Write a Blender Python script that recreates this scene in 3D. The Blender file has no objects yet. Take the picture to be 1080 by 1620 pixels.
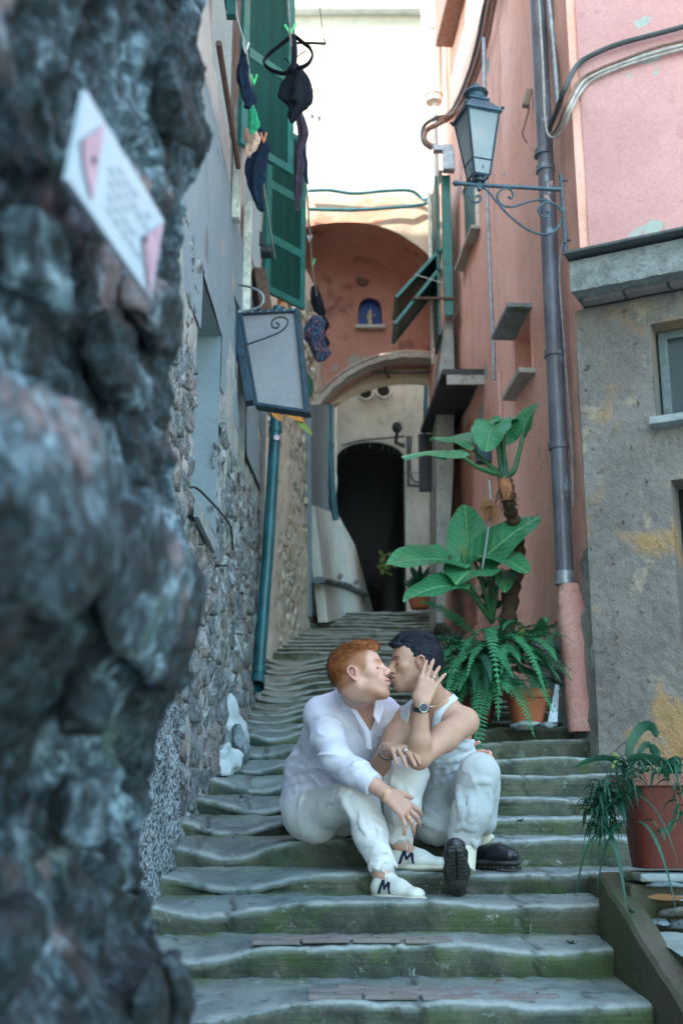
import bpy, bmesh, math, random
import numpy as np
from mathutils import Vector, Matrix, Quaternion
from math import sin, cos, pi, radians, sqrt, atan, atan2, tan

SC = bpy.context.scene
COL = SC.collection
random.seed(7)
RNG = np.random.default_rng(7)

# ------------------------------------------------------------ camera
PITCH = radians(14.83)
FPX = 1850.0
cam_d = bpy.data.cameras.new('camera')
cam = bpy.data.objects.new('camera', cam_d)
COL.objects.link(cam)
cam.location = (0, 0, 0)
cam.rotation_euler = (radians(90) + PITCH, 0, 0)
cam_d.sensor_fit = 'VERTICAL'
cam_d.sensor_height = 36
cam_d.lens = 36 * FPX / 1620
cam_d.clip_start = 0.05
cam_d.clip_end = 300
cam_d.dof.use_dof = True
cam_d.dof.focus_distance = 4.65
cam_d.dof.aperture_fstop = 2.9
SC.camera = cam

# ------------------------------------------------------------ light
w = bpy.data.worlds.new('World')
SC.world = w
w.use_nodes = True
wn = w.node_tree
sky = wn.nodes.new('ShaderNodeTexSky')
sky.sky_type = 'NISHITA'
sky.sun_disc = False
SUN_AZ, SUN_EL = radians(222), radians(46)     # azimuth clockwise from +Y: behind and to the left of the camera
sky.sun_elevation = SUN_EL
sky.sun_rotation = SUN_AZ
sky.air_density = 1.3
sky.dust_density = 1.5
sky.ozone_density = .4
wn.nodes['Background'].inputs['Strength'].default_value = 0.15
wb = wn.nodes.new('ShaderNodeMix'); wb.data_type = 'RGBA'; wb.blend_type = 'MULTIPLY'; wb.inputs[0].default_value = 1
wn.links.new(sky.outputs[0], wb.inputs[6]); wb.inputs[7].default_value = (.84, 1.0, .96, 1)
wn.links.new(wb.outputs[2], wn.nodes['Background'].inputs['Color'])
sun_d = bpy.data.lights.new('sun', 'SUN')
sun_d.energy = 2.0
sun_d.angle = radians(0.6)
sun_d.color = (1.0, 0.93, 0.82)
sun = bpy.data.objects.new('sun', sun_d)
COL.objects.link(sun)
sdir = Vector((sin(SUN_AZ) * cos(SUN_EL), cos(SUN_AZ) * cos(SUN_EL), sin(SUN_EL)))
sun.rotation_euler = sdir.to_track_quat('Z', 'Y').to_euler()
SC.view_settings.view_transform = 'Standard'
SC.view_settings.look = 'None'
SC.view_settings.gamma = 1
SC.view_settings.exposure = 2.8
SC.view_settings.use_curve_mapping = False
try:
    SC.cycles.use_denoising = True
    SC.cycles.denoiser = 'OPENIMAGEDENOISE'
    SC.cycles.max_bounces = 8
    SC.cycles.diffuse_bounces = 5
except Exception:
    pass

# ------------------------------------------------------------ helpers
def ray(px, py):
    dx, dy = (px - 540) / FPX, (810 - py) / FPX
    return Vector((dx, cos(PITCH) - dy * sin(PITCH), sin(PITCH) + dy * cos(PITCH)))

def P(px, py, Y):
    """world point at distance Y along the lane"""
    r = ray(px, py)
    return r * (Y / r.y)

def on_plane(px, py, p0, n):
    r = ray(px, py); p0 = Vector(p0); n = Vector(n)
    return r * (p0.dot(n) / r.dot(n))

def tag(o, label=None, cat=None, group=None, kind=None):
    if label: o['label'] = label
    if cat: o['category'] = cat
    if group: o['group'] = group
    if kind: o['kind'] = kind
    return o

ORG = {}
def thing(name, loc, label=None, cat=None, group=None, kind=None):
    o = bpy.data.objects.new(name, None)
    o.empty_display_size = 0.05
    o.location = loc
    COL.objects.link(o)
    ORG[o.name] = Vector(loc)
    return tag(o, label, cat, group, kind)

def mesh(name, verts, faces, mat, parent=None, smooth=False, kind=None, origin=None, mats=None, fm=None):
    """verts in world space"""
    V = np.asarray([tuple(v) for v in verts] if not isinstance(verts, np.ndarray) else verts, dtype=np.float64).reshape(-1, 3)
    me = bpy.data.meshes.new(name)
    o = bpy.data.objects.new(name, me)
    if parent is not None:
        og = ORG[parent.name]
        if origin is not None:
            og2 = Vector(origin)
            o.location = og2 - og
            og = og2
        o.parent = parent
    else:
        if origin is None:
            mn, mx = V.min(0), V.max(0)
            origin = ((mn[0] + mx[0]) / 2, (mn[1] + mx[1]) / 2, mn[2])
        og = Vector(origin)
        o.location = og
    ORG[o.name] = og
    V = V - np.array(og)
    if isinstance(faces, np.ndarray):
        me.vertices.add(len(V)); me.vertices.foreach_set('co', V.ravel())
        k = faces.shape[1]; nf = len(faces)
        me.loops.add(nf * k); me.loops.foreach_set('vertex_index', faces.ravel().astype(np.int32))
        me.polygons.add(nf); me.polygons.foreach_set('loop_start', np.arange(0, nf * k, k, dtype=np.int32))
        me.update(calc_edges=True); me.validate()
    else:
        me.from_pydata([tuple(v) for v in V], [], [tuple(int(i) for i in f) for f in faces])
        me.update()
    if mats:
        for m in mats: me.materials.append(m)
        if fm is not None: me.polygons.foreach_set('material_index', np.asarray(fm, dtype=np.int32))
    elif mat: me.materials.append(mat)
    if smooth: me.polygons.foreach_set('use_smooth', np.ones(len(me.polygons), dtype=bool))
    COL.objects.link(o)
    if kind: o['kind'] = kind
    return o

class MB:
    """collects shapes (world space) for one mesh"""
    def __init__(s): s.v = []; s.f = []
    def add(s, v, f):
        n = len(s.v); s.v += [tuple(x) for x in v]; s.f += [tuple(i + n for i in q) for q in f]; return s
    def box(s, c, sz, rot=None, bev=0.0):
        """centre, full size, rotation matrix 3x3; bevelled box when bev>0"""
        c = Vector(c); hx, hy, hz = (a / 2 for a in sz)
        R = rot if rot is not None else Matrix.Identity(3)
        if bev <= 0:
            co = [(x, y, z) for x in (-hx, hx) for y in (-hy, hy) for z in (-hz, hz)]
            f = [(0,1,3,2),(4,6,7,5),(0,4,5,1),(2,3,7,6),(0,2,6,4),(1,5,7,3)]
            return s.add([c + R @ Vector(p) for p in co], f)
        b = min(bev, hx * .9, hy * .9, hz * .9)
        bm = bmesh.new(); bmesh.ops.create_cube(bm, size=1)
        for v in bm.verts: v.co = Vector((v.co.x * 2 * hx, v.co.y * 2 * hy, v.co.z * 2 * hz))
        bmesh.ops.bevel(bm, geom=bm.edges[:] , offset=b, segments=2, affect='EDGES', profile=0.5)
        bm.verts.index_update()
        vs = [c + R @ v.co for v in bm.verts]; fs = [[v.index for v in f.verts] for f in bm.faces]
        bm.free(); return s.add(vs, fs)
    def tube(s, pts, r, n=10, cap=True, flat=1.0):
        pts = [Vector(p) for p in pts]; m = len(pts)
        rr = r if hasattr(r, '__len__') else [r] * m
        t0 = (pts[1] - pts[0]).normalized()
        up = Vector((0, 0, 1)) if abs(t0.z) < .9 else Vector((0, 1, 0))
        a = t0.cross(up).normalized(); V = []; F = []
        for i, p in enumerate(pts):
            t = (pts[min(i + 1, m - 1)] - pts[max(i - 1, 0)])
            if t.length < 1e-9: t = t0
            t.normalize(); a = (a - t * a.dot(t)).normalized(); b = t.cross(a)
            for k in range(n):
                q = 2 * pi * k / n
                V.append(p + a * (cos(q) * rr[i]) + b * (sin(q) * rr[i] * flat))
        for i in range(m - 1):
            for k in range(n):
                F.append((i*n + k, i*n + (k+1) % n, (i+1)*n + (k+1) % n, (i+1)*n + k))
        if cap:
            F.append(tuple(range(n - 1, -1, -1))); F.append(tuple((m-1)*n + k for k in range(n)))
        return s.add(V, F)
    def quad(s, a, b, c, d): return s.add([a, b, c, d], [(0, 1, 2, 3)])
    def prism(s, poly, ext):
        """polygon points extruded by vector ext"""
        ext = Vector(ext); n = len(poly); V = [Vector(p) for p in poly] + [Vector(p) + ext for p in poly]
        F = [tuple(range(n - 1, -1, -1)), tuple(range(n, 2 * n))] + [(i, (i + 1) % n, n + (i + 1) % n, n + i) for i in range(n)]
        return s.add(V, F)
    def lathe(s, c, prof, n=24, rot=None, cap=False):
        """prof = [(r, z)]"""
        c = Vector(c); R = rot if rot is not None else Matrix.Identity(3); V = []; F = []
        for r, z in prof:
            for k in range(n):
                q = 2 * pi * k / n; V.append(c + R @ Vector((r * cos(q), r * sin(q), z)))
        for i in range(len(prof) - 1):
            for k in range(n): F.append((i*n+k, i*n+(k+1)%n, (i+1)*n+(k+1)%n, (i+1)*n+k))
        if cap: F.append(tuple(range(n-1, -1, -1))); F.append(tuple((len(prof)-1)*n+k for k in range(n)))
        return s.add(V, F)
    def build(s, name, mat, parent=None, smooth=False, kind=None, origin=None):
        o = mesh(name, s.v, s.f, mat, parent, smooth, kind, origin)
        if smooth: autosmooth(o)
        return o

def autosmooth(o, ang=40):
    me = o.data
    bm = bmesh.new(); bm.from_mesh(me)
    for e in bm.edges:
        if len(e.link_faces) == 2 and e.calc_face_angle(0) > radians(ang): e.smooth = False
    bm.to_mesh(me); bm.free()

def basis(n, up=Vector((0, 0, 1))):
    """matrix whose columns are right, normal, up"""
    n = Vector(n).normalized(); u = (Vector(up) - n * n.dot(up)).normalized(); r = n.cross(u)
    return Matrix((r, n, u)).transposed()

def copy_tree(o, parent=None, loc=None):
    c = o.copy(); COL.objects.link(c)
    if parent is not None: c.parent = parent
    if loc is not None: c.location = loc
    ORG[c.name] = Vector(loc) if loc is not None else ORG.get(o.name, Vector())
    for ch in list(o.children): copy_tree(ch, c)
    return c

# numpy value noise ------------------------------------------------
def _hash(ix, iy, iz, seed):
    h = (ix.astype(np.int64) * 73856093) ^ (iy.astype(np.int64) * 19349663) ^ (iz.astype(np.int64) * 83492791) ^ (seed * 2654435761)
    h = (h ^ (h >> 13)) * 1274126177
    h = h ^ (h >> 16)
    return (h & 0xFFFFF).astype(np.float32) / 0xFFFFF
def vnoise(p, seed=0):
    p = np.asarray(p, dtype=np.float32)
    i = np.floor(p); f = p - i; f = f * f * (3 - 2 * f); i = i.astype(np.int64)
    r = 0
    for dx in (0, 1):
        wx = f[..., 0] if dx else 1 - f[..., 0]
        for dy in (0, 1):
            wy = f[..., 1] if dy else 1 - f[..., 1]
            for dz in (0, 1):
                wz = f[..., 2] if dz else 1 - f[..., 2]
                r = r + wx * wy * wz * _hash(i[..., 0] + dx, i[..., 1] + dy, i[..., 2] + dz, seed)
    return r * 2 - 1
def fbm(p, scale=1.0, octv=4, seed=0, gain=.5):
    p = np.asarray(p, dtype=np.float32) * scale; a = 1.0; r = 0
    for k in range(octv):
        r = r + a * vnoise(p, seed + k * 17); p = p * 2.03 + 11.3; a *= gain
    return r

# materials --------------------------------------------------------
def lin(c):
    return tuple(((x / 255) / 12.92 if x / 255 <= .04045 else (((x / 255) + .055) / 1.055) ** 2.4) for x in c) + (1,)
def col4(c): return tuple(c) + (1,) if len(c) == 3 else tuple(c)

class NT:
    def __init__(s, name):
        s.m = bpy.data.materials.new(name); s.m.use_nodes = True
        s.t = s.m.node_tree; s.b = s.t.nodes['Principled BSDF']
        s.tc = s.t.nodes.new('ShaderNodeTexCoord').outputs['Object']
    def put(s, sock, v):
        if v is None: return
        if isinstance(v, bpy.types.NodeSocket): s.t.links.new(v, sock)
        else: sock.default_value = v
    def mapping(s, sc=(1, 1, 1), loc=(0, 0, 0), rot=(0, 0, 0), vec=None):
        n = s.t.nodes.new('ShaderNodeMapping'); s.t.links.new(vec or s.tc, n.inputs[0])
        n.inputs['Scale'].default_value = sc; n.inputs['Location'].default_value = loc; n.inputs['Rotation'].default_value = rot
        return n.outputs[0]
    def noise(s, scale, detail=5, rough=.55, dist=0, vec=None, color=False):
        n = s.t.nodes.new('ShaderNodeTexNoise'); s.t.links.new(vec or s.tc, n.inputs['Vector'])
        n.inputs['Scale'].default_value = scale; n.inputs['Detail'].default_value = detail
        n.inputs['Roughness'].default_value = rough; n.inputs['Distortion'].default_value = dist
        return n.outputs['Color' if color else 'Fac']
    def voro(s, scale, feature='F1', vec=None, out='Distance'):
        n = s.t.nodes.new('ShaderNodeTexVoronoi'); s.t.links.new(vec or s.tc, n.inputs['Vector'])
        n.feature = feature; n.inputs['Scale'].default_value = scale
        return n.outputs[out]
    def ramp(s, fac, a, b, ca=(0, 0, 0, 1), cb=(1, 1, 1, 1)):
        n = s.t.nodes.new('ShaderNodeMapRange'); n.interpolation_type = 'SMOOTHSTEP'
        s.put(n.inputs['Value'], fac); n.inputs['From Min'].default_value = a; n.inputs['From Max'].default_value = b
        return n.outputs[0]
    def mix(s, fac, a, b, mode='MIX'):
        n = s.t.nodes.new('ShaderNodeMix'); n.data_type = 'RGBA'; n.blend_type = mode
        s.put(n.inputs[0], fac); s.put(n.inputs[6], a if isinstance(a, bpy.types.NodeSocket) else col4(a)); s.put(n.inputs[7], b if isinstance(b, bpy.types.NodeSocket) else col4(b))
        return n.outputs[2]
    def math(s, op, a, b=0.0, c=0.0):
        n = s.t.nodes.new('ShaderNodeMath'); n.operation = op
        s.put(n.inputs[0], a); s.put(n.inputs[1], b); s.put(n.inputs[2], c); return n.outputs[0]
    def bump(s, h, strength=.5, dist=.01, prev=None):
        n = s.t.nodes.new('ShaderNodeBump'); s.put(n.inputs['Height'], h)
        n.inputs['Strength'].default_value = strength; n.inputs['Distance'].default_value = dist
        if prev: s.t.links.new(prev, n.inputs['Normal'])
        return n.outputs[0]
    def attr(s, name, out='Fac'):
        n = s.t.nodes.new('ShaderNodeAttribute'); n.attribute_name = name; return n.outputs[out]
    def rnd(s):
        n = s.t.nodes.new('ShaderNodeObjectInfo'); return n.outputs['Random']
    def done(s, color, rough=.8, normal=None, metal=0.0, **kw):
        s.put(s.b.inputs['Base Color'], color if isinstance(color, bpy.types.NodeSocket) else col4(color))
        s.put(s.b.inputs['Roughness'], rough); s.put(s.b.inputs['Metallic'], metal)
        if normal: s.t.links.new(normal, s.b.inputs['Normal'])
        for k, v in kw.items(): s.put(s.b.inputs[k.replace('_', ' ')], v)
        return s.m

def weathered(name, base, var, dark, scale=3.0, rough=.85, bump=.5, bdist=.006, fine=60, patches=(), streak=None, darkamt=.5, spec=.3, hb=.7, hf=.35):
    """base colour drifting to `var`, dirt `dark`, patches = [(colour, scale, threshold, width, depth)]"""
    n = NT(name)
    a = n.noise(scale, 6, .6); b = n.noise(scale * 5.3, 6, .65, .6); f = n.noise(fine, 4, .7)
    c = n.mix(n.ramp(a, .35, .65), base, var)
    d = n.math('MULTIPLY', n.ramp(b, .48, .78), darkamt)
    c = n.mix(d, c, dark)
    if streak:
        sc, col, amt = streak
        s_ = n.noise(1.0, 5, .65, .3, vec=n.mapping(sc))
        c = n.mix(n.math('MULTIPLY', n.ramp(s_, .5, .75), amt), c, col)
    h = n.math('ADD', n.math('MULTIPLY', b, hb), n.math('MULTIPLY', f, hf))
    for i, (pc, ps, th, wd, dep) in enumerate(patches):
        m_ = n.noise(ps, 8, .62, .3, vec=n.mapping(loc=(3.1 * i + 1, 7.7 * i, 2.3 * i)))
        k = n.ramp(m_, th, th + wd)
        c = n.mix(k, c, pc)
        h = n.math('ADD', h, n.math('MULTIPLY', k, dep))
    c = n.mix(n.math('MULTIPLY', n.ramp(f, .3, .75), .35), c, n.mix(1.0, c, (.55, .55, .55), 'MULTIPLY'))
    return n.done(c, rough, n.bump(h, bump, bdist), Specular_IOR_Level=spec)

def simple(name, c, rough=.6, metal=0.0, var=.25, scale=25, bump=.15, bdist=.002, spec=.5):
    n = NT(name); a = n.noise(scale, 4, .6)
    c1 = n.mix(n.ramp(a, .3, .7), tuple(x * (1 - var) for x in c[:3]), tuple(min(1, x * (1 + var)) for x in c[:3]))
    r = n.math('ADD', n.math('MULTIPLY', a, .25), rough - .12)
    return n.done(c1, r, n.bump(a, bump, bdist), metal, Specular_IOR_Level=spec)
# ============================================================ materials
M = {}
M['stucco_pink'] = weathered('stucco_pink', (.62, .315, .305), (.68, .37, .355), (.47, .25, .245), 1.3, .85, .35, .004, 45,
    patches=[((.42, .46, .42), 2.7, .625, .012, -1.6), ((.60, .30, .29), 7, .60, .02, -.5)], streak=((5, 5, .7), (.55, .33, .33), .3), darkamt=.3)
M['stucco_rose'] = weathered('stucco_rose', (.80, .405, .315), (.84, .48, .39), (.60, .30, .235), .9, .88, .3, .004, 50,
    patches=[((.38, .38, .35), 2.1, .655, .012, -1.2), ((.66, .38, .31), 3.1, .62, .06, .3)], streak=((3.2, 3.2, .35), (.42, .21, .17), .65), darkamt=.55)
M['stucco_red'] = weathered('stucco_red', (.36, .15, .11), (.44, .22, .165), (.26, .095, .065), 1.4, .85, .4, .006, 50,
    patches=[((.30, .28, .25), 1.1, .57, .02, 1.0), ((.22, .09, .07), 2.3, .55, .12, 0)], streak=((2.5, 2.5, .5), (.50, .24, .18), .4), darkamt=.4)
M['stucco_grey'] = weathered('stucco_grey', (.19, .172, .16), (.25, .232, .215), (.095, .09, .088), 1.7, .92, 1.0, .014, 62,
    patches=[((.38, .235, .115), 2.0, .50, .14, .2), ((.34, .28, .22), 4, .58, .08, .3), ((.10, .10, .10), 19, .65, .03, -1.2)], streak=((2.5, 2.5, .6), (.14, .14, .14), .4), darkamt=.6, hb=.12, hf=1.0)
M['stucco_blue'] = weathered('stucco_blue', (.19, .245, .275), (.25, .30, .325), (.20, .27, .31), 1.1, .85, .3, .004, 50,
    patches=[((.30, .28, .24), 1.3, .60, .03, -.6), ((.15, .18, .19), 4, .60, .06, -.4)], darkamt=.4)
M['stucco_white'] = weathered('stucco_white', (.40, .375, .35), (.49, .465, .43), (.42, .40, .37), .9, .85, .3, .004, 40,
    patches=[((.36, .30, .24), 1.5, .60, .04, -.6), ((.24, .24, .23), 5, .62, .05, -.4)], streak=((3, 3, .3), (.42, .43, .42), .5), darkamt=.35)
M['stucco_cream'] = weathered('stucco_cream', (.34, .31, .245), (.40, .375, .31), (.27, .245, .195), .7, .85, .3, .006, 30, patches=[((.26, .24, .21), 1.3, .62, .03, -.4)], streak=((1.5, 1.5, .25), (.25, .23, .195), .6), darkamt=.5)
M['trim_cream'] = simple('trim_cream', (.62, .60, .52), .7)
M['plaster_pale'] = weathered('plaster_pale', (.54, .58, .55), (.68, .69, .63), (.28, .31, .31), .9, .88, .5, .006, 40,
    patches=[((.56, .50, .40), 1.2, .62, .03, .4)], streak=((2, 2, .4), (.22, .26, .26), .5), darkamt=.6)
M['render_beige'] = weathered('render_beige', (.66, .47, .30), (.72, .58, .42), (.26, .17, .12), 2.2, .88, .6, .008, 45,
    patches=[((.46, .23, .16), 1.6, .57, .04, -.4), ((.30, .28, .25), 4, .62, .03, -.8)], darkamt=.6)
M['cornice'] = weathered('cornice', (.38, .33, .28), (.46, .42, .37), (.16, .10, .08), 4, .9, .8, .01, 50, darkamt=.7)
M['mortar'] = weathered('mortar', (.30, .31, .30), (.42, .42, .39), (.12, .13, .13), 5, .95, 1.2, .012, 40, darkamt=.8)
M['mortar_light'] = weathered('mortar_light', (.72, .69, .58), (.80, .77, .66), (.26, .26, .23), 4, .95, 1.0, .012, 35, darkamt=.6)
def peb():
    n = NT('pebbledash'); v = n.voro(75); a = n.noise(60, 4, .7); c = n.mix(n.ramp(a, .42, .56), (.04, .055, .065), (.42, .48, .52)); c = n.mix(n.ramp(n.noise(4, 4), .4, .7), c, n.mix(1.0, c, (.6, .65, .65), 'MULTIPLY'))
    return n.done(c, .95, n.bump(n.math('ADD', a, n.math('MULTIPLY', v, -.5)), 1.0, .02))
M['pebbledash'] = peb()
M['lime_white'] = weathered('lime_white', (.42, .49, .51), (.52, .58, .59), (.38, .44, .46), 6, .9, .8, .012, 35, darkamt=.45)
M['dark_hole'] = simple('dark_hole', (.012, .014, .016), .9, spec=.1)
M['slab_stone'] = weathered('slab_stone', (.22, .25, .26), (.30, .34, .34), (.10, .12, .12), 4, .8, .6, .006, 40,
    patches=[((.10, .15, .07), 3, .62, .05, .1)], darkamt=.7)
M['iron'] = simple('iron', (.045, .055, .06), .55, .6)
M['rust'] = simple('rust', (.13, .07, .05), .85, .1)
M['cable'] = simple('cable', (.06, .075, .08), .6)
M['cable_pale'] = simple('cable_pale', (.42, .40, .37), .6)
M['cable_brown'] = simple('cable_brown', (.23, .13, .10), .7)
M['zinc'] = simple('zinc', (.30, .33, .36), .45, .5)
M['brick'] = weathered('brick', (.17, .15, .14), (.22, .20, .19), (.16, .15, .14), 9, .9, .8, .006, 60, darkamt=.6)

def stone_mat(name, ca, cb, cc, dark, scale=9, moss=None, bump=1.0, bd=.012):
    n = NT(name); r = n.rnd()
    a = n.noise(scale, 8, .66, .8); f = n.noise(scale * 7, 5, .7); v = n.voro(scale * 2.1, 'DISTANCE_TO_EDGE')
    c = n.mix(n.ramp(r, .25, .55), ca, cb)
    c = n.mix(n.ramp(r, .72, .78), c, cc)
    c = n.mix(n.ramp(a, .42, .64), c, dark)
    c = n.mix(n.math('MULTIPLY', n.ramp(n.noise(scale * .6, 8, .7, .5, vec=n.mapping(loc=(5, 2, 9))), .52, .62), .75), c, tuple(min(1, x * 1.9) for x in ca))
    if moss: c = n.mix(n.ramp(n.noise(scale * .4, 6, .7), .54, .66), c, moss)
    c = n.mix(n.math('MULTIPLY', n.ramp(f, .45, .8), .6), c, tuple(x * .35 for x in dark))
    h = n.math('ADD', n.math('MULTIPLY', a, 1.0), n.math('ADD', n.math('MULTIPLY', f, .35), n.math('MULTIPLY', n.ramp(v, 0, .12), .25)))
    return n.done(c, .88, n.bump(h, bump, bd), Specular_IOR_Level=.3)
def near_mat():
    n = NT('stone_near'); a = n.noise(9, 9, .72, 1.2); b = n.noise(26, 8, .72, .8, vec=n.mapping(loc=(3, 1, 4))); c0 = n.noise(3.2, 5, .6, vec=n.mapping(loc=(8, 2, 1))); f = n.noise(80, 5, .7)
    c = n.mix(n.ramp(a, .40, .60), (.045, .07, .08), (.15, .215, .24))
    c = n.mix(n.ramp(b, .50, .64), c, (.34, .45, .49))
    c = n.mix(n.math('MULTIPLY', n.ramp(b, .52, .42), .8), c, (.03, .046, .052))
    c = n.mix(n.math('MULTIPLY', n.ramp(c0, .53, .62), .8), c, (.36, .225, .20))
    c = n.mix(n.math('MULTIPLY', n.ramp(n.noise(5, 6, .7, .6, vec=n.mapping(loc=(1, 9, 3))), .60, .66), .7), c, (.07, .105, .07))
    c = n.mix(n.math('MULTIPLY', n.ramp(f, .45, .75), .6), c, (.02, .028, .03))
    lw = n.noise(3.4, 4, .6, .8, vec=n.mapping(loc=(4, 4, 7)))
    c = n.mix(n.ramp(lw, .47, .58), n.mix(1.0, c, (.28, .30, .32), 'MULTIPLY'), n.mix(1.0, c, (1.3, 1.32, 1.4), 'MULTIPLY'))
    h = n.math('ADD', n.math('MULTIPLY', a, 1.2), n.math('ADD', n.math('MULTIPLY', b, .8), n.math('MULTIPLY', f, .3)))
    return n.done(c, .85, n.bump(h, 1.0, .03), Specular_IOR_Level=.35)
M['stone_near'] = near_mat()
M['stone_left'] = stone_mat('stone_left', (.27, .295, .30), (.19, .215, .225), (.28, .25, .235), (.09, .10, .105), 14, bump=1.0, bd=.02)
M['stone_pale'] = stone_mat('stone_pale', (.66, .64, .53), (.52, .53, .44), (.66, .58, .44), (.30, .31, .25), 9)
M['rock'] = stone_mat('rock', (.16, .20, .22), (.20, .24, .26), (.22, .20, .17), (.05, .07, .075), 8, moss=(.08, .12, .06))

def step_mat():
    n = NT('step_stone')
    wv = n.attr('worn'); a = n.noise(4, 7, .68, .5); b = n.noise(22, 6, .7); f = n.noise(90, 4, .7)
    lay = n.noise(1, 5, .6, vec=n.mapping((2.5, 2.5, 45)))
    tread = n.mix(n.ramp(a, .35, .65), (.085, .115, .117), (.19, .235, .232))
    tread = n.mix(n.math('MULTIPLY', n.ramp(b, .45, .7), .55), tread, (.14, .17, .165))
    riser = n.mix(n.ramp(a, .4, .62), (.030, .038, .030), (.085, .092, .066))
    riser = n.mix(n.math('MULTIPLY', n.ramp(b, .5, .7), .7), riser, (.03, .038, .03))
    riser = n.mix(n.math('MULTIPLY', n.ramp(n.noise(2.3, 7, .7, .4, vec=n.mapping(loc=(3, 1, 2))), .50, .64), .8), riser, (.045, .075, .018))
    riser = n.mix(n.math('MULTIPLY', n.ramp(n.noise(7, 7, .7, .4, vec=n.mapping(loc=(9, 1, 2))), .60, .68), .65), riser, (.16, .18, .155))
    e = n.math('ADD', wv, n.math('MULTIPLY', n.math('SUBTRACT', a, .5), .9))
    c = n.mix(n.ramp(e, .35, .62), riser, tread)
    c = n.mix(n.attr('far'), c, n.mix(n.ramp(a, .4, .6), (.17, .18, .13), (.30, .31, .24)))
    # moss gathering in the corner behind each tread
    ms = n.math('MULTIPLY', n.attr('corner'), n.ramp(n.noise(5, 6, .7), .42, .6))
    c = n.mix(ms, c, (.075, .11, .03))
    c = n.mix(n.math('MULTIPLY', n.ramp(f, .5, .8), .5), c, (.05, .055, .05))
    c = n.mix(n.math('MULTIPLY', n.attr('tone'), .45), c, n.mix(1.0, c, (1.5, 1.45, 1.35), 'MULTIPLY'))
    c = n.mix(n.math('MULTIPLY', n.ramp(n.noise(16, 8, .75, .6, vec=n.mapping(loc=(4, 2, 8))), .60, .66), .6), c, (.33, .36, .34))
    c = n.mix(n.math('MULTIPLY', n.ramp(n.noise(13, 8, .75, .6, vec=n.mapping(loc=(1, 6, 3))), .58, .66), .75), c, (.018, .025, .018))
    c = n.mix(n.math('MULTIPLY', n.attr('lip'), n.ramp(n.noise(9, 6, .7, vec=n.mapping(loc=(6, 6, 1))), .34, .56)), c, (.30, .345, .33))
    c = n.mix(n.math('MULTIPLY', n.attr('joint'), .8), c, (.02, .026, .018))
    c = n.mix(n.math('MULTIPLY', n.attr('wet'), n.ramp(n.noise(3, 6, .7, vec=n.mapping(loc=(2, 7, 1))), .38, .55)), c, (.022, .045, .04))
    h = n.math('ADD', n.math('ADD', n.math('MULTIPLY', a, .8), n.math('MULTIPLY', b, .5)), n.math('ADD', n.math('MULTIPLY', f, .3), n.math('MULTIPLY', lay, .8)))
    return n.done(c, n.math('ADD', .55, n.math('MULTIPLY', b, .4)), n.bump(h, .9, .010), Specular_IOR_Level=.4)
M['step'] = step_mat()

# ============================================================ staircase
LIPS = [(-.9, -1.60), (-.1, -1.48), (.55, -1.36), (1.1, -1.22), (1.6, -1.08), (2.05, -.95), (2.45, -.83), (2.85, -.72), (3.25, -.61),
        (3.65, -.50), (4.09, -.385), (4.42, -.276), (4.72, -.182), (5.08, -.066), (5.45, .030), (5.80, .128), (6.15, .238), (6.5, .330), (6.85, .440), (7.2, .553)]
while LIPS[-1][0] < 12.9:
    LIPS.append((LIPS[-1][0] + .222, LIPS[-1][1] + .0672))
def ground_z(Y):
    z = LIPS[0][1]
    for y, zz in LIPS:
        if y <= Y: z = zz
    return z
def lip_dip(x, Y):
    return -.074 * np.exp(-((x + .45 + .04 * np.sin(Y * 5)) / .20) ** 2) * (Y < 10) * (.7 + .3 * (Y > 4.5)) - .014 * np.exp(-((x - .62) / .3) ** 2)
stair = thing('stone_staircase', (0, 4.4, -.4), kind='structure')
stair['label'] = 'worn mossy stone staircase climbing the lane'
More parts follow.
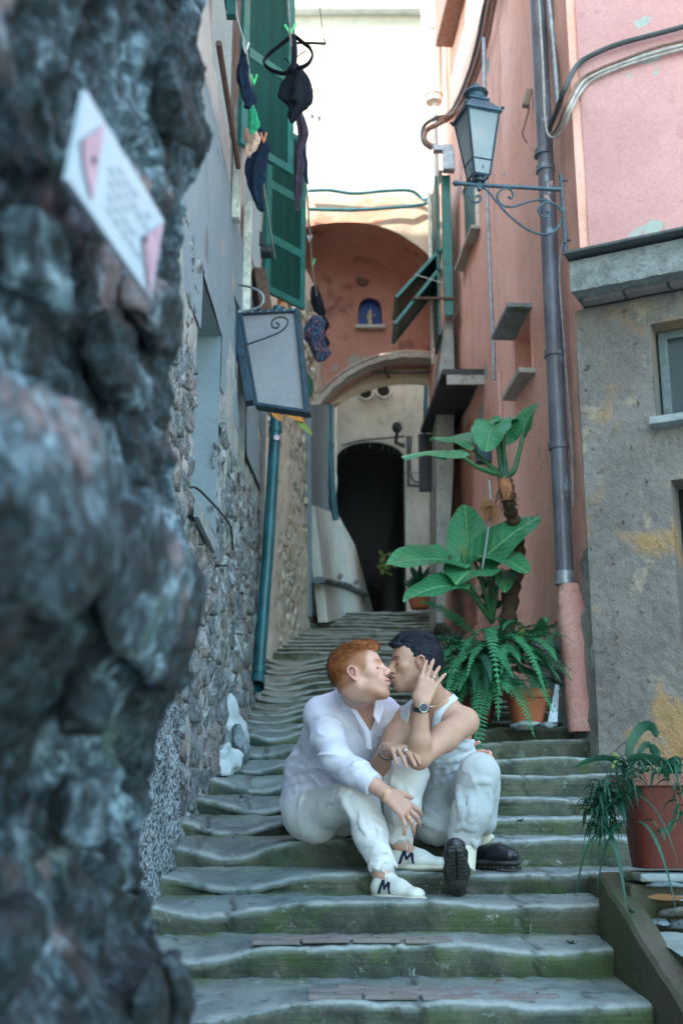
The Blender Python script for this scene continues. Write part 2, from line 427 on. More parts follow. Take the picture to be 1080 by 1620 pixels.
for k, (Y, Z) in enumerate(LIPS):
    Yb = LIPS[k + 1][0] + .12 if k + 1 < len(LIPS) else 17.5
    r = Z - LIPS[k - 1][1] if k else .15
    near = Y < 4.3
    x0 = -1.15; x1 = .905 if near else 1.75
    near_res = 3.2 < Y < 7.4
    nx = 150 if near_res else 60
    xs = np.linspace(x0, x1, nx)
    # profile: (dy back from lip, dz, worn, corner)
    D = Yb - Y
    prof = [(D, .004, 1, 0), (D - .13, .004, 1, 1), (D - .16, .003, 1, .6), (D * .45, .001, 1, 0), (.10, 0, 1, 0), (.05, -.001, 1, 0), (.025, -.003, 1, 0), (.010, -.008, .6, 0),
            (.001, -.016, .22, 0), (-.002, -.030, 0, 0), (.000, -r * .45, 0, 0), (.004, -r * .7, 0, 0), (.008, -r * .92, 0, 0), (.010, -r - .05, 0, 0)]
    pr = np.array(prof)
    XX, PP = np.meshgrid(xs, np.arange(len(prof)), indexing='ij')
    pts = np.stack([XX, np.zeros_like(XX), np.zeros_like(XX)], -1)
    q = np.stack([XX, np.full_like(XX, Y), np.full_like(XX, Z)], -1)
    wave = .018 * vnoise(q * (1.7, 1, 7) + 3, 5) + .012 * vnoise(q * (4.5, 1, 9), 9)
    curv = -.07 * np.exp(-((XX + .82) / .13) ** 2) - .02 * np.exp(-((XX - .75) / .2) ** 2)
    dip = lip_dip(XX, Y) + .013 * vnoise(q * (2.6, 1, 9), 21) + .006 * vnoise(q * (7, 1, 11), 23)
    lipw = np.clip(1 - pr[PP, 0] / max(.3, D * .7), 0, 1)
    Yv = Y + pr[PP, 0] + (wave + curv) * np.clip(1 - pr[PP, 0] / (D * .8), 0, 1)
    Zv = Z + pr[PP, 1] + dip * np.where(PP <= 9, lipw, np.clip(1 - (PP - 9) / 4, 0, 1))
    V = np.stack([XX, Yv, Zv], -1)
    nz = (fbm(V, 9, 4, 3) * .0050 + fbm(V, 34, 3, 8) * .0026) * (1 if Y < 7.5 else .5)
    chip = np.clip(vnoise(V * (8, 3, 7), 77) - .4, 0, 1) * .045 + np.clip(vnoise(V * (23, 3, 20), 78) - .4, 0, 1) * .014
    V[..., 1] += nz * (PP >= 6) * 1.5 + chip * ((PP >= 5) & (PP <= 10))
    V[..., 2] += nz * (PP <= 8) - chip * ((PP >= 3) & (PP <= 8)) * .5
    rj = random.Random(k * 7 + 1); js = []; xj = x0
    while xj < x1: xj += rj.uniform(.32, .85); js.append((xj, rj.uniform(-.011, .011), rj.uniform(-.005, .005)))
    jt = np.zeros_like(XX)
    for (xj, oy_, oz_) in js:
        jt = np.maximum(jt, np.exp(-((XX - xj - .012 * np.sin(PP * 1.7)) / .009) ** 2)); m_ = (XX > xj)
        V[..., 1] += np.where(m_, oy_, 0) * (PP >= 4); V[..., 2] += np.where(m_, oz_, 0) * (PP <= 9)
        oy_ = -oy_
    V[..., 2] -= jt * .005 * (PP <= 8); V[..., 1] += jt * .008 * (PP > 6)
    tone = np.zeros_like(XX)
    for (xj, a_, b_) in js: tone = np.where(XX > xj, rj.uniform(0, 1), tone)
    npf = len(prof)
    idx = np.arange(nx * npf).reshape(nx, npf)
    F = np.stack([idx[:-1, :-1], idx[:-1, 1:], idx[1:, 1:], idx[1:, :-1]], -1).reshape(-1, 4)
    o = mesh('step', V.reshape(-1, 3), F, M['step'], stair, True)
    me = o.data
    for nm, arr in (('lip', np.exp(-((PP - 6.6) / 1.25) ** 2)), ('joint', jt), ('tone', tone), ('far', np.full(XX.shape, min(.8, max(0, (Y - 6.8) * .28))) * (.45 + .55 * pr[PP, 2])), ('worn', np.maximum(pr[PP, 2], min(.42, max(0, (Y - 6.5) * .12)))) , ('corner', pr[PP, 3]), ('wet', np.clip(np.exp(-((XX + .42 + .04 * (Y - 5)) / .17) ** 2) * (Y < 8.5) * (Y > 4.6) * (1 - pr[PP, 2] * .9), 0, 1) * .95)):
        a = me.attributes.new(nm, 'FLOAT', 'POINT'); a.data.foreach_set('value', arr.reshape(-1).astype(np.float32))
# brick inlays set in the two lowest visible treads
for (Y, Z), (a, b), rows in (((3.65, -.50), (-.10, .60), 4), ((4.09, -.385), (-.30, .54), 3)):
    nb = int((b - a) / .17)
    for rrow in range(rows):
        for i in range(nb):
            x = a + (i + (.5 if rrow % 2 else 0)) * .17 + random.uniform(-.004, .004)
            y = Y + .060 + rrow * .060
            m = MB().box((x + .08, y, Z + .0005 + random.uniform(-.0015, .0015) + float(lip_dip(np.float64(x + .08), Y)) * .7), (.158, .052, .012), Matrix.Rotation(random.uniform(-.03, .03), 3, 'Z'), .003)
            m.build('brick', M['brick'], stair)

gm = MB().quad((-60, -60, -1.62), (60, -60, -1.62), (60, 80, -1.62), (-60, 80, -1.62))
g = gm.build('ground', M['slab_stone'], origin=(0, 0, -1.62)); g['kind'] = 'structure'; g['label'] = 'paved ground below the lane'

# ============================================================ generic walls
def grid_wall(O, U, L, H, du, N, disp=None, skip=(), us=None, vs=None):
    """grid verts/faces over plane O + u*U + v*Z, pushed along N by disp(u, v, pts)"""
    O = np.array(O, float); U = np.array(U, float); U /= np.linalg.norm(U); N = np.array(N, float); N /= np.linalg.norm(N)
    u = set(np.round(np.arange(0, L, du), 4)) | {L}; v = set(np.round(np.arange(0, H, du), 4)) | {H}
    for (a, b, c, d) in skip: u |= {a, b}; v |= {c, d}
    u = np.array(sorted(u)); v = np.array(sorted(v))
    UU, VV = np.meshgrid(u, v, indexing='ij')
    pts = O + UU[..., None] * U + VV[..., None] * np.array([0, 0, 1.0])
    if disp is not None: pts = pts + disp(UU, VV, pts)[..., None] * N
    idx = np.arange(pts.shape[0] * pts.shape[1]).reshape(pts.shape[:2])
    keep = np.ones((len(u) - 1, len(v) - 1), bool)
    um = (u[:-1] + u[1:]) / 2; vm = (v[:-1] + v[1:]) / 2
    for (a, b, c, d) in skip:
        keep &= ~(((um > a) & (um < b))[:, None] & ((vm > c) & (vm < d))[None, :])
    F = np.stack([idx[:-1, :-1], idx[1:, :-1], idx[1:, 1:], idx[:-1, 1:]], -1)[keep]
    # orient to N
    f = F[0]; P0 = pts.reshape(-1, 3); nn = np.cross(P0[f[1]] - P0[f[0]], P0[f[2]] - P0[f[0]])
    if nn.dot(N) < 0: F = F[:, ::-1]
    return P0, np.ascontiguousarray(F)

def wall(name, O, U, L, H, du, N, mat, parent, rough=.006, skip=(), thick=None, disp=None, seed=1):
    d = disp or (lambda u, v, p: fbm(p, 1.3, 5, seed) * rough + fbm(p, 11, 3, seed + 5) * rough * .25)
    V, F = grid_wall(O, U, L, H, du, N, d, skip)
    o = mesh(name, V, F, mat, parent, True)
    return o

def reveal(parent, O, U, N, rect, depth, mat, back=None, name='window_reveal', sill=None):
    """jambs of an opening; rect (u0,u1,v0,v1)"""
    O = Vector(O); U = Vector(U).normalized(); N = Vector(N).normalized(); Z = Vector((0, 0, 1))
    a, b, c, d = rect; m = MB(); e = .03
    p = lambda u, v, w: O + U * u + Z * v + N * w
    for (s, t) in (((a, c), (a, d)), ((a, d), (b, d)), ((b, d), (b, c)), ((b, c), (a, c))):
        m.quad(p(*s, .004), p(*t, .004), p(*t, -depth), p(*s, -depth))
    m.build(name, mat, parent)
    if back:
        MB().quad(p(a, c, -depth), p(b, c, -depth), p(b, d, -depth), p(a, d, -depth)).build('dark_interior', back, parent)
    return p

# voronoi stones -----------------------------------------------------
def clip(poly, m, n):
    out = []
    for i in range(len(poly)):
        a, b = poly[i], poly[(i + 1) % len(poly)]
        da = (a[0] - m[0]) * n[0] + (a[1] - m[1]) * n[1]; db = (b[0] - m[0]) * n[0] + (b[1] - m[1]) * n[1]
        if da <= 0: out.append(a)
        if (da < 0 < db) or (db < 0 < da):
            t = da / (da - db); out.append((a[0] + (b[0] - a[0]) * t, a[1] + (b[1] - a[1]) * t))
    return out
def cells(L, H, su, sv, jit=.38, mask=None, rnd=None):
    rnd = rnd or random.Random(3); seeds = []
    nv = max(1, int(H / sv))
    for j in range(-1, nv + 2):
        u = -su + rnd.uniform(0, su)
        while u < L + su:
            s = su * rnd.choice((.6, .8, 1, 1.2, 1.5)); u += s
            seeds.append((u - s / 2, (j + .5) * sv + rnd.uniform(-jit, jit) * sv))
    res = []
    for s in seeds:
        if not (0 < s[0] < L and 0 < s[1] < H): continue
        if mask and not mask(*s): continue
        poly = [(s[0] - su * 1.5, s[1] - sv * 1.5), (s[0] + su * 1.5, s[1] - sv * 1.5), (s[0] + su * 1.5, s[1] + sv * 1.5), (s[0] - su * 1.5, s[1] + sv * 1.5)]
        for t in seeds:
            if t is s or abs(t[0] - s[0]) > su * 3 or abs(t[1] - s[1]) > sv * 3: continue
            # anisotropic bisector
            k = (su / sv)
            mx, my = (s[0] + t[0]) / 2, (s[1] + t[1]) / 2
            poly = clip(poly, (mx, my), (t[0] - s[0], (t[1] - s[1]) * k * k))
            if len(poly) < 3: break
        if len(poly) >= 3: res.append((s, poly))
    return res
def stone_mesh(name, poly, s, frame, gap, prot, mat, parent, rnd, nse=.006, rings=((1.0, -.02), (.97, .35), (.86, .8), (.55, 1.0)), sharp=1):
    O, U, N = frame; Z = np.array([0, 0, 1.0])
    # resample perimeter with softened corners
    pts = poly
    for _ in range(sharp):
        q = []
        for i in range(len(pts)):
            a, b = pts[i], pts[(i + 1) % len(pts)]
            q += [(a[0] * .78 + b[0] * .22, a[1] * .78 + b[1] * .22), (a[0] * .22 + b[0] * .78, a[1] * .22 + b[1] * .78)]
        pts = q
    pts = np.array(pts); c = pts.mean(0); ext = np.abs(pts - c).max(0); sh = 1 - gap / max(.02, ext.min())
    sh = max(.5, sh)
    tilt = (rnd.uniform(-.25, .25), rnd.uniform(-.25, .25))
    V = []; n = len(pts)
    for (sc, h) in rings:
        pp = c + (pts - c) * sh * sc
        hh = prot * h + ((pp - c) @ np.array(tilt)) * (1 if h > 0 else 0) * .5
        V.append(O + pp[:, :1] * U + pp[:, 1:] * Z + hh[:, None] * N if h > 0 else O + pp[:, :1] * U + pp[:, 1:] * Z + np.full((n, 1), h) * N)
    V.append((O + c[0] * U + c[1] * Z + prot * 1.02 * N)[None])
    V = np.concatenate(V)
    off = fbm(V, 14, 3, 4) * nse
    V = V + off[:, None] * N + (fbm(V + 5, 12, 2, 6) * nse * .6)[:, None] * U
    F = []
    R = len(rings)
    for r in range(R - 1):
        for k in range(n): F.append((r*n + k, r*n + (k+1) % n, (r+1)*n + (k+1) % n, (r+1)*n + k))
    for k in range(n): F.append(((R-1)*n + k, (R-1)*n + (k+1) % n, R*n))
    v0, v1, v2 = V[F[-1][0]], V[F[-1][1]], V[F[-1][2]]
    if np.cross(v1 - v0, v2 - v0).dot(N) < 0: F = [f[::-1] for f in F]
    return mesh(name, V, F, mat, parent, True)

# ============================================================ foreground stone wall (out of focus, left)
near_wall = thing('stone_wall', (-.3, 1.6, -1.6), 'rough blue grey rubble wall close to the camera filling the left of the frame', 'wall')
ET = [(-1.62, -.215), (-.5, -.22), (-.25, -.216), (-.17, -.279), (.0, -.285), (.12, -.275), (.165, -.262), (.21, -.222), (.4, -.216), (.5, -.236), (.54, -.246), (.7, -.262), (.81, -.252), (1.08, -.243), (1.2, -.226), (1.45, -.232), (3.2, -.235)]
Lw = 2.9; Y0w = -.95
dirw = np.array([sin(radians(8.6)), cos(radians(8.6)), 0]); nrw = np.array([dirw[1], -dirw[0], 0])
endp = np.array([-.235, 1.85, 0.0])
def near_base(s):
    """s=0 at the visible end of the wall, growing towards the camera; negative goes round the corner"""
    s = np.asarray(s, float)
    p = endp - np.maximum(s, 0)[..., None] * dirw
    R = .07; a = np.clip(-s / R, 0, pi / 2)
    c = endp - nrw * R
    arc = c + nrw * (R * np.cos(a))[..., None] + dirw * (R * np.sin(a))[..., None]
    p = np.where((s < 0)[..., None], arc - nrw * np.maximum(-s - R * pi / 2, 0)[..., None], p)
    n = nrw * np.cos(a)[..., None] + dirw * np.sin(a)[..., None]
    return p, n
ss = np.concatenate([np.linspace(-.45, -.12, 8), np.linspace(-.11, 1.25, 170), np.linspace(1.3, 2.9, 14)])
zz = np.concatenate([np.linspace(-1.62, -.6, 14), np.linspace(-.58, 1.75, 290), np.linspace(1.85, 6, 12), [9.5]])
MB().box((-2.0, -1.8, 4.0), (1.9, 7.3, 11.3), Matrix.Rotation(radians(-8.6), 3, 'Z')).build('sun_block_core', M['mortar'], near_wall)  # unseen box added behind the rubble face to keep the sun out
S_, Z_ = np.meshgrid(ss, zz, indexing='ij')
bp, bn = near_base(S_)
off = np.interp(Z_, [a for a, b in ET], [b for a, b in ET]) + .232
off = off - .012 - .024 * np.exp(-((Z_ - .42) / .20) ** 2) * np.clip(1.2 - S_ * 1.5, 0, 1)
q = np.stack([S_, Z_, np.zeros_like(S_)], -1)
# stone cells in the height field: ragged blocks with deep joints
def worley(q, sc, seed):
    p = q[..., :2] * sc; i = np.floor(p).astype(np.int64); d1 = np.full(p.shape[:-1], 9.); d2 = d1.copy(); hid = np.zeros(p.shape[:-1]); ox = hid.copy(); oy = hid.copy()
    for dx in (-1, 0, 1):
        for dy in (-1, 0, 1):
            c = i + (dx, dy); jx = _hash(c[..., 0], c[..., 1], c[..., 0] * 0, seed); jy = _hash(c[..., 0], c[..., 1], c[..., 0] * 0 + 1, seed)
            d = np.hypot(c[..., 0] + jx - p[..., 0], c[..., 1] + jy - p[..., 1])
            hd = _hash(c[..., 0], c[..., 1], c[..., 0] * 0 + 2, seed)
            m1 = d < d1
            d2 = np.where(m1, d1, np.minimum(d2, d)); hid = np.where(m1, hd, hid); d1 = np.minimum(d1, d)
            ox = np.where(m1, c[..., 0] + jx - p[..., 0], ox); oy = np.where(m1, c[..., 1] + jy - p[..., 1], oy)
    worley.off = (ox, oy)
    return d1, d2, hid
wq = q + np.stack([fbm(q, 9, 3, 2), fbm(q + 4, 9, 3, 3), 0 * S_], -1) * .03
d1, d2, hid = worley(wq, np.array([5.2, 7.5]), 5)
tl = worley.off; fr_ = lambda v: (v * 7.31) % 1 - .5
h1 = np.clip((d2 - d1) * 5, 0, 1) * (.007 + .012 * hid + .030 * (tl[0] * fr_(hid) + tl[1] * fr_(hid * 3.7)))
d1, d2, hid2 = worley(wq + 3, np.array([24, 30]), 8)
h2 = np.clip((d2 - d1) * 2, 0, 1) * (.001 + .006 * hid2)
HH0 = h1 + h2
hh = off + h1 + h2 + fbm(q, 5, 4, 9) * .014 - .035 * np.exp(-((Z_ - .03) / .13) ** 2) * np.clip(S_ * 8, 0, 1) + .022 * np.exp(-((Z_ - .27) / .06) ** 2) * np.clip(S_ * 6, 0, 1) + fbm(q, 26, 4, 12) * .009 - np.clip(fbm(q * np.array([1.6, 1, 1]), 13, 3, 44) - .4, 0, 1) * .03 - .022
Vn = bp + bn * hh[..., None]; Vn[..., 2] = Z_ + fbm(q + 9, 14, 3, 13) * .008
idx = np.arange(Vn.shape[0] * Vn.shape[1]).reshape(Vn.shape[:2])
Fn = np.stack([idx[:-1, :-1], idx[:-1, 1:], idx[1:, 1:], idx[1:, :-1]], -1).reshape(-1, 4)
f = Fn[len(Fn) // 2]; P0 = Vn.reshape(-1, 3)
if np.cross(P0[f[1]] - P0[f[0]], P0[f[2]] - P0[f[0]])[0] < 0: Fn = Fn[:, ::-1]
mesh('rubble_face', P0, np.ascontiguousarray(Fn), M['stone_near'], near_wall, True)
# large single stones standing proud of the rubble, edges softened with mortar
rs = random.Random(11)
def near_stone(s0, z0, sw, sh, prot, seed, col='stone_near'):
    bm = bmesh.new(); bmesh.ops.create_icosphere(bm, subdivisions=3, radius=1)
    bm.verts.index_update()
    v = np.array([x.co[:] for x in bm.verts]); F = [[x.index for x in f.verts] for f in bm.faces]; bm.free()
    R3 = random.Random(seed); v = np.sign(v) * np.abs(v) ** .8
    for _ in range(9):   # chip flat facets off the block
        nn = np.array([R3.gauss(0, 1), R3.gauss(0, 1), R3.gauss(0, .8)]); nn /= np.linalg.norm(nn); dd = v @ nn; lim = R3.uniform(.62, .85)
        v = v - nn * (np.clip(dd - lim, 0, 1) * .9)[:, None]
    v = v / np.abs(v).max(0)
    s = s0 + v[:, 0] * sw / 2; z = z0 + v[:, 1] * sh / 2
    p, n = near_base(s)
    ob = float(np.interp(z0, [a for a, b in ET], [b for a, b in ET])) + .232
    V = p + n * (ob + v[:, 2] * prot)[:, None]; V[:, 2] = z
    V = V + n * (fbm(V, 20, 4, seed) * .013 + fbm(V, 70, 2, seed) * .005)[:, None]; V[:, 2] += fbm(V + 3, 18, 3, seed) * .016
    F = [f[::-1] for f in F]
    return mesh('stone', V, F, M[col], near_wall, True)
k = 0
for z0 in np.arange(-.62, 1.7, .125):
    s0 = rs.uniform(.0, .1)
    while s0 < 1.1:
        sw = rs.uniform(.10, .24); shh = rs.uniform(.08, .13)
        if rs.random() < .2:
            near_stone(s0 + sw / 2, z0 + rs.uniform(-.02, .02), sw * .92, shh, rs.uniform(.018, .034), 100 + k); k += 1
        s0 += sw
# the big projecting block low on the wall
near_stone(.24, .30, .50, .24, .034, 500); near_stone(.62, .33, .34, .26, .045, 501)

# ============================================================ left house
XL = lambda Y: -.74 + .036 * (Y - 4.6)
left_house = thing('plastered_house', (-1.2, 6.2, -1.0), 'tall old house on the left, pale plaster above a rubble stone base, green louvred shutters', 'house')
UL = np.array([.036, 1, 0]) / sqrt(1 + .036 ** 2); NL = np.array([1, -.036, 0]) / sqrt(1 + .036 ** 2)
OL = np.array([XL(2.2), 2.2, -1.0]); LL = 6.1
u_of = lambda Y: (Y - 2.2)
op = (u_of(5.35), u_of(6.15), 2.50, 3.66)        # deep blue plastered opening
op2 = (u_of(6.95), u_of(7.35), 3.05, 3.75)       # small dark one beyond
w1 = (u_of(5.45), u_of(6.25), 4.97, 6.4); w2 = (u_of(7.2), u_of(8.0), 4.85, 6.3)
def dispL(u, v, p):
    zst = 3.25 + .35 * vnoise(np.stack([u, u * 0, u * 0], -1) * 1.1, 4)
    st = 1 / (1 + np.exp((v - zst) * 25))
    return st * (fbm(p, 7, 4, 6) * .020 - .012 + fbm(p, 30, 3, 7) * .006) + (1 - st) * (fbm(p, 1.5, 3, 2) * .012 + .012)
V, F = grid_wall(OL, UL, LL, 3.35, .035, NL, dispL, (op, op2))
mesh('rubble_base', V, F, M['mortar'], left_house, True)
wall('lower_plaster', OL + np.array([0, 0, 3.35]) + NL * .012, UL, LL, 1.35, .06, NL, M['stucco_blue'], left_house, .012, skip=[(op[0], op[1], 0, op[3] - 3.35), (op2[0], op2[1], 0, op2[3] - 3.35)])
wall('upper_plaster', OL + np.array([0, 0, 4.70]) + NL * .004, UL, LL, 6.0, .10, NL, M['stucco_white'], left_house, .02, skip=[(w1[0], w1[1], w1[2] - 4.7, w1[3] - 4.7), (w2[0], w2[1], w2[2] - 4.7, w2[3] - 4.7)])
MB().box((-2.0, 5.2, 4.9), (2.2, 6.6, 11.3)).build('house_core', M['stucco_white'], left_house)
MB().box((-.55 - .42, 8.36, 3.3), (.80, .10, 8.6)).build('end_wall', M['mortar'], left_house)
pL = reveal(left_house, OL, UL, NL, op, .30, M['stucco_blue'], M['stucco_blue'], 'niche_reveal')
reveal(left_house, OL, UL, NL, op2, .25, M['mortar'], M['dark_hole'], 'niche_reveal')
reveal(left_house, OL, UL, NL, w1, .22, M['stucco_white'], M['dark_hole']); reveal(left_house, OL, UL, NL, w2, .22, M['stucco_white'], M['dark_hole'])
# projecting plaster lintel over the opening and rough plaster band
rl = random.Random(21)
frameL = (OL, UL, NL)
def maskL(u, v):
    if op[0] - .06 < u < op[1] + .06 and op[2] - .05 < v < op[3] + .06: return False
    if op2[0] - .04 < u < op2[1] + .04 and op2[2] - .04 < v < op2[3] + .04: return False
    if u < 1.7 or v < .55: return False
    if v > 3.2 and not (u < op[0] - .02 and v < 3.75): return False
    if u < 3.05 and v < 1.75: return False
    return True
for (s, poly) in cells(LL, 3.8, .20, .14, .45, mask=maskL, rnd=rl):
    stone_mesh('stone', poly, s, frameL, .008, rl.uniform(.001, .018), M['stone_left'], left_house, rl, .016)
# pebbledash skirt low on the near part
def dispP(u, v, p): return .05 - .035 * np.clip((v - 1.2) / .5, 0, 1) - .05 * np.clip((u - 1.15) / .3, 0, 1) + fbm(p, 5, 3, 8) * .02 + fbm(p, 55, 2, 9) * .010
V, F = grid_wall(OL + UL * 1.6, UL, 1.45, 1.75, .02, NL, dispP)
mesh('pebbledash_skirt', V, F, M['pebbledash'], left_house, True)
# wooden sill plank on the wall, iron bar, pipe stub
m = MB(); pa = P(307, 792, 5.25); pb = P(341, 876, 6.0)
m.box((pa + pb) / 2, (.022, (pb - pa).length, .075), basis((0, 1, 0)) @ Matrix.Rotation(0, 3, 'X'))
sb = thing('sill_board', (pa + pb) / 2, 'thin grey board fixed slanting on the rubble wall at left', 'board')
mesh('board', [(v[0], v[1], v[2]) for v in m.v], m.f, M['slab_stone'], sb)

# shutters -----------------------------------------------------------
M['green'] = simple('green_paint', (.002, .12, .10), .38, 0, .22, 14, .25, .002)
M['green_dark'] = simple('green_paint_dark', (.003, .075, .066), .45, 0, .25, 14, .25, .002)
def shutter(parent, hinge, ang, wdt, z0, z1, thick=.035, nsl=None, rails=(0.0, .5, 1.0), mat='green', tilt=0.0, flip=1):
    """leaf hinged at (x,y), swung to heading `ang` (from +Y towards +X)"""
    d = Vector((sin(ang), cos(ang), 0)); n = Vector((d.y, -d.x, 0)) * flip; Zv = Vector((0, 0, 1))
    h = Vector((hinge[0], hinge[1], 0)); R = Matrix((d, n, Zv)).transposed()
    if R.determinant() < 0: R = Matrix((d, -n, Zv)).transposed()
    fw = .055; H = z1 - z0
    root = MB()
    for a in (fw / 2, wdt - fw / 2): root.box(h + d * a + Zv * (z0 + H / 2), (fw, thick, H), R, .004)
    for r in rails:
        zc = z0 + fw / 2 + r * (H - fw) 
        root.box(h + d * (wdt / 2) + Zv * zc, (wdt - 2 * fw, thick * .96, fw * (1.0 if r in (0., 1.) else 1.3)), R, .003)
    fr = root.build('shutter', M[mat], parent)
    ORG[fr.name] = ORG[fr.name]
    rr = sorted(rails)
    for i in range(len(rr) - 1):
        a = z0 + fw + rr[i] * (H - fw); b = z0 + rr[i + 1] * (H - fw)
        n_ = max(2, int((b - a) / .033))
        base = None
        for j in range(n_):
            z = a + (j + .5) * (b - a) / n_
            if base is None:
                mm = MB().box(h + d * (wdt / 2) + Zv * z, (wdt - 2 * fw + .01, .046, .006), R @ Matrix.Rotation(radians(-52), 3, 'X'))
                base = mm.build('slat', M['green_dark'], fr, origin=h + d * (wdt / 2) + Zv * z)
                bz = z
            else:
                c = base.copy(); COL.objects.link(c); c.location = base.location + Vector((0, 0, z - bz))
    return fr
shutter(left_house, (-.62, 6.28), radians(40), .47, 3.97, 5.42, rails=(0, .46, 1))
shutter(left_house, (-.585, 8.10), radians(40), .45, 3.87, 5.36, rails=(0, .30, .62, 1))
# folded-back leaf of the first window, seen edge-on with its hinge strap
m = MB().box((-.60, 5.36, 4.62), (.05, .10, .78)).box((-.57, 5.30, 4.29), (.09, .16, .03)).box((-.585, 5.33, 4.20), (.05, .05, .14))
m.build('shutter', M['green_dark'], left_house)
# pale window frames just visible beyond the leaves
for (Yc, z0, z1) in ((6.45, 3.55, 4.35), (7.05, 3.2, 4.0)):
    MB().box((XL(Yc) + .03, Yc, (z0 + z1) / 2), (.05, .09, z1 - z0), None, .006).build('window_frame', M['trim_cream'], left_house)
MB().tube([P(346, 68, 5.0), P(362, 170, 5.6), P(377, 265, 6.1)], .016, 8).build('timber_batten', M['rust'], left_house, True)
m = MB().box(P(421, 398, 7.0), (.07, .10, .05)).box(P(414, 378, 6.95), (.03, .03, .09)); m.build('shutter_stay', M['iron'], left_house)
m = MB().prism([P(402, 422, 7.5), P(420, 425, 7.5), P(431, 490, 7.5), P(412, 490, 7.5)], (-.04, .12, 0)); m.build('bracket', M['rust'], left_house)

# ============================================================ stone house beyond, left (carries the arch)
L3a = Vector((-.80, 9.0, 0)); L3b = Vector((-.06, 13.35, 0))
U3 = np.array((L3b - L3a).normalized()); N3 = np.array([U3[1], -U3[0], 0]); O3 = np.array([L3a.x, L3a.y, .6]); LL3 = (L3b - L3a).length
stone_house = thing('stone_house', (-.5, 11, 1.0), 'pale stone house beyond the green drainpipe, sloped plaster buttress beside the tunnel', 'house')
wall('rubble_wall', O3, U3, LL3, 5.2, .06, N3, M['mortar_light'], stone_house, .03)
r3 = random.Random(5)
for (s, poly) in cells(LL3, 4.9, .21, .14, mask=lambda u, v: .9 < u < 3.05 - .0 * v and v > .45, rnd=r3):
    stone_mesh('stone', poly, s, (O3, U3, N3), .020, r3.uniform(.0, .014), M['stone_pale'], stone_house, r3, .014)
# plastered jamb and battered foot
def on3(px, py): return on_plane(px, py, tuple(O3 + N3 * .05), tuple(N3))
pts = [on3(492, 640), on3(529, 640), on3(530, 818), on3(545, 862), on3(556, 905), on3(566, 962), on3(493, 975)]
MB().prism(pts, tuple(-N3 * .10)).build('plaster_buttress', M['stucco_blue'], stone_house)
pts = [on3(493, 800) + Vector(N3) * .03, on3(531, 815) + Vector(N3) * .03, on3(548, 862) + Vector(N3) * .10, on3(570, 966) + Vector(N3) * .16, on3(494, 985) + Vector(N3) * .16]
MB().prism(pts, tuple(-N3 * .10)).build('battered_foot', M['plaster_pale'], stone_house)
m = MB(); a = on3(488, 918) + Vector(N3) * .1; b = on3(557, 942) + Vector(N3) * .16
m.tube([a, (a + b) / 2 + Vector((0, 0, .03)), b], [.07, .08, .05], 10, flat=.5); m.build('stone_ledge', M['rock'], stone_house, True)
for px, py in ((513, 913), (540, 922)):
    c = on3(px, py) + Vector(N3) * .17
    s_ = thing('ledge_shard', c, 'reddish shard lying on the dark stone ledge near the tunnel, %s one' % ('left' if px < 520 else 'right'), 'shard', 'shards on the stone ledge')
    MB().box(c, (.05, .05, .06), Matrix.Rotation(.6, 3, 'Y'), .012).build('shard', M['brick'], s_)
MB().box((-1.75, 11.3, 3.6), (1.7, 4.8, 7.2)).build('house_core', M['plaster_pale'], stone_house)

# ============================================================ arched house across the lane
def strip_wall(name, xs, zlo, zhi, Yf, th, mat, parent, rough=.004, nz=14):
    """slab with curved lower/upper edges; front face gridded"""
    xs = np.asarray(xs); n = len(xs); m = MB()
    t = np.linspace(0, 1, nz)
    lo = np.array([zlo(x) for x in xs]); hi = np.array([zhi(x) for x in xs])
    X = np.repeat(xs[:, None], nz, 1); Z = lo[:, None] + (hi - lo)[:, None] * t[None, :]
    pts = np.stack([X, np.full_like(X, Yf), Z], -1)
    pts[..., 1] += fbm(pts, 2.2, 4, 3) * rough
    idx = np.arange(n * nz).reshape(n, nz)
    F = [tuple(q) for q in np.stack([idx[:-1, :-1], idx[1:, :-1], idx[1:, 1:], idx[:-1, 1:]], -1).reshape(-1, 4)]
    V = [tuple(p) for p in pts.reshape(-1, 3)]
    b = len(V)
    for i in range(n): V += [(xs[i], Yf + th, lo[i]), (xs[i], Yf + th, hi[i])]
    for i in range(n - 1):
        F.append((idx[i, 0], b + 2 * i, b + 2 * i + 2, idx[i + 1, 0]))
        F.append((idx[i, -1], idx[i + 1, -1], b + 2 * i + 3, b + 2 * i + 1))
        F.append((b + 2 * i, b + 2 * i + 1, b + 2 * i + 3, b + 2 * i + 2))
    o = mesh(name, V, F, mat, parent, True); autosmooth(o, 35); return o
arched = thing('arched_house', (.3, 12, 2.4), 'red plastered house vaulted across the lane with a little shrine niche', 'house')
Yf = 11.6
cx, cz, R0 = P(545, 515, 11.6).x, P(545, 515, 11.6).z, 182 / FPX * 11.6 / ray(545, 515).y
xs = np.linspace(-.95, 1.9, 90)
zarc = lambda x: cz + sqrt(max(0, R0 ** 2 - (x - cx) ** 2)) if abs(x - cx) < R0 else 4.2
M['facade_cream'] = weathered('facade_cream', (.42, .30, .23), (.47, .40, .31), (.34, .17, .12), 1.6, .85, .4, .005, 45, patches=[((.56, .27, .19), 1.5, .52, .05, -.3)], darkamt=.4)
xs = np.unique(np.concatenate([xs, cx + R0 * np.cos(np.linspace(0, pi, 50))]))
strip_wall('facade', xs, zarc, lambda x: 6.70, Yf, .35, M['facade_cream'], arched, .02)
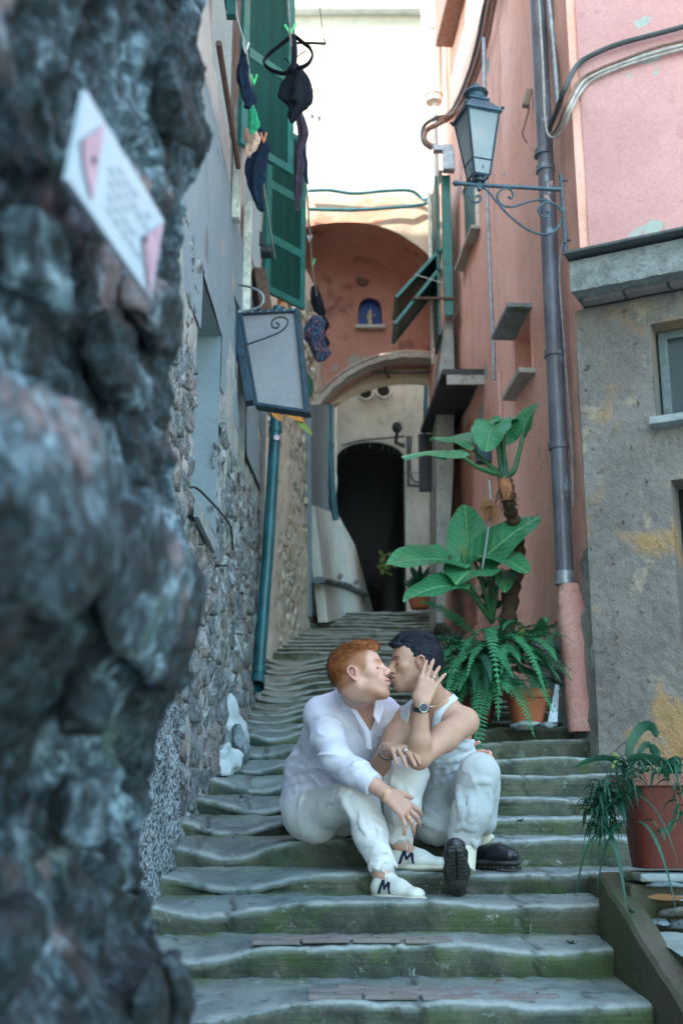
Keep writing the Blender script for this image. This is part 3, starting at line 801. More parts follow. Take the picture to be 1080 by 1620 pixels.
# vault soffit
m = MB(); nv = 60; nt = 14; VV_ = []; FF_ = []
YA = 12.45
for i in range(nt + 1):
    th_ = (pi / 2) * i / nt; s_ = .72 + .28 * cos(th_); y_ = Yf + .02 + (YA - .003 - Yf - .02) * sin(th_)
    for k in range(-1, nv + 2):
        if k < 0: VV_.append((cx + R0 * s_, y_, cz - .06))
        elif k > nv: VV_.append((cx - R0 * s_, y_, cz - .06))
        else: a_ = pi * k / nv; VV_.append((cx + R0 * s_ * cos(a_), y_, cz + R0 * s_ * sin(a_)))
nk = nv + 3
for i in range(nt):
    for k in range(nk - 1): FF_.append((i*nk+k, i*nk+k+1, (i+1)*nk+k+1, (i+1)*nk+k))
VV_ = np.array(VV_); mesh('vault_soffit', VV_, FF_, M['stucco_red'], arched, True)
if 0: m.build('vault_soffit', M['stucco_red'], arched)
# back wall under the vault, open below on two stepped arches
def circ(px, py, Rpx, Y):
    c = P(px, py, Y); d = ray(px, py); R = Rpx / FPX * (Y / d.y); return c.x, c.z, R
YA = 12.45
ax, az, aR = circ(654, 735, 178, YA)
zA = lambda x: az + sqrt(max(.01, aR ** 2 - (x - ax) ** 2)) if abs(x - ax) < aR * .995 else az
xsA = np.unique(np.concatenate([np.linspace(-.7, 1.35, 60), np.clip(ax + aR * np.cos(np.linspace(0, pi, 60)), -.7, 1.35)]))
nic = P(585, 494, YA)
nw, nh = .135, .36
zN = lambda x: nic.z + (nh / 2 - nw) + sqrt(max(0, nw ** 2 - (x - nic.x) ** 2))
def back_wall():
    # left, right, below, above niche as separate strips of one mesh
    parts = []
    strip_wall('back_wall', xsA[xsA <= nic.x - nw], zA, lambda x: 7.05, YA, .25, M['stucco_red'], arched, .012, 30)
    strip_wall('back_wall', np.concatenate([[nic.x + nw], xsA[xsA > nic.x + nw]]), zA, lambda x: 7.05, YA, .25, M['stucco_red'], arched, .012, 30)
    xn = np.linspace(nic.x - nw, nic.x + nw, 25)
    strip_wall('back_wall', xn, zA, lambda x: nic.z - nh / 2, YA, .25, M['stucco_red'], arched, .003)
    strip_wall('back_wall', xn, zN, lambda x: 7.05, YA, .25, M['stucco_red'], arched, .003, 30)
xsA = np.concatenate([xsA, [nic.x - nw]]); xsA.sort()
back_wall()
M['niche_blue'] = simple('niche_blue', (.012, .04, .20), .6)
MB().box((nic.x, YA + .13, nic.z + .05), (.34, .02, .6)).build('niche_back', M['niche_blue'], arched)
m = MB()
for i in range(24):
    a0, a1 = pi * i / 24, pi * (i + 1) / 24; zc = nic.z + nh / 2 - nw
    m.quad((nic.x + nw * cos(a0), YA, zc + nw * sin(a0)), (nic.x + nw * cos(a1), YA, zc + nw * sin(a1)), (nic.x + nw * cos(a1), YA + .12, zc + nw * sin(a1)), (nic.x + nw * cos(a0), YA + .12, zc + nw * sin(a0)))
for sx in (-1, 1): m.quad((nic.x + sx * nw, YA, nic.z - nh / 2), (nic.x + sx * nw, YA + .12, nic.z - nh / 2), (nic.x + sx * nw, YA + .12, nic.z + nh / 2 - nw), (nic.x + sx * nw, YA, nic.z + nh / 2 - nw))
m.build('niche_reveal', M['niche_blue'], arched)
MB().box((nic.x, YA + .005, nic.z - nh / 2 - .02), (.34, .16, .04), None, .008).build('niche_sill', M['stucco_white'], arched)
c = P(574, 441, YA - .035)
MB().lathe(c, [(.0, 0), (.07, .0), (.085, -.02)], 20, Matrix.Rotation(radians(90), 3, 'X')).build('stain_patch', M['rust'], arched)
# moulding line and cornice following the upper arch
def arc_band(name, ax, az, R0_, R1_, Yf_, th, mat, a0, a1, n=70, rough=.0):
    V = []; F = []
    for i in range(n + 1):
        a = a0 + (a1 - a0) * i / n
        for j, (r, y) in enumerate(((R0_, Yf_), (R1_, Yf_), (R1_, Yf_ + th), (R0_, Yf_ + th))):
            rr = r + rough * float(vnoise(np.array([[a * 22, j * 3., 1.]]), 3)[0])
            V.append((ax + rr * cos(a), y + rough * .5 * float(vnoise(np.array([[a * 15, j * 5., 7.]]), 5)[0]), az + rr * sin(a)))
    for i in range(n):
        for j in range(4):
            F.append((i*4 + j, i*4 + (j+1) % 4, (i+1)*4 + (j+1) % 4, (i+1)*4 + j))
    F += [(0, 1, 2, 3), (n*4+3, n*4+2, n*4+1, n*4)]
    return mesh(name, V, F, mat, arched, True)
o = arc_band('arch_moulding', ax, az, aR + .085, aR + .105, YA - .035, .06, M['cornice'], radians(60), radians(152)); autosmooth(o)
o = arc_band('arch_cornice', ax, az, aR - .01, aR + .05, YA - .10, .20, M['cornice'], radians(40), radians(160), rough=.008); autosmooth(o)
YB = 12.75
bx, bz, bR = circ(650, 785, 200, YB)
xsB = np.unique(np.concatenate([np.linspace(-.75, 1.4, 40), np.clip(bx + bR * np.cos(np.linspace(0, pi, 70)), -.75, 1.4)]))
strip_wall('lower_arch', xsB, lambda x: bz + sqrt(max(.0, bR ** 2 - (x - bx) ** 2)) if abs(x - bx) < bR else bz - .4, lambda x: 5.9, YB, .22, M['render_beige'], arched, .02)
# statue in the niche (thing of its own)
M['statue'] = simple('pale_wood', (.52, .40, .24), .6)
st = thing('saint_statuette', (nic.x, YA + .06, nic.z - .18), 'small pale figure with raised arm standing in the blue niche', 'statuette')
b_ = Vector((nic.x, YA + .06, nic.z - .18))
m = MB().lathe(b_, [(.0, 0), (.035, 0), (.035, .02), (.025, .03), (.028, .10), (.024, .15), (.028, .185), (.012, .20), (.0, .20)], 14)
m.tube([b_ + Vector((.0, 0, .175)), b_ + Vector((.055, 0, .17)), b_ + Vector((.06, 0, .16))], [.010, .008, .006], 8)
m.tube([b_ + Vector((.0, 0, .175)), b_ + Vector((-.04, -.01, .13))], [.010, .008], 8)
m.lathe(b_ + Vector((.004, 0, .222)), [(0, -.024), (.014, -.016), (.018, 0), (.013, .016), (0, .024)], 12)
m.build('figure', M['statue'], st, True)

# ============================================================ grey house with the tunnel
tunnel = thing('tunnel_house', (.4, 14, 2.4), 'pale grey plastered house behind the arch with a dark tunnel passage', 'house')
YT = 13.75
tx0, tx1 = P(531, 800, YT).x, P(641, 800, YT).x
tc = (tx0 + tx1) / 2; tr = (tx1 - tx0) / 2
zt = P(580, 698, YT).z; zs = P(580, 727, YT).z
lowz = lambda x: (zs + (zt - zs) * sqrt(max(0, 1 - ((x - tc) / tr) ** 2))) if abs(x - tc) < tr else 2.0
xsT = np.unique(np.concatenate([np.linspace(-1.4, 2.2, 60), tc + tr * np.cos(np.linspace(0, pi, 40)), [tc - tr - .001, tc + tr + .001]]))
strip_wall('wall', xsT, lowz, lambda x: 6.3, YT, .3, M['plaster_pale'], tunnel, .02, 40)
m = MB(); M['tunnel_in'] = weathered('tunnel_shade', (.022, .018, .018), (.03, .025, .023), (.01, .01, .01), 2, .9, .6, .01, 30)  # near-black lining colour stands in for the shade inside the tunnel
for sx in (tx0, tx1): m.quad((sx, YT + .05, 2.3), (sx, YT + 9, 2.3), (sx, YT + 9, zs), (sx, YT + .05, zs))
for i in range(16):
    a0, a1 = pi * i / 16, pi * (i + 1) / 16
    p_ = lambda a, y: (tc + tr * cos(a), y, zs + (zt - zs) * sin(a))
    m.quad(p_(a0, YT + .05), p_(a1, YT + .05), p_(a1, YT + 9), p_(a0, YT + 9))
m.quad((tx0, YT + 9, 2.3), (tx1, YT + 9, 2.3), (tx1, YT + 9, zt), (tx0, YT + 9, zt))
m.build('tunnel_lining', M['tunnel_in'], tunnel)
for px, py in ((578, 622), (606, 619)):
    c = P(px, py, YT - .02); Rx = Matrix.Rotation(radians(90), 3, 'X')
    o = MB().lathe(c, [(.075, -.01), (.078, .03), (.095, .035), (.098, .02), (.098, -.01)], 28, Rx).build('vent_rim', M['trim_cream'], tunnel, True)
    m = MB().lathe(c, [(0, .0), (.076, .0)], 28, Rx)
    for t in np.linspace(-.06, .06, 8): m.box(c + Vector((0, -.012, t)), (2 * sqrt(.076 ** 2 - t * t), .004, .004))
    m.build('vent_grille', M['iron'], o)

# sunlit white building rising behind
white = thing('white_building', (.4, 16.5, 2), 'bright sunlit white building rising above the arched house', 'building')
V, F = grid_wall((-3.2, 16.2, 5.2), (1, 0, 0), 7.0, 10.3, .5, (0, -1, 0), lambda u, v, p: fbm(p, .5, 2, 3) * .02)
mesh('wall', V, F, M['stucco_cream'], white, True)
MB().box((.3, 17.2, 10.35), (7, 1.9, 10.0)).build('house_core', M['stucco_cream'], white)
MB().box((.3, 16.12, P(560, 6, 16.1).z), (7, .2, .28), None, .02).build('eaves_band', M['plaster_pale'], white)
for px, py in ((478, 188), (492, 184), (503, 187)):
    MB().tube([P(px, py - 3, 16.15), P(px + 2, py + 3, 16.05), P(px + 3, py - 2, 15.98)], .018, 6).build('wall_hook', M['iron'], white, True)

# ============================================================ pink lane house (right)
XR = lambda Y: 1.46 - .078 * (Y - 7)
pink = thing('pink_house', (1.5, 9, .4), 'tall rose pink plastered house along the right side of the lane', 'house')
UR = Vector((-.078, 1, 0)).normalized(); NR = Vector((-UR.y, UR.x, 0)).normalized()
if NR.x > 0: NR = -NR
OR = Vector((XR(6.64), 6.64, .2)); LR = 6.16
def onR(px, py, off=0.0): return on_plane(px, py, OR + NR * off, NR)
def uvR(p): d = p - OR; return d.dot(UR), p.z - OR.z
def rectR(pxs):
    uv = [uvR(onR(*p)) for p in pxs]; return (min(a for a, b in uv), max(a for a, b in uv), min(b for a, b in uv), max(b for a, b in uv))
uw, vw0 = uvR(onR(823, 612)); uw1, _ = uvR(onR(841, 590)); _, vw1 = uvR(onR(841, 488))
# small hooded window
ua, va = uvR(onR(842, 586)); ub, vb = uvR(onR(824, 606)); vt = uvR(onR(842, 478))[1]
r1 = (round(ua, 3), round(ua + .48, 3), round(va, 3), round(vt - .05, 3))
u2, v2 = uvR(onR(757, 345)); v2b = uvR(onR(757, 362))[1]; v2t = uvR(onR(757, 270))[1]
r2 = (round(u2, 3), round(u2 + .75, 3), round(v2b, 3), round(v2t + .25, 3))
skirt_v = .95
wall('wall', OR, UR, LR, 12.3, .09, NR, M['stucco_rose'], pink, .016, skip=[r1, r2])
MB().box((3.05, 9.7, 6.2), (3.0, 6.2, 12.4)).build('house_core', M['stucco_rose'], pink)
reveal(pink, OR, UR, NR, r1, .22, M['stucco_rose'], M['dark_hole']); reveal(pink, OR, UR, NR, r2, .2, M['stucco_rose'], M['dark_hole'])
pR = lambda u, v, w: OR + UR * u + Vector((0, 0, 1)) * v + NR * w
RB = Matrix((UR, NR, Vector((0, 0, 1)))).transposed()
if RB.determinant() < 0: RB = Matrix((UR, -NR, Vector((0, 0, 1)))).transposed()
MB().box(pR((r1[0] + r1[1]) / 2, r1[2] - .02, .05), (r1[1] - r1[0] + .12, .13, .04), RB, .005).build('window_sill', M['stucco_white'], pink)
m = MB().box(pR((r1[0] + r1[1]) / 2, r1[3] + .035, .085), (r1[1] - r1[0] + .14, .19, .035), RB @ Matrix.Rotation(radians(0), 3, 'X'), .004)
m.build('window_hood', M['slab_stone'], pink)
MB().box(pR((r2[0] + r2[1]) / 2, r2[2] - .02, .04), (r2[1] - r2[0] + .12, .10, .035), RB, .005).build('window_sill', M['stucco_white'], pink)
for a in (0, 1):
    uc = r2[0] + .19 + a * .38
    MB().box(pR(uc, (r2[2] + r2[3]) / 2, -.03), (.36, .03, r2[3] - r2[2]), RB, .004).build('shutter', M['green_dark'], pink)
MB().box(pR(r2[0] - .02, (r2[2] + r2[3]) / 2, .015), (.06, .03, r2[3] - r2[2]), RB, .004).build('window_frame', M['trim_cream'], pink)
# upper brown box under the eaves / upper window
a = onR(741, 0); b = onR(716, 76)
ua_, va_ = uvR(b)
MB().box(pR(ua_ - .45, va_ + .45, .10), (.9, .18, .9), RB, .01).build('window_surround', M['cable_brown'], pink)
# dark rising-damp skirt behind the plants
V, F = grid_wall(OR + NR * .045, UR, 1.6, 1.05, .03, tuple(NR), lambda u, v, p: -.07 * np.clip((v - .95 - .12 * vnoise(p * 6, 3)) * 12, 0, 1) + fbm(p, 12, 3, 3) * .012)
mesh('damp_skirt', V, F, M['mortar'], pink, True)
# tilted flap shutters far up the lane
Yz = 10.6
pz0, pz1 = P(698, 278, Yz), P(712, 498, Yz)
xg0, xg1 = P(698, 400, Yz).x, P(713, 400, Yz).x
zb = P(705, 500, Yz).z; ztop = P(705, 278, Yz).z
MB().box(((xg0 + xg1) / 2 + .01, Yz, (zb + ztop) / 2), (xg1 - xg0, .04, ztop - zb), None, .004).build('shutter', M['green'], pink)
MB().box((xg0 - .035, Yz + .25, (zb + ztop) / 2 - .1), (.03, .5, ztop - zb + .2), None, .004).build('shutter', M['green_dark'], pink)
MB().box((xg0 - .07, Yz + .5, (zb + ztop) / 2 - .1), (.03, .03, ztop - zb + .4), None, .004).build('window_frame', M['trim_cream'], pink)
def flap(pa, pb, depth):
    """louvred flap: pa outer lower corner, pb inner upper corner (pixels), running away from camera"""
    A, B = P(pa[0], pa[1], Yz), P(pb[0], pb[1], Yz); d = (B - A); L = d.length; d.normalize()
    n = Vector((d.z, 0, -d.x)); y = Vector((0, 1, 0)); R = Matrix((d, y, n)).transposed()
    fr = MB()
    for yy in (.02, depth - .02): fr.box((A + B) / 2 + y * yy, (L, .04, .035), R, .004)
    for t in (.02, L - .02): fr.box(A + d * t + y * (depth / 2), (.04, depth - .08, .034), R, .003)
    f_ = fr.build('shutter_flap', M['green'], pink)
    ns = int(L / .04); base = None
    for i in range(1, ns):
        p_ = A + d * (i * L / ns) + y * (depth / 2)
        if base is None:
            base = MB().box(p_, (.044, depth - .08, .008), R @ Matrix.Rotation(.12, 3, 'Y')).build('slat', M['green_dark'], f_, origin=p_); p0 = p_
        else:
            c_ = base.copy(); COL.objects.link(c_); c_.location = base.location + (p_ - p0)
flap((626, 470), (698, 392), .55); flap((624, 512), (697, 422), .5)
m = MB().tube([P(652, 472, Yz - .03), P(720, 472, Yz - .03), P(722, 478, Yz - .03), P(722, 498, Yz - .03), P(714, 508, Yz)], .014, 8)
m.build('shutter_rail', M['rust'], pink, True)
MB().tube([P(655, 434, Yz), P(700, 448, Yz)], .006, 6).build('stay_wire', M['cable_pale'], pink)
# grey weathered pier below the shutter, down to the lane
pts = [P(703, 502, 10.7), P(716, 502, 10.7), P(719, 600, 10.7), P(716, 760, 10.7), P(702, 985, 10.7), P(690, 985, 10.7), P(690, 620, 10.7), P(692, 600, 10.7)]
MB().prism(pts, (.0, .9, 0)).build('stone_pier', M['mortar'], pink)
# canopy slab above a doorway
pc = [P(700, 592, 9.64), P(768, 588, 9.64)]
zc = pc[0].z
m = MB().prism([(pc[0].x, 9.64, zc), (1.33, 9.64, zc), (1.18, 11.25, zc), (.80, 11.25, zc)], (0, 0, .05))
m.build('door_canopy', simple('canopy_dark', (.035, .035, .04), .7), pink)
MB().box((pc[0].x + .20, 9.66, zc - .045), (.33, .03, .09)).build('canopy_strip', M['stucco_white'], pink)
MB().box((1.03, 11.3, zc - .3), (.5, .05, .6)).build('canopy_cheek', simple('canopy_dark2', (.03, .03, .035), .7), pink)
# darker red slab painted in for the doorway's shade below the canopy
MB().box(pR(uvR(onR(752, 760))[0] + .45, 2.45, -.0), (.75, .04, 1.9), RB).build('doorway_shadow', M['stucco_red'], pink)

# ============================================================ corner house (right, near)
corner = thing('corner_house', (1.9, 6.3, .2), 'near corner house on the right, bright pink above rough grey render with a deep ledge', 'house')
dC = Vector((.9, -.44, 0)).normalized(); nC = Vector((-dC.y, dC.x, 0)) * -1
if nC.y > 0: nC = -nC
OC = Vector((1.42, 6.58, -.4)); OU = Vector((1.54, 6.60, 0))
def onC(px, py, O=None, off=0): return on_plane(px, py, (O or OC) + nC * off, nC)
def uvC(p, O=None): O = O or OC; return (p - O).dot(dC), p.z - O.z
LP = .27
zled = onC(902, 462, off=LP).z; zled_top = zled + .2
Hl = zled + .4
wa, wv0 = uvC(onC(1039, 668)); _, wv1 = uvC(onC(1036, 512))
wr = (round(wa, 3), round(wa + .8, 3), round(wv0, 3), round(wv1, 3))
da, dv1 = uvC(onC(1060, 760))
dr = (round(da, 3), round(da + .8, 3), round(uvC(onC(1072, 1075))[1], 3), round(dv1, 3))
def dispC(u, v, p): return fbm(p, 1.6, 4, 3) * .016 + fbm(p, 40, 4, 7) * .0045 - np.clip(fbm(p, 30, 4, 9) - .5, 0, 1) * .014
V, F = grid_wall(OC, tuple(dC), 1.3, Hl, .014, tuple(nC), dispC, [wr, dr])
mesh('lower_wall', V, F, M['stucco_grey'], corner, True)
V, F = grid_wall(OC + dC * 1.3, tuple(dC), 4, Hl, .2, tuple(nC), lambda u, v, p: fbm(p, 2, 3, 3) * .02)
mesh('lower_wall', V, F, M['stucco_grey'], corner, True)
Us = Vector((.10, 1, 0)).normalized()
V, F = grid_wall(OC, tuple(Us), .5, 1.95, .02, (-1, 0, 0), lambda u, v, p: fbm(p, 14, 4, 3) * .014 * np.clip(u * 20, 0, 1))
mesh('side_wall', V, F, M['mortar'], corner, True)
V, F = grid_wall(OC + Vector((-.004, 0, 1.93)), tuple(Us), .5, Hl - 1.93, .05, (-1, 0, 0), lambda u, v, p: fbm(p, 9, 4, 3) * .01 * np.clip(u * 20, 0, 1))
mesh('side_wall', V, F, M['stucco_rose'], corner, True)
V, F = grid_wall((OU.x, OU.y, zled_top), tuple(dC), 5.2, 8.6, .06, tuple(nC), lambda u, v, p: fbm(p, 1.2, 4, 3) * .008 + fbm(p, 12, 4, 5) * .003)
mesh('upper_wall', V, F, M['stucco_pink'], corner, True)
m = MB().prism([OC + dC * 5.3 - nC * .36, OC + dC * .16 - nC * .36, OC + dC * .2 - nC * 2.5, OC + dC * 5.3 - nC * 2.5], (0, 0, 12.4)); m.build('house_core', M['stucco_pink'], corner)
MB().box((1.512, 6.635, 6.4), (.062, .05, 12.0)).build('corner_strip', M['stucco_rose'], corner)
# strip of old paint up the corner
V, F = grid_wall((OU.x, OU.y, zled_top - .1), tuple(Us), .5, 8.6, .08, (-1, 0, 0), lambda u, v, p: fbm(p, 3, 4, 3) * .008 * np.clip(u * 20, 0, 1))
mesh('side_wall', V, F, M['stucco_rose'], corner, True)
# ledge slab
e = Vector((0, 0, 1))
L0 = onC(902, 462, off=LP); L0.z = zled
m = MB()
sx = np.linspace(0, 5.2, 160); prof = [(0.0, 0.0), (.0, .05), (-.005, .10), (-.01, .16), (-.02, .205), (-.7, .22), (-.7, .03), (-.25, .02)]
V = []; F = []
for i, s in enumerate(sx):
    for j, (n_, z_) in enumerate(prof):
        p_ = L0 + dC * s + nC * n_ + e * z_; rr = .004 * float(vnoise(np.array([[s * 30, j * 2.7, 0]]), 4)[0]) if j in (0, 1, 2) else 0
        V.append(p_ + nC * rr + e * rr * .7)
k_ = len(prof)
for i in range(len(sx) - 1):
    for j in range(k_): F.append((i*k_ + j, i*k_ + (j+1) % k_, (i+1)*k_ + (j+1) % k_, (i+1)*k_ + j))
F.append(tuple(range(k_)))
M['ledge_grey'] = weathered('ledge_grey', (.17, .18, .18), (.27, .29, .29), (.06, .065, .07), 9, .95, 1.2, .012, 60, darkamt=.9)
mesh('ledge_slab', V, F, M['ledge_grey'], corner, False)
m = MB().box(L0 + dC * 2.6 - nC * .12 + e * .235, (5.24, .34, .018), Matrix((dC, nC, e)).transposed() if Matrix((dC, nC, e)).transposed().determinant() > 0 else Matrix((dC, -nC, e)).transposed(), .003)
m.build('ledge_flashing', M['cable'], corner)
RC = Matrix((dC, nC, e)).transposed()
if RC.determinant() < 0: RC = Matrix((dC, -nC, e)).transposed()
for i in range(5):   # bricks showing under the slab
    MB().box(OC + dC * (.20 + i * .255) + nC * .10 + e * (Hl + .012), (.238, .085, .05), RC, .006).build('brick', M['brick'], corner)
M['frame_dark'] = simple('frame_dark', (.10, .135, .14), .5)
p_ = reveal(corner, OC, dC, nC, wr, .24, M['stucco_grey'], M['dark_hole'])
c0 = OC + dC * ((wr[0] + wr[1]) / 2) + e * (wr[2] - .02) + nC * .03
MB().box(c0, (wr[1] - wr[0] + .06, .16, .045), RC, .006).build('window_sill', M['slab_stone'], corner)
for i in range(2):
    uc = wr[0] + .04 + i * .38
    f_ = MB().box(OC + dC * uc + e * ((wr[2] + wr[3]) / 2) - nC * .15, (.05, .05, wr[3] - wr[2] - .02), RC, .004).build('window_frame', M['frame_dark'], corner)
for zq in (wr[2] + .03, wr[3] - .03):
    MB().box(OC + dC * ((wr[0] + wr[1]) / 2) + e * zq - nC * .15, (wr[1] - wr[0] - .1, .045, .05), RC, .004).build('window_frame', M['frame_dark'], corner)
gl = NT('window_glass'); glm = gl.done((.05, .07, .08), .08, Transmission_Weight=.0)
MB().box(OC + dC * ((wr[0] + wr[1]) / 2) + e * ((wr[2] + wr[3]) / 2) - nC * .17, (wr[1] - wr[0], .008, wr[3] - wr[2] - .02), RC).build('pane', glm, corner)
reveal(corner, OC, dC, nC, dr, .22, M['stucco_grey'], M['dark_hole'])
for px, py in ((1023, 763), (987, 828), (976, 1010), (1010, 640)):   # old nails in the render
    c = onC(px, py)
    MB().tube([c, c + nC * .03, c + nC * .032 + e * .012], .005, 6).build('nail', M['rust'], corner)
# ============================================================ street lamp on its scrolled bracket
M['lamp_iron'] = simple('lamp_iron', (.045, .085, .115), .45, .3, .3)
gg = NT('frosted_glass'); M['lamp_glass'] = gg.done(gg.mix(gg.ramp(gg.noise(5), .3, .7), (.55, .62, .64), (.42, .50, .53)), .35, Transmission_Weight=.55, IOR=1.3)
YLm = 6.55
def onM(px, py): return P(px, py, YLm)
wpt = onM(886, 330)
lamp = thing('street_lamp', (wpt.x, YLm, wpt.z), 'old blue green iron wall lantern with frosted panes on a scrolled bracket', 'street lamp')
def curve2(pts, n=14):
    """Catmull-Rom through pixel points"""
    p = [Vector(q) for q in pts]; out = []
    for i in range(len(p) - 1):
        a = p[max(i - 1, 0)]; b = p[i]; c = p[i + 1]; d = p[min(i + 2, len(p) - 1)]
        for k in range(n):
            t = k / n; out.append(.5 * ((2 * b) + (c - a) * t + (2 * a - 5 * b + 4 * c - d) * t * t + (3 * b - a - 3 * c + d) * t ** 3))
    out.append(p[-1]); return out
def px3(pts, Y): return [P(a, b, Y) for a, b in pts]
m = MB().tube(px3([(722, 290), (760, 293), (890, 300)], YLm), .013, 10)
m.lathe(onM(720, 290), [(0, -.02), (.018, -.008), (.02, .01), (.012, .02)], 10, Matrix.Rotation(radians(90), 3, 'Y'))
m.build('bracket_arm', M['lamp_iron'], lamp, True)
m = MB().tube(px3([(886, 276), (893, 385)], YLm), .011, 8)
m.lathe(onM(893, 392), [(0, -.045), (.014, -.02), (.010, 0), (.016, .012), (0, .03)], 10)
for y in (286, 380): m.tube([P(888 + (y - 286) * .05, y, YLm), P(896 + (y - 286) * .05, y, YLm + .12)], .008, 6)
m.build('wall_bar', M['lamp_iron'], lamp, True)
s1 = [(758, 318), (757, 312), (750, 310), (743, 315), (744, 322), (751, 324), (758, 320), (759, 312)]
m = MB().tube(curve2(px3([(752, 312), (757, 309), (760, 314), (757, 319), (749, 320), (742, 313), (741, 303), (748, 296), (760, 296), (772, 303), (784, 318), (797, 333), (814, 349), (836, 364), (858, 371), (876, 366), (887, 352), (889, 338), (881, 326), (866, 320), (854, 325), (851, 334), (856, 342), (865, 343), (868, 337), (863, 333)], YLm)), .0075, 8)
m.build('scroll', M['lamp_iron'], lamp, True)
m = MB().tube(curve2(px3([(803, 311), (808, 314), (811, 308), (807, 300), (799, 298), (790, 302), (786, 310), (789, 320), (798, 326), (812, 327), (830, 321), (852, 316), (868, 318)], YLm)), .0075, 8)
m.build('scroll', M['lamp_iron'], lamp, True)
# lantern body
Lc = onM(757, 282); Lx, Lz = Lc.x, Lc.z
zz_ = lambda py: onM(757, py).z
hb, ht = .052, .106
z0, z1, z2, z3, z4 = zz_(281), zz_(259), zz_(188), zz_(176), zz_(162)
base = Vector((Lx, YLm, 0))
rotL = Matrix.Rotation(radians(17), 3, 'Z')
def sq(h, z): return [base + rotL @ Vector((sx * h, sy * h, 0)) + Vector((0, 0, z)) for sx, sy in ((-1, -1), (1, -1), (1, 1), (-1, 1))]
lerp = lambda a, b, t: a + (b - a) * t
hm = lerp(hb, ht, (z1 - z0) / (z2 - z0))
fr = MB()
b0, b1, b2 = sq(hb, z0), sq(hm, z1), sq(ht, z2)
for i in range(4):
    fr.tube([b0[i], b2[i]], .008, 4); fr.tube([b0[i], b0[(i + 1) % 4]], .007, 4); fr.tube([b1[i], b1[(i + 1) % 4]], .006, 4); fr.tube([b2[i], b2[(i + 1) % 4]], .009, 4)
fr.lathe(base + Vector((0, 0, z0 - .03)), [(0, 0), (.035, 0), (.04, .012), (.02, .03), (.028, .045), (0, .05)], 14)
fr.tube([base + Vector((0, 0, z0 - .09)), base + Vector((0, 0, z0))], .014, 8)
for i in range(4): fr.tube(curve2([b0[i] * .5 + base * .5 + Vector((0, 0, z0 * .5)) - Vector((0, 0, 0)), (b0[i] + b1[(i + 1) % 4]) / 2, b1[i] * .7 + b1[(i + 2) % 4] * .3], 6), .004, 4)
fr.build('lantern_frame', M['lamp_iron'], lamp)
for i in range(4):
    a, b_, c, d = b1[i], b1[(i + 1) % 4], b2[(i + 1) % 4], b2[i]
    MB().quad(*(base * .012 + Vector((0, 0, q.z * .012)) + q * .988 for q in (a, b_, c, d))).build('pane', M['lamp_glass'], lamp)
    a, b_, c, d = b0[i], b0[(i + 1) % 4], b1[(i + 1) % 4], b1[i]
    MB().quad(*(base * .02 + Vector((0, 0, q.z * .02)) + q * .98 for q in (a, b_, c, d))).build('pane', M['lamp_glass'], lamp)
rf = MB(); h0, h1_ = sq(ht + .018, z2 + .002), sq(ht + .018, z2 + .014); h2_ = sq(ht * .52, z3 + .055)
rf.add(h0 + h1_ + h2_, [(3, 2, 1, 0)] + [(i, (i + 1) % 4, 4 + (i + 1) % 4, 4 + i) for i in range(4)] + [(4 + i, 4 + (i + 1) % 4, 8 + (i + 1) % 4, 8 + i) for i in range(4)] + [(8, 9, 10, 11)])
rf.add(sq(ht * .62, z3 + .055) + sq(ht * .62, z3 + .066), [(3, 2, 1, 0), (4, 5, 6, 7)] + [(i, (i + 1) % 4, 4 + (i + 1) % 4, 4 + i) for i in range(4)])
rf.lathe(base + Vector((0, 0, z3 + .066)), [(.07, 0), (.075, .01), (.055, .018), (.055, .045), (.078, .06), (.07, .075), (.03, .09), (.02, .10), (.024, .115), (.018, .13), (0, .135)], 20)
for q in h1_: rf.lathe(q, [(0, 0), (.010, .004), (.012, .014), (0, .024)], 8)
rf.build('lantern_roof', M['lamp_iron'], lamp)
MB().lathe(base + Vector((0, 0, z1 + .02)), [(0, 0), (.02, 0), (.03, .06), (.032, .10), (.02, .15), (0, .16)], 14).build('bulb', M['stucco_cream'], lamp, True)

# ============================================================ drainpipes, cables
M['pipe_brown'] = weathered('pipe_brown', (.085, .08, .10), (.14, .145, .18), (.06, .05, .05), 3, .4, .2, .003, 40, patches=[((.20, .28, .34), 4, .60, .02, .1), ((.55, .34, .33), 7, .67, .02, .3)], streak=((20, 20, 1.0), (.24, .28, .34), .5), darkamt=.3, spec=.5)
M['pipe_green'] = simple('pipe_green', (.012, .10, .12), .4, .1, .3, 8)
M['pipe_pale'] = weathered('pipe_pale', (.52, .55, .50), (.62, .64, .58), (.35, .25, .18), 5, .6, .2, .003, 40, darkamt=.5)
def pipe(name, pts, r, mat, label, collars=(), n=18):
    t = thing(name, pts[-1], label, 'drainpipe' if 'drain' in name else 'pipe')
    MB().tube(pts, r, n).build('pipe_run', mat, t, True)
    for c in collars:
        d = (pts[1] - pts[0]).normalized()
        o_ = MB().tube([c - d * .02, c + d * .02], (r if not hasattr(r, '__len__') else r[0]) * 1.16, n).build('pipe_collar', mat, t, True)
    return t
rp = [Vector((1.368, 7.0, 7.6)), P(850, 0, 7.0), P(866, 330, 7.0), P(879, 610, 7.0), P(893, 912, 7.0)]
dp = pipe('drainpipe', rp, .056, M['pipe_brown'], 'tall brownish metal drainpipe with peeling paint in front of the rose pink wall', [P(859, 243, 7.0), P(862, 268, 7.0), P(876, 560, 7.0), P(883, 706, 7.0)])
MB().tube([P(892.4, 905, 7.0), P(893.4, 925, 7.0)], .062, 18).build('pipe_socket', M['zinc'], dp, True)
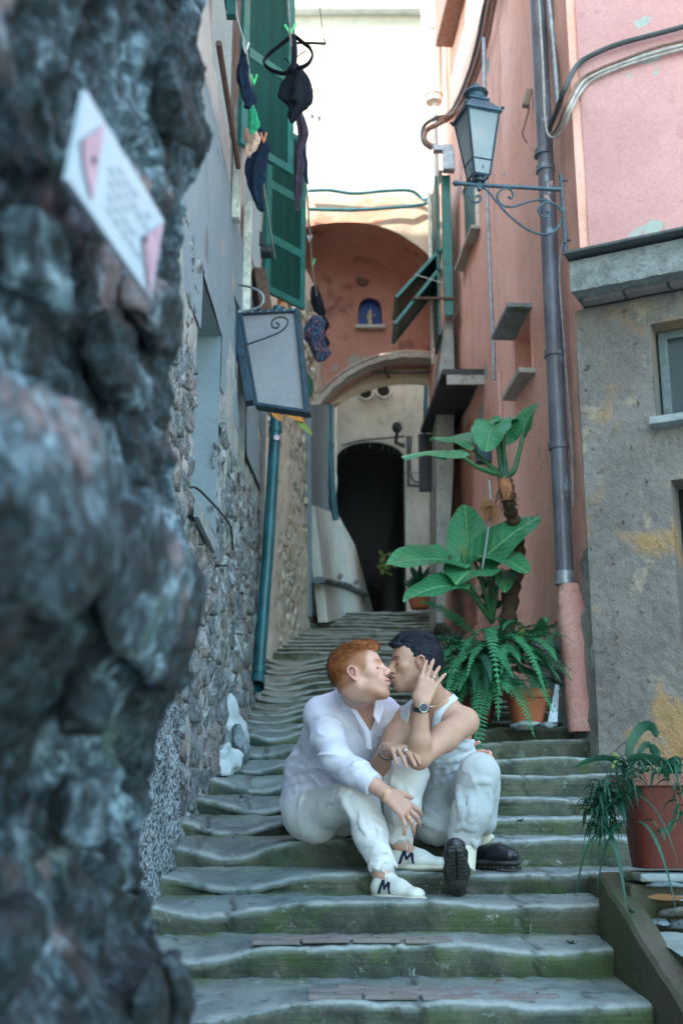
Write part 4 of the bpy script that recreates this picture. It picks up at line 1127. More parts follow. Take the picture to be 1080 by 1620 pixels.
# plastered boot round its foot
bt = P(906, 925, 7.0); bb_ = P(910, 1152, 7.0)
m = MB(); prof = []
n_ = 26; V = []; F = []
for i in range(n_):
    t = i / (n_ - 1); c = Vector((lerp(1.385, 1.44, t), lerp(7.0, 6.93, t), lerp(bt.z, bb_.z - .03, t)))
    rad = lerp(.060, .105, min(1, t * 4)) if t < .3 else lerp(.100, .115, (t - .3) / .7)
    for k in range(20):
        a = 2 * pi * k / 20; sq_ = (abs(cos(a)) ** 4 + abs(sin(a)) ** 4) ** -.25
        p_ = Vector((cos(a), sin(a), 0)) * rad * lerp(1, sq_, .6)
        nzv = float(fbm(np.array([[c.x + p_.x, c.y + p_.y, c.z]]), 9, 3, 4)[0])
        V.append(c + p_ * (1 + nzv * .09))
for i in range(n_ - 1):
    for k in range(20): F.append((i*20+k, i*20+(k+1) % 20, (i+1)*20+(k+1) % 20, (i+1)*20+k))
M['boot_pink'] = weathered('boot_pink', (.62, .31, .27), (.68, .38, .33), (.36, .20, .17), 5, .9, .9, .012, 50, hb=.6, hf=.8, patches=[((.30, .32, .30), 5, .66, .02, -.8)], darkamt=.5)
mesh('plaster_boot', V, [f[::-1] for f in F], M['boot_pink'], dp, True)

gp = [P(440, 486, 8.12), P(437, 655, 8.12), P(424, 870, 8.12), P(409, 1070, 8.12)]
gpipe = pipe('drainpipe', gp, .042, M['pipe_green'], 'dark green drainpipe hanging past the left house corner, open at the bottom', [P(436, 680, 8.12), P(410, 1058, 8.12)])
MB().tube([gp[-1], P(407, 1086, 8.03)], [.044, .050], 18, cap=False).tube([gp[-1] + Vector((0, -.01, .0)), P(407, 1085, 8.04)], [.036, .044], 18, cap=False).build('pipe_mouth', M['pipe_green'], gpipe, True)
MB().lathe(P(407, 1081, 8.05), [(0, 0), (.044, 0)], 18).build('mouth_hollow', M['dark_hole'], gpipe)
c = P(438, 692, 8.06); MB().lathe(c, [(0, 0), (.022, .0)], 14, Matrix.Rotation(radians(90), 3, 'X')).build('round_sticker', simple('sticker', (.7, .5, .55), .5), gpipe)

dpp = pipe('drainpipe', [P(520, 640, 12.6), P(521, 700, 12.6), P(527, 800, 12.6), P(531, 822, 12.6)], .038, M['pipe_green'], 'dark far drainpipe down the corner left of the tunnel mouth', [P(522, 705, 12.6)])
pipe('vent_pipe', [P(686, -60, 10.9), P(686, 60, 10.9), P(686, 162, 10.9)], .090, M['pipe_pale'], 'thick pale square-looking downpipe at the top of the pink wall beside the white sky-lit wall', [P(686, 50, 10.9), P(686, 150, 10.9)], 12)
pipe('drainpipe', [P(687, 160, 10.9), P(689, 240, 10.9), P(691, 310, 10.9), P(692, 500, 10.9)], .030, M['pipe_pale'], 'thin white pipe continuing below the thick pale downpipe', [])
pipe('wall_pipe', [P(765, 60, 8.75), P(768, 250, 8.75), P(773, 400, 8.75), P(780, 560, 8.75), P(781, 600, 8.75)], .016, M['zinc'], 'thin grey conduit running down the middle of the rose pink wall', [])
pipe('wall_pipe', [P(789, 588, 8.2), P(790, 620, 8.2), P(793, 700, 8.2)], .020, M['boot_pink'], 'short pink painted pipe with a bent top above the big leaves', [])
pipe('wall_pipe', [P(866, -20, 6.9), P(871, 30, 6.9), P(877, 95, 6.9), P(882, 165, 6.9)], .020, M['zinc'], 'short grey conduit just right of the tall drainpipe at the top', [])
pipe('wall_pipe', [P(674, 602, 13.6), P(672, 690, 13.6)], .028, M['pipe_green'], 'short dark teal pipe on the grey wall above the tunnel, right of the round vents', [])

def cables(name, runs, label, mat=None, cat='cable'):
    t = thing(name, runs[0][0][0], label, cat)
    for pts, r, mt in runs: MB().tube(curve2(pts, 8), r, 8).build('strand', M[mt], t, True)
    return t
# bundle across the pink corner house
def C3(pts, off=.03): return [onC(a, b, OU, off) for a, b in pts]
arm = C3([(1100, 34), (1040, 52), (985, 68), (940, 84), (915, 100)], .04)
cables('cable_bundle', [
    (C3([(1110, 34), (1040, 53), (980, 69), (938, 86), (912, 104)], .04) + [P(893, 140, 6.5), P(880, 175, 6.7), P(868, 205, 6.9)], .017, 'cable'),
    (C3([(1110, 58), (1040, 74), (985, 94), (945, 110), (918, 126)], .03) + [P(897, 160, 6.5), P(884, 196, 6.65), P(872, 214, 6.85)], .010, 'cable_brown'),
    (C3([(1110, 64), (1040, 82), (985, 100), (945, 116), (920, 132)], .03) + [P(900, 168, 6.5), P(886, 200, 6.65), P(874, 218, 6.85)], .010, 'cable_pale'),
    (C3([(1110, 70), (1040, 88), (985, 105), (945, 122), (922, 140)], .03) + [P(902, 175, 6.5), P(888, 210, 6.65), P(870, 216, 6.85), P(862, 190, 6.9), P(858, 100, 6.9), P(852, 0, 6.9)], .008, 'cable_pale')],
    'bundle of grey, brown and pale cables swinging across the bright pink corner wall')
RW = lambda pts, off=.05: [onR(a, b, off) for a, b in pts]
cables('cable_bundle', [
    (RW([(790, -30), (776, 0), (764, 60), (748, 115), (728, 162), (712, 185)]) + [P(695, 195, 10.4), P(676, 205, 10.5), P(671, 220, 10.5), P(685, 232, 10.5), P(705, 232, 10.5)], .028, 'cable_brown'),
    (RW([(784, -30), (768, 0), (756, 60), (741, 115), (720, 165), (706, 182)]) + [P(690, 186, 10.4), P(670, 200, 10.5), P(669, 224, 10.5), P(682, 236, 10.5)], .020, 'cable'),
    (RW([(796, -30), (783, 0), (771, 60), (755, 115), (735, 162), (716, 180)]) + [P(692, 190, 10.4)], .016, 'cable_brown')],
    'thick brown cables curving down the rose wall to the lamp corner and looping')
cables('wall_cable', [([P(487, 302, 11.5), P(520, 301, 11.5), P(560, 306, 11.5), P(610, 302, 11.5), P(650, 302, 11.5), P(672, 316, 11.5), P(690, 300, 11.2), P(697, 270, 11.0)], .020, 'pipe_green'),
    ([P(487, 331, 11.5), P(560, 332, 11.5), P(640, 327, 11.5), P(672, 322, 11.5), P(690, 310, 11.2), P(692, 360, 11.1), P(691, 430, 11.1)], .020, 'pipe_green'),
    ([P(676, 318, 11.3), P(690, 335, 11.2), P(694, 420, 11.2)], .016, 'cable_pale')], 'two dark green cables crossing the cream band above the vaulted arch')
cables('wall_cable', [([P(318, 300, 5.6), P(338, 350, 5.9), P(350, 400, 6.2), P(362, 450, 6.5), P(378, 488, 6.7)], .010, 'cable'),
    ([P(318, 215, 5.4), P(335, 300, 5.8), P(345, 360, 6.1), P(352, 415, 6.3)], .007, 'cable')], 'dark cables sagging down the left plaster wall to the light box')
cables('cable', [([P(377, 494, 6.70), P(385, 492, 6.70), P(405, 488, 6.68), P(416, 478, 6.66), P(414, 465, 6.68), P(398, 455, 6.72), P(375, 450, 6.8)], .008, 'zinc')], 'pale grey looped cable feeding the top of the light box')
cables('cable', [([P(486, 618, 12.6), P(510, 600, 12.6), P(548, 590, 12.6), P(575, 585, 12.6), P(600, 590, 12.6)], .012, 'cable'),
    ([P(600, 588, 12.6), P(640, 590, 12.6), P(690, 588, 12.6)], .012, 'cable'), ([P(608, 576, 12.6), P(610, 588, 12.6), P(616, 598, 12.6)], .016, 'cable')], 'dark wires clipped along the beige lower arch')
cables('cable', [([P(540, 705, 13.6), P(570, 697, 13.6), P(610, 693, 13.6), P(640, 690, 13.6)], .012, 'cable'), ([P(645, 690, 13.6), P(646, 760, 13.6), P(650, 768, 13.6), P(690, 768, 13.6)], .018, 'cable'),
    ([P(640, 748, 13.6), P(690, 746, 13.6)], .012, 'cable_pale'), ([P(650, 690, 13.6), P(652, 758, 13.6), P(690, 760, 13.6)], .012, 'cable')], 'wires and conduits round the top and right side of the tunnel mouth')
cables('cable', [([P(893, 330, 6.9), P(898, 360, 6.9), P(884, 420, 6.95), P(893, 560, 6.95), P(903, 700, 6.95), P(906, 800, 6.95)], .006, 'zinc')], 'thin cable running down beside the tall drainpipe')
cables('cable', [([P(834, 150, 7.6), P(836, 170, 7.6), P(830, 195, 7.6), P(826, 212, 7.6), P(833, 226, 7.6)], .006, 'cable_brown')], 'loose curl of wire dangling on the rose wall left of the drainpipe')
t = thing('junction_box', P(833, 155, 7.6), 'small pale junction fitting on the rose wall near the drainpipe', 'fitting')
MB().box(P(833, 158, 7.55), (.05, .06, .12), Matrix.Rotation(.3, 3, 'Y'), .012).box(P(837, 146, 7.55), (.05, .05, .04), None, .01).build('housing', M['stucco_white'], t)
t = thing('junction_box', P(708, 255, 10.4), 'grey junction box under the cable loop left of the lantern', 'fitting')
MB().box(P(709, 256, 10.45), (.12, .10, .22), None, .012).box(P(700, 236, 10.45), (.20, .08, .07), None, .012).build('housing', M['zinc'], t)
# small round lamp over tunnel
t = thing('tunnel_lamp', P(628, 680, 13.5), 'small dark round bulkhead lamp with wires above the tunnel mouth', 'lamp')
MB().lathe(P(628, 676, 13.45), [(0, -.07), (.05, -.05), (.068, 0), (.05, .05), (0, .07)], 18).build('globe', M['iron'], t, True)
MB().tube([P(628, 684, 13.5), P(626, 700, 13.6), P(640, 706, 13.6)], .025, 8).build('mount', M['iron'], t, True)

# ============================================================ light box sign on the left wall
Yb = 6.8
lb = thing('light_box_sign', P(372, 560, Yb), 'blank grey light box sign in a dark blue metal frame hung from the left wall', 'sign')
M['frame_blue'] = simple('frame_blue', (.018, .045, .07), .5, .3, .35, 12, .3)
q0, q1, q2, q3 = P(381, 497, Yb), P(470, 492, Yb - .02), P(486, 652, Yb + .02), P(406, 640, Yb + .04)
nb = (q1 - q0).cross(q3 - q0).normalized()
if nb.y > 0: nb = -nb
M['panel'] = weathered('sign_panel', (.26, .26, .29), (.32, .31, .33), (.24, .25, .28), 2, .5, .1, .002, 30, streak=((3, 3, .8), (.28, .30, .34), .4), darkamt=.3)
MB().prism([q0, q1, q2, q3], -nb * .09).build('panel', M['panel'], lb)
m = MB()
for a, b_ in ((q0, q1), (q1, q2), (q2, q3), (q3, q0)):
    d = (b_ - a).normalized(); R = Matrix((d, nb, d.cross(nb))).transposed()
    m.box((a + b_) / 2 - nb * .04, ((b_ - a).length + .02, .13, .022 if a is not q1 else .032), R, .004)
m.build('frame', M['frame_blue'], lb)
m = MB().box((q0 + q3) / 2 + Vector((-.04, .0, 0)), (.05, .10, .60), Matrix.Rotation(radians(-10), 3, 'Y') @ Matrix.Rotation(0, 3, 'X'), .004)
m.box(P(370, 545, Yb - .05), (.04, .12, .48), None, .004); m.build('wall_bracket', M['frame_blue'], lb)
m = MB().tube(curve2(px3([(380, 549), (400, 542), (425, 533), (443, 525), (453, 516), (455, 507), (448, 502), (437, 503), (430, 509), (431, 517), (438, 519), (441, 513), (436, 510)], Yb - .12)), .006, 6)
m.tube(curve2(px3([(381, 548), (390, 552), (391, 561), (383, 565), (377, 560)], Yb - .12)), .005, 6)
m.build('scroll', M['iron'], lb, True)
for i in range(7):
    pp = lerp(q0, q1, (i + .5) / 7) + nb * .028; MB().box(pp, (.008, .006, .008), None, 0).build('rivet', M['zinc'], lb)

# ============================================================ plaque on the near wall
pl0 = -.47 + .0; 
# corner px at plane of near wall, 3.5 cm proud
nW = Vector(tuple(nrw)); O_ = Vector(tuple(endp)) + nW * .045
def onW(px, py, off=0): return on_plane(px, py, O_ + nW * off, nW)
A0, A1, A2, A3 = onW(136, 141), onW(260, 349), onW(239, 472), onW(108, 284)
pq = thing('wall_sign', A3, 'slanted white sign with two pale red triangles screwed to the near rubble wall', 'sign')
M['sign_white'] = weathered('sign_white', (.36, .43, .49), (.40, .47, .52), (.32, .38, .44), 9, .45, .05, .001, 60, darkamt=.2)
M['sign_red'] = simple('sign_red', (.36, .22, .28), .5)
M['sign_ink'] = simple('sign_ink', (.29, .345, .405), .5)
MB().prism([A0, A1, A2, A3], -nW * .006).build('sign_plate', M['sign_white'], pq)
def bil(u, v, off=.003):
    return (A0 * (1 - u) + A1 * u) * (1 - v) + (A3 * (1 - u) + A2 * u) * v + nW * off
MB().prism([bil(.30, .02), bil(.10, .62), bil(.16, .65), bil(.56, .98)][::-1] if False else [onW(164, 198, .003), onW(129, 222, .003), onW(133, 262, .003), onW(146, 318, .003)], nW * .0015).build('red_triangle', M['sign_red'], pq)
MB().prism([onW(257, 352, .003), onW(226, 378, .003), onW(237, 468, .003)], nW * .0015).build('red_triangle', M['sign_red'], pq)
for j in range(5):     # faint lines of unreadable text
    for i in range(6):
        if random.random() < .2: continue
        u = .30 + i * .09 + j * .015; v = .22 + j * .13
        MB().quad(bil(u, v), bil(u + .07, v), bil(u + .07, v + .035), bil(u, v + .035)).build('text_line', M['sign_ink'], pq)
for px, py in ((147, 253), (229, 378)): MB().lathe(onW(px, py, .004), [(0, .004), (.004, .003), (.0055, 0)], 12, Matrix((Vector((0, 0, 1)).cross(nW), Vector((0, 0, 1)), nW)).transposed()).build('screw', M['iron'], pq, True)

# ============================================================ washing lines
M['rope'] = simple('rope', (.52, .52, .50), .8)
M['cloth_navy'] = simple('cloth_navy', (.008, .018, .038), .9, 0, .4, 18, .5, .01, .2)
M['cloth_black'] = simple('cloth_black', (.008, .010, .016), .9, 0, .4, 18, .5, .01, .2)
M['cloth_plum'] = simple('cloth_plum', (.045, .030, .045), .9, 0, .4, 18, .5, .01, .2)
M['cloth_green'] = simple('cloth_green', (.02, .30, .14), .9, 0, .3)
M['cloth_pinkish'] = simple('cloth_pinkish', (.58, .36, .28), .9, 0, .3)
M['cloth_orange'] = simple('cloth_orange', (.70, .25, .12), .9, 0, .3)
n = NT('cloth_print'); v_ = n.voro(55, out='Color'); M['cloth_print'] = n.done(n.mix(n.ramp(n.voro(55), .2, .45), n.mix(n.ramp(n.noise(20), .45, .55), (.05, .20, .32), (.36, .14, .10)), (.02, .03, .07)), .9)
M['peg_green'] = simple('peg_green', (.08, .62, .20), .5); M['peg_white'] = simple('peg_white', (.7, .72, .74), .5)
cables('clothesline', [([P(371, -10, 5.3), P(376, 30, 5.4), P(390, 80, 5.6)], .006, 'rope'), ([P(390, 80, 5.6), P(412, 260, 6.6), P(441, 445, 8.7)], .006, 'rope')], 'left washing line running back beside the green shutters', cat='clothesline')
cables('clothesline', [([P(455, -10, 5.3), P(459, 55, 5.6), P(466, 140, 6.1)], .006, 'rope'), ([P(466, 140, 6.1), P(484, 290, 7.3), P(494, 420, 8.6), P(501, 470, 9.3), P(509, 600, 10.4)], .006, 'rope')], 'right washing line hung with dark laundry in front of the white wall', cat='clothesline')
arm_t = thing('iron_rod', P(490, 68, 6.0), 'short dark iron rod with a hanging wire holding the right washing line', 'rod')
MB().tube([P(470, 68, 6.05), P(490, 68, 6.0), P(514, 69, 5.9)], .008, 8).tube([P(512, 60, 5.9), P(515, 68, 5.9), P(512, 72, 5.9), P(508, 68, 5.9)], .004, 6).build('rod', M['iron'], arm_t, True)
MB().tube([P(503, -10, 5.9), P(511, 58, 5.9)], .0025, 5).build('wire', M['iron'], arm_t, True)
def cloth(name, label, cat, prof, Y, mat, dx=0, thick=.5, group='laundry on the washing lines', pegs=(), seed=0):
    """hanging bunched cloth; prof = [(px centre, py, half width px)] top to bottom"""
    t = thing(name, P(prof[0][0], prof[0][1], Y), label, cat, group)
    n = 28; rows = []
    cs = [Vector((a, b, w_)) for a, b, w_ in prof]; cv = curve2(cs, 7)
    V = []; F = []
    for i, q in enumerate(cv):
        c = P(q.x, q.y, Y); s_ = (P(q.x + 1, q.y, Y) - c).length; w_ = max(.004, q.z * s_)
        for k in range(n):
            a = 2 * pi * k / n
            rr = 1 + .22 * sin(a * 5 + seed + i * .12) + .25 * float(vnoise(np.array([[cos(a) * 1.7 + seed, sin(a) * 1.7, i * .22]]), 3)[0])
            V.append(c + Vector((cos(a) * w_ * rr, sin(a) * w_ * rr * thick, .012 * float(vnoise(np.array([[a, i * .3, seed]]), 5)[0]))))
    m_ = len(cv)
    for i in range(m_ - 1):
        for k in range(n): F.append((i*n+k, i*n+(k+1) % n, (i+1)*n+(k+1) % n, (i+1)*n+k))
    F.append(tuple(range(n))); F.append(tuple((m_-1)*n + n-1-k for k in range(n)))
    mesh('fabric', V, [f[::-1] for f in F], M[mat], t, True)
    for (px, py, mt) in pegs:
        c = P(px, py, Y - .03)
        for sgn in (-1, 1): MB().box(c + Vector((sgn * .008, 0, 0)), (.010, .014, .07), Matrix.Rotation(sgn * .25, 3, 'Y'), .002).build('clothes_peg', M[mt], t)
    return t
# black swimsuit / bra pair with straps at the top right
bs = thing('bikini', P(466, 55, 5.75), 'black bathing top with looping straps, topmost on the right washing line', 'bikini', 'laundry on the washing lines')
def ribbon(pts, Y, w_, mat, parent, name='strap'):
    pp = curve2(px3(pts, Y), 8); m = MB().tube(pp, w_, 10, flat=.35); return m.build(name, M[mat], parent, True)
ribbon([(462, 56), (450, 66), (432, 80), (420, 92), (418, 101), (428, 110), (445, 116), (462, 114)], 5.75, .019, 'cloth_black', bs)
ribbon([(466, 57), (480, 68), (490, 76), (494, 88), (488, 100), (478, 106), (466, 108)], 5.72, .020, 'cloth_black', bs)
ribbon([(463, 55), (466, 80), (464, 110)], 5.7, .016, 'cloth_black', bs)
ribbon([(450, 92), (458, 100), (460, 108)], 5.72, .006, 'cloth_black', bs)
ribbon([(466, 92), (478, 84), (484, 80)], 5.72, .005, 'cloth_black', bs)
MB().box(P(463, 46, 5.7), (.012, .014, .08), Matrix.Rotation(.4, 3, 'Y'), .002).box(P(455, 47, 5.7), (.012, .014, .07), Matrix.Rotation(-.5, 3, 'Y'), .002).build('clothes_peg', M['peg_green'], bs)
cloth('bathing_suit', 'black gathered bathing suit piece hanging in the middle of the right washing line', 'swimwear', [(467, 104, 8), (468, 118, 14), (468, 140, 22), (470, 158, 23), (473, 170, 15), (465, 182, 8), (462, 193, 3)], 5.85, 'cloth_black', seed=1)
cloth('towel', 'twisted plum and navy garment hanging long below the black swimsuit', 'garment', [(471, 172, 5), (475, 190, 7), (480, 215, 7), (473, 238, 6), (474, 262, 7), (472, 285, 6), (471, 310, 5), (470, 335, 3)], 6.3, 'cloth_plum', seed=2)
cloth('stocking', 'narrow dark stocking hanging beside the plum garment', 'stocking', [(479, 232, 3), (482, 255, 4), (484, 275, 3), (486, 291, 2)], 6.4, 'cloth_navy', seed=3)
cloth('sock', 'long navy sock, topmost on the left washing line', 'sock', [(390, 74, 5), (387, 95, 7), (384, 118, 9), (389, 140, 9), (394, 158, 9), (391, 170, 5)], 5.7, 'cloth_navy', pegs=[(389, 76, 'peg_white')], seed=4)
cloth('cloth_strip', 'bright green cloth pinned below the navy sock', 'cloth', [(396, 165, 3), (400, 180, 6), (402, 195, 8), (401, 206, 6), (399, 212, 2)], 5.9, 'cloth_green', pegs=[(402, 126, 'peg_green')], seed=5)
cloth('underwear', 'pale pinkish underwear bunched under the green cloth', 'underwear', [(394, 203, 5), (398, 214, 12), (399, 226, 10), (395, 238, 7), (393, 247, 3)], 6.0, 'cloth_pinkish', seed=6)
cloth('trousers', 'bunched dark navy garment hanging lowest but one on the left washing line', 'garment', [(411, 200, 3), (414, 222, 6), (412, 236, 13), (408, 252, 15), (405, 272, 15), (405, 292, 11), (408, 310, 8), (412, 328, 5), (416, 334, 2)], 6.3, 'cloth_navy', pegs=[(417, 218, 'cloth_orange')], seed=7)
cloth('pennant_cloth', 'orange and white striped cloth tip pinned at the far end of the left washing line', 'cloth', [(443, 443, 1.5), (443, 458, 3.5), (445, 475, 5.5), (446, 487, 6)], 8.3, 'cloth_orange', seed=8)
cloth('swim_shorts', 'black and red garment bunched above the patterned one on the right washing line', 'garment', [(497, 452, 4), (499, 465, 7), (502, 480, 9), (506, 492, 8), (508, 500, 4)], 9.3, 'cloth_black', pegs=[(495, 415, 'peg_green'), (490, 378, 'peg_white')], seed=9)
cloth('patterned_trunks', 'colourful blue patterned trunks hanging at the low end of the right washing line', 'swimwear', [(502, 498, 5), (500, 512, 14), (497, 530, 15), (502, 545, 12), (508, 560, 13), (507, 572, 5)], 9.3, 'cloth_print', seed=10)
cloth('ruffled_strap', 'black ruffled strap hanging beside the patterned trunks', 'strap', [(508, 500, 4), (515, 515, 6), (510, 528, 4), (516, 543, 5), (512, 556, 3)], 9.35, 'cloth_black', seed=11)

# trailing croton leaf under the light box
def leafshape(L, W, n=8, fold=.25, droop=.5, curl=0.0):
    """simple elliptical leaf, along +X, returns verts, faces"""
    V = []; F = []
    for i in range(n + 1):
        t = i / n; w_ = W / 2 * sin(pi * min(1, t * .96 + .03)) ** .8 * (1 - .25 * t)
        x = L * (t - droop * t ** 2 * .25); z = -L * droop * t ** 2 * .6
        V += [(x, -w_, z + fold * w_), (x, 0, z), (x, w_, z + fold * w_)]
    for i in range(n):
        for j in (0, 1): F.append((i*3 + j, i*3 + j + 1, (i+1)*3 + j + 1, (i+1)*3 + j))
    return V, F
def leafmat(name, a, b_, vein=None, rough=.45, trans=.25):
    n = NT(name); r = n.rnd(); x = n.noise(6, 4)
    c = n.mix(n.ramp(x, .35, .65), a, b_)
    c = n.mix(n.math('MULTIPLY', r, .45), c, tuple(min(1, q * 1.7) for q in a))
    vv = None
    if vein:
        lx, ly = n.attr('lx'), n.math('ABSOLUTE', n.attr('ly'))
        f = n.math('FRACT', n.math('SUBTRACT', n.math('MULTIPLY', lx, 6.5), n.math('MULTIPLY', ly, 2.3)))
        tri = n.math('ABSOLUTE', n.math('SUBTRACT', f, .5))
        side = n.math('MULTIPLY', n.ramp(tri, .43, .5), .75); midr = n.math('SUBTRACT', 1.0, n.ramp(ly, .02, .06))
        vv = n.math('MAXIMUM', side, midr); c = n.mix(n.math('MULTIPLY', vv, .8), c, vein)
        shade = n.ramp(tri, .0, .5); c = n.mix(n.math('MULTIPLY', n.math('SUBTRACT', 1.0, shade), .35), c, n.mix(1.0, c, (.5, .55, .6), 'MULTIPLY'))
        c = n.mix(n.math('MULTIPLY', n.ramp(n.noise(7, 5), .62, .72), .6), c, (.20, .22, .04))
    nz = n.noise(40, 3)
    m_ = n.done(c, rough, n.bump(n.math('ADD', n.math('MULTIPLY', vv, -1.2), nz) if vein else nz, .6 if vein else .35, .006), Specular_IOR_Level=.35)
    tr_ = n.t.nodes.new('ShaderNodeBsdfTranslucent'); n.put(tr_.inputs['Color'], c)
    mx = n.t.nodes.new('ShaderNodeMixShader'); mx.inputs[0].default_value = trans
    out = n.t.nodes['Material Output']; n.t.links.new(n.b.outputs[0], mx.inputs[1]); n.t.links.new(tr_.outputs[0], mx.inputs[2]); n.t.links.new(mx.outputs[0], out.inputs['Surface'])
    return m_
M['leaf_big'] = leafmat('leaf_big', (.03, .17, .065), (.05, .25, .11), (.20, .42, .18), .42)
M['leaf_fern'] = leafmat('leaf_fern', (.025, .15, .065), (.05, .24, .10), None, .55)
M['leaf_dark'] = leafmat('leaf_dark', (.012, .065, .035), (.022, .10, .05), None, .5)
M['leaf_lime'] = leafmat('leaf_lime', (.10, .22, .02), (.16, .28, .03), (.3, .4, .1), .45, .35)
M['leaf_spider'] = leafmat('leaf_spider', (.007, .045, .028), (.022, .105, .06), None, .42)
M['leaf_dead'] = leafmat('leaf_dead', (.13, .055, .022), (.22, .12, .05), None, .8)
M['leaf_orange'] = leafmat('leaf_orange', (.65, .16, .03), (.55, .30, .04), None, .5)
M['stem_green'] = simple('stem_green', (.03, .12, .045), .5); M['stem_dark'] = simple('stem_dark', (.02, .07, .035), .5)
M['bark'] = weathered('bark', (.055, .035, .025), (.12, .065, .04), (.04, .025, .02), 20, .9, 1.2, .02, 60, darkamt=.8)
M['terracotta'] = weathered('terracotta', (.40, .115, .05), (.46, .15, .07), (.36, .13, .08), 4, .75, .3, .003, 60, patches=[((.52, .36, .28), 5, .68, .05, 0)], darkamt=.4)
M['terracotta_dark'] = weathered('terracotta_dark', (.10, .018, .011), (.13, .024, .014), (.06, .014, .01), 4, .65, .2, .003, 50, darkamt=.5)
M['soil'] = simple('soil', (.03, .022, .015), .95, 0, .5, 40, 1, .02)

def leaf_at(base, tip, W, nrm, mat, parent, name='leaf', n=8, droop=.2, fold=.25):
    base, tip = Vector(base), Vector(tip); d = tip - base; L = d.length; x = d.normalized(); nrm = Vector(nrm); z = (nrm - x * nrm.dot(x)).normalized(); y = z.cross(x)
    V, F = leafshape(L, W, n, fold, droop)
    dz = V[-2][2]; pts = []
    for v in V:
        t = v[0] / L
        pts.append(base + x * v[0] + y * v[1] + z * (v[2] - dz * t))
    return mesh(name, pts, F, mat, parent, True)
cr = thing('croton_sprig', P(447, 655, 7.6), 'orange and green leaf sprig poking out below the light box', 'plant')
leaf_at(P(430, 650, 7.6), P(448, 668, 7.55), .06, (0, -1, .3), M['leaf_orange'], cr)
leaf_at(P(448, 652, 7.6), P(484, 668, 7.55), .06, (0, -1, .3), M['leaf_orange'], cr)
leaf_at(P(468, 664, 7.6), P(496, 690, 7.5), .05, (0, -1, .3), M['leaf_lime'], cr)
leaf_at(P(484, 590, 9.2), P(492, 632, 9.1), .10, (0, -1, .3), M['leaf_dark'], cr)

# ============================================================ base of the left wall: white lump, stones
def rock(name, c, sz, seed, mat, parent=None, sub=3, label=None, cat=None, group=None, nz=.2, flat=6):
    bm = bmesh.new(); bmesh.ops.create_icosphere(bm, subdivisions=sub, radius=1)
    bm.verts.index_update(); v = np.array([x.co[:] for x in bm.verts]); F = [[x.index for x in f.verts] for f in bm.faces]; bm.free()
    R3 = random.Random(seed)
    for _ in range(flat):
        nn = np.array([R3.gauss(0, 1), R3.gauss(0, 1), R3.gauss(0, 1)]); nn /= np.linalg.norm(nn); dd = v @ nn; v = v - nn * (np.clip(dd - R3.uniform(.5, .8), 0, 1) * .92)[:, None]
    v = v * np.array(sz) / 2
    s_ = max(sz)
    v = v + (v / np.linalg.norm(v, axis=1)[:, None]) * (fbm(v + seed, 2.5 / s_, 4, seed % 50) * s_ * nz * .4)[:, None]
    o_ = mesh(name, v + np.array(c), F, M[mat], parent, True, origin=None if parent is None else None)
    if label: tag(o_, label, cat, group)
    return o_
c = P(372, 1165, 6.9)
lump = rock('mortar_lump', (c.x - .03, 6.95, c.z + .02), (.15, .62, .50), 4, 'lime_white', None, 4, 'whitewashed mortar lump at the foot of the left wall beside the steps', 'mortar lump', nz=.5, flat=9)
rock('mortar_lump', P(362, 1195, 6.5) + Vector((-.02, 0, -.02)), (.12, .45, .22), 9, 'lime_white', None, 4, 'small whitewashed foot of mortar just below the big white lump', 'mortar lump', nz=.5, flat=9)
rock('boulder', P(379, 1178, 6.72), (.13, .2, .24), 12, 'rock', None, 3, 'dark grey stone leaning on the whitewashed lump at the left wall', 'stone')
rock('boulder', P(363, 1098, 7.2) + Vector((-.02, 0, 0)), (.12, .2, .14), 15, 'rock', None, 3, 'dark squarish stone sitting on top of the white lump', 'stone')
rock('boulder', P(340, 1185, 6.2) + Vector((-.03, 0, 0)), (.1, .34, .42), 18, 'stone_left', None, 3, 'tall pinkish upright stone at the foot of the rubble wall', 'stone')
bar = thing('iron_bar', P(306, 771, 5.4), 'thin bent iron bar sticking out of the left wall above the slanting board', 'bar')
MB().tube(curve2([P(300, 771, 5.35), P(312, 773, 5.38), P(335, 795, 5.7), P(358, 822, 6.2), P(366, 840, 6.4), P(368, 870, 6.5)], 6), .006, 8).build('rod', M['iron'], bar, True)
bar = thing('iron_bar', P(350, 895, 6.1), 'short straight iron peg in the left rubble wall below the bent bar', 'bar')
MB().tube([P(340, 895, 6.2), P(360, 895, 5.9)], .005, 6).build('rod', M['iron'], bar, True)

# ============================================================ right foreground: kerb board, rubble, slab, planter
kb = thing('kerb_wall', (.92, 3.6, -.6), 'dark mossy sloping kerb between the stairs and the side slab at lower right', 'kerb')
M['kerb'] = weathered('kerb', (.085, .075, .06), (.07, .085, .045), (.025, .035, .02), 5, .8, .8, .008, 50, streak=((3, 3, 3), (.05, .09, .02), .6), darkamt=.7)
def kz(Y): return float(np.interp(Y, [2.2, 3.2, 3.75, 4.28], [-.80, -.50, -.34, -.172]))
V = []; F = []; ys = np.linspace(2.2, 4.30, 60)
for i, y in enumerate(ys):
    z = kz(y) + .006 * float(vnoise(np.array([[y * 14, 0, 0]]), 3)[0]); x = .893 + .006 * float(vnoise(np.array([[y * 9, 5, 0]]), 3)[0])
    V += [(x, y, z - .45), (x, y, z - .012), (x + .012, y, z), (x + .075, y, z), (x + .085, y, z - .012), (x + .085, y, z - .45)]
for i in range(59):
    for j in range(5): F.append((i*6+j, (i+1)*6+j, (i+1)*6+j+1, i*6+j+1))
F += [(0, 1, 2, 3, 4, 5)[::-1], tuple(59 * 6 + j for j in range(6))]
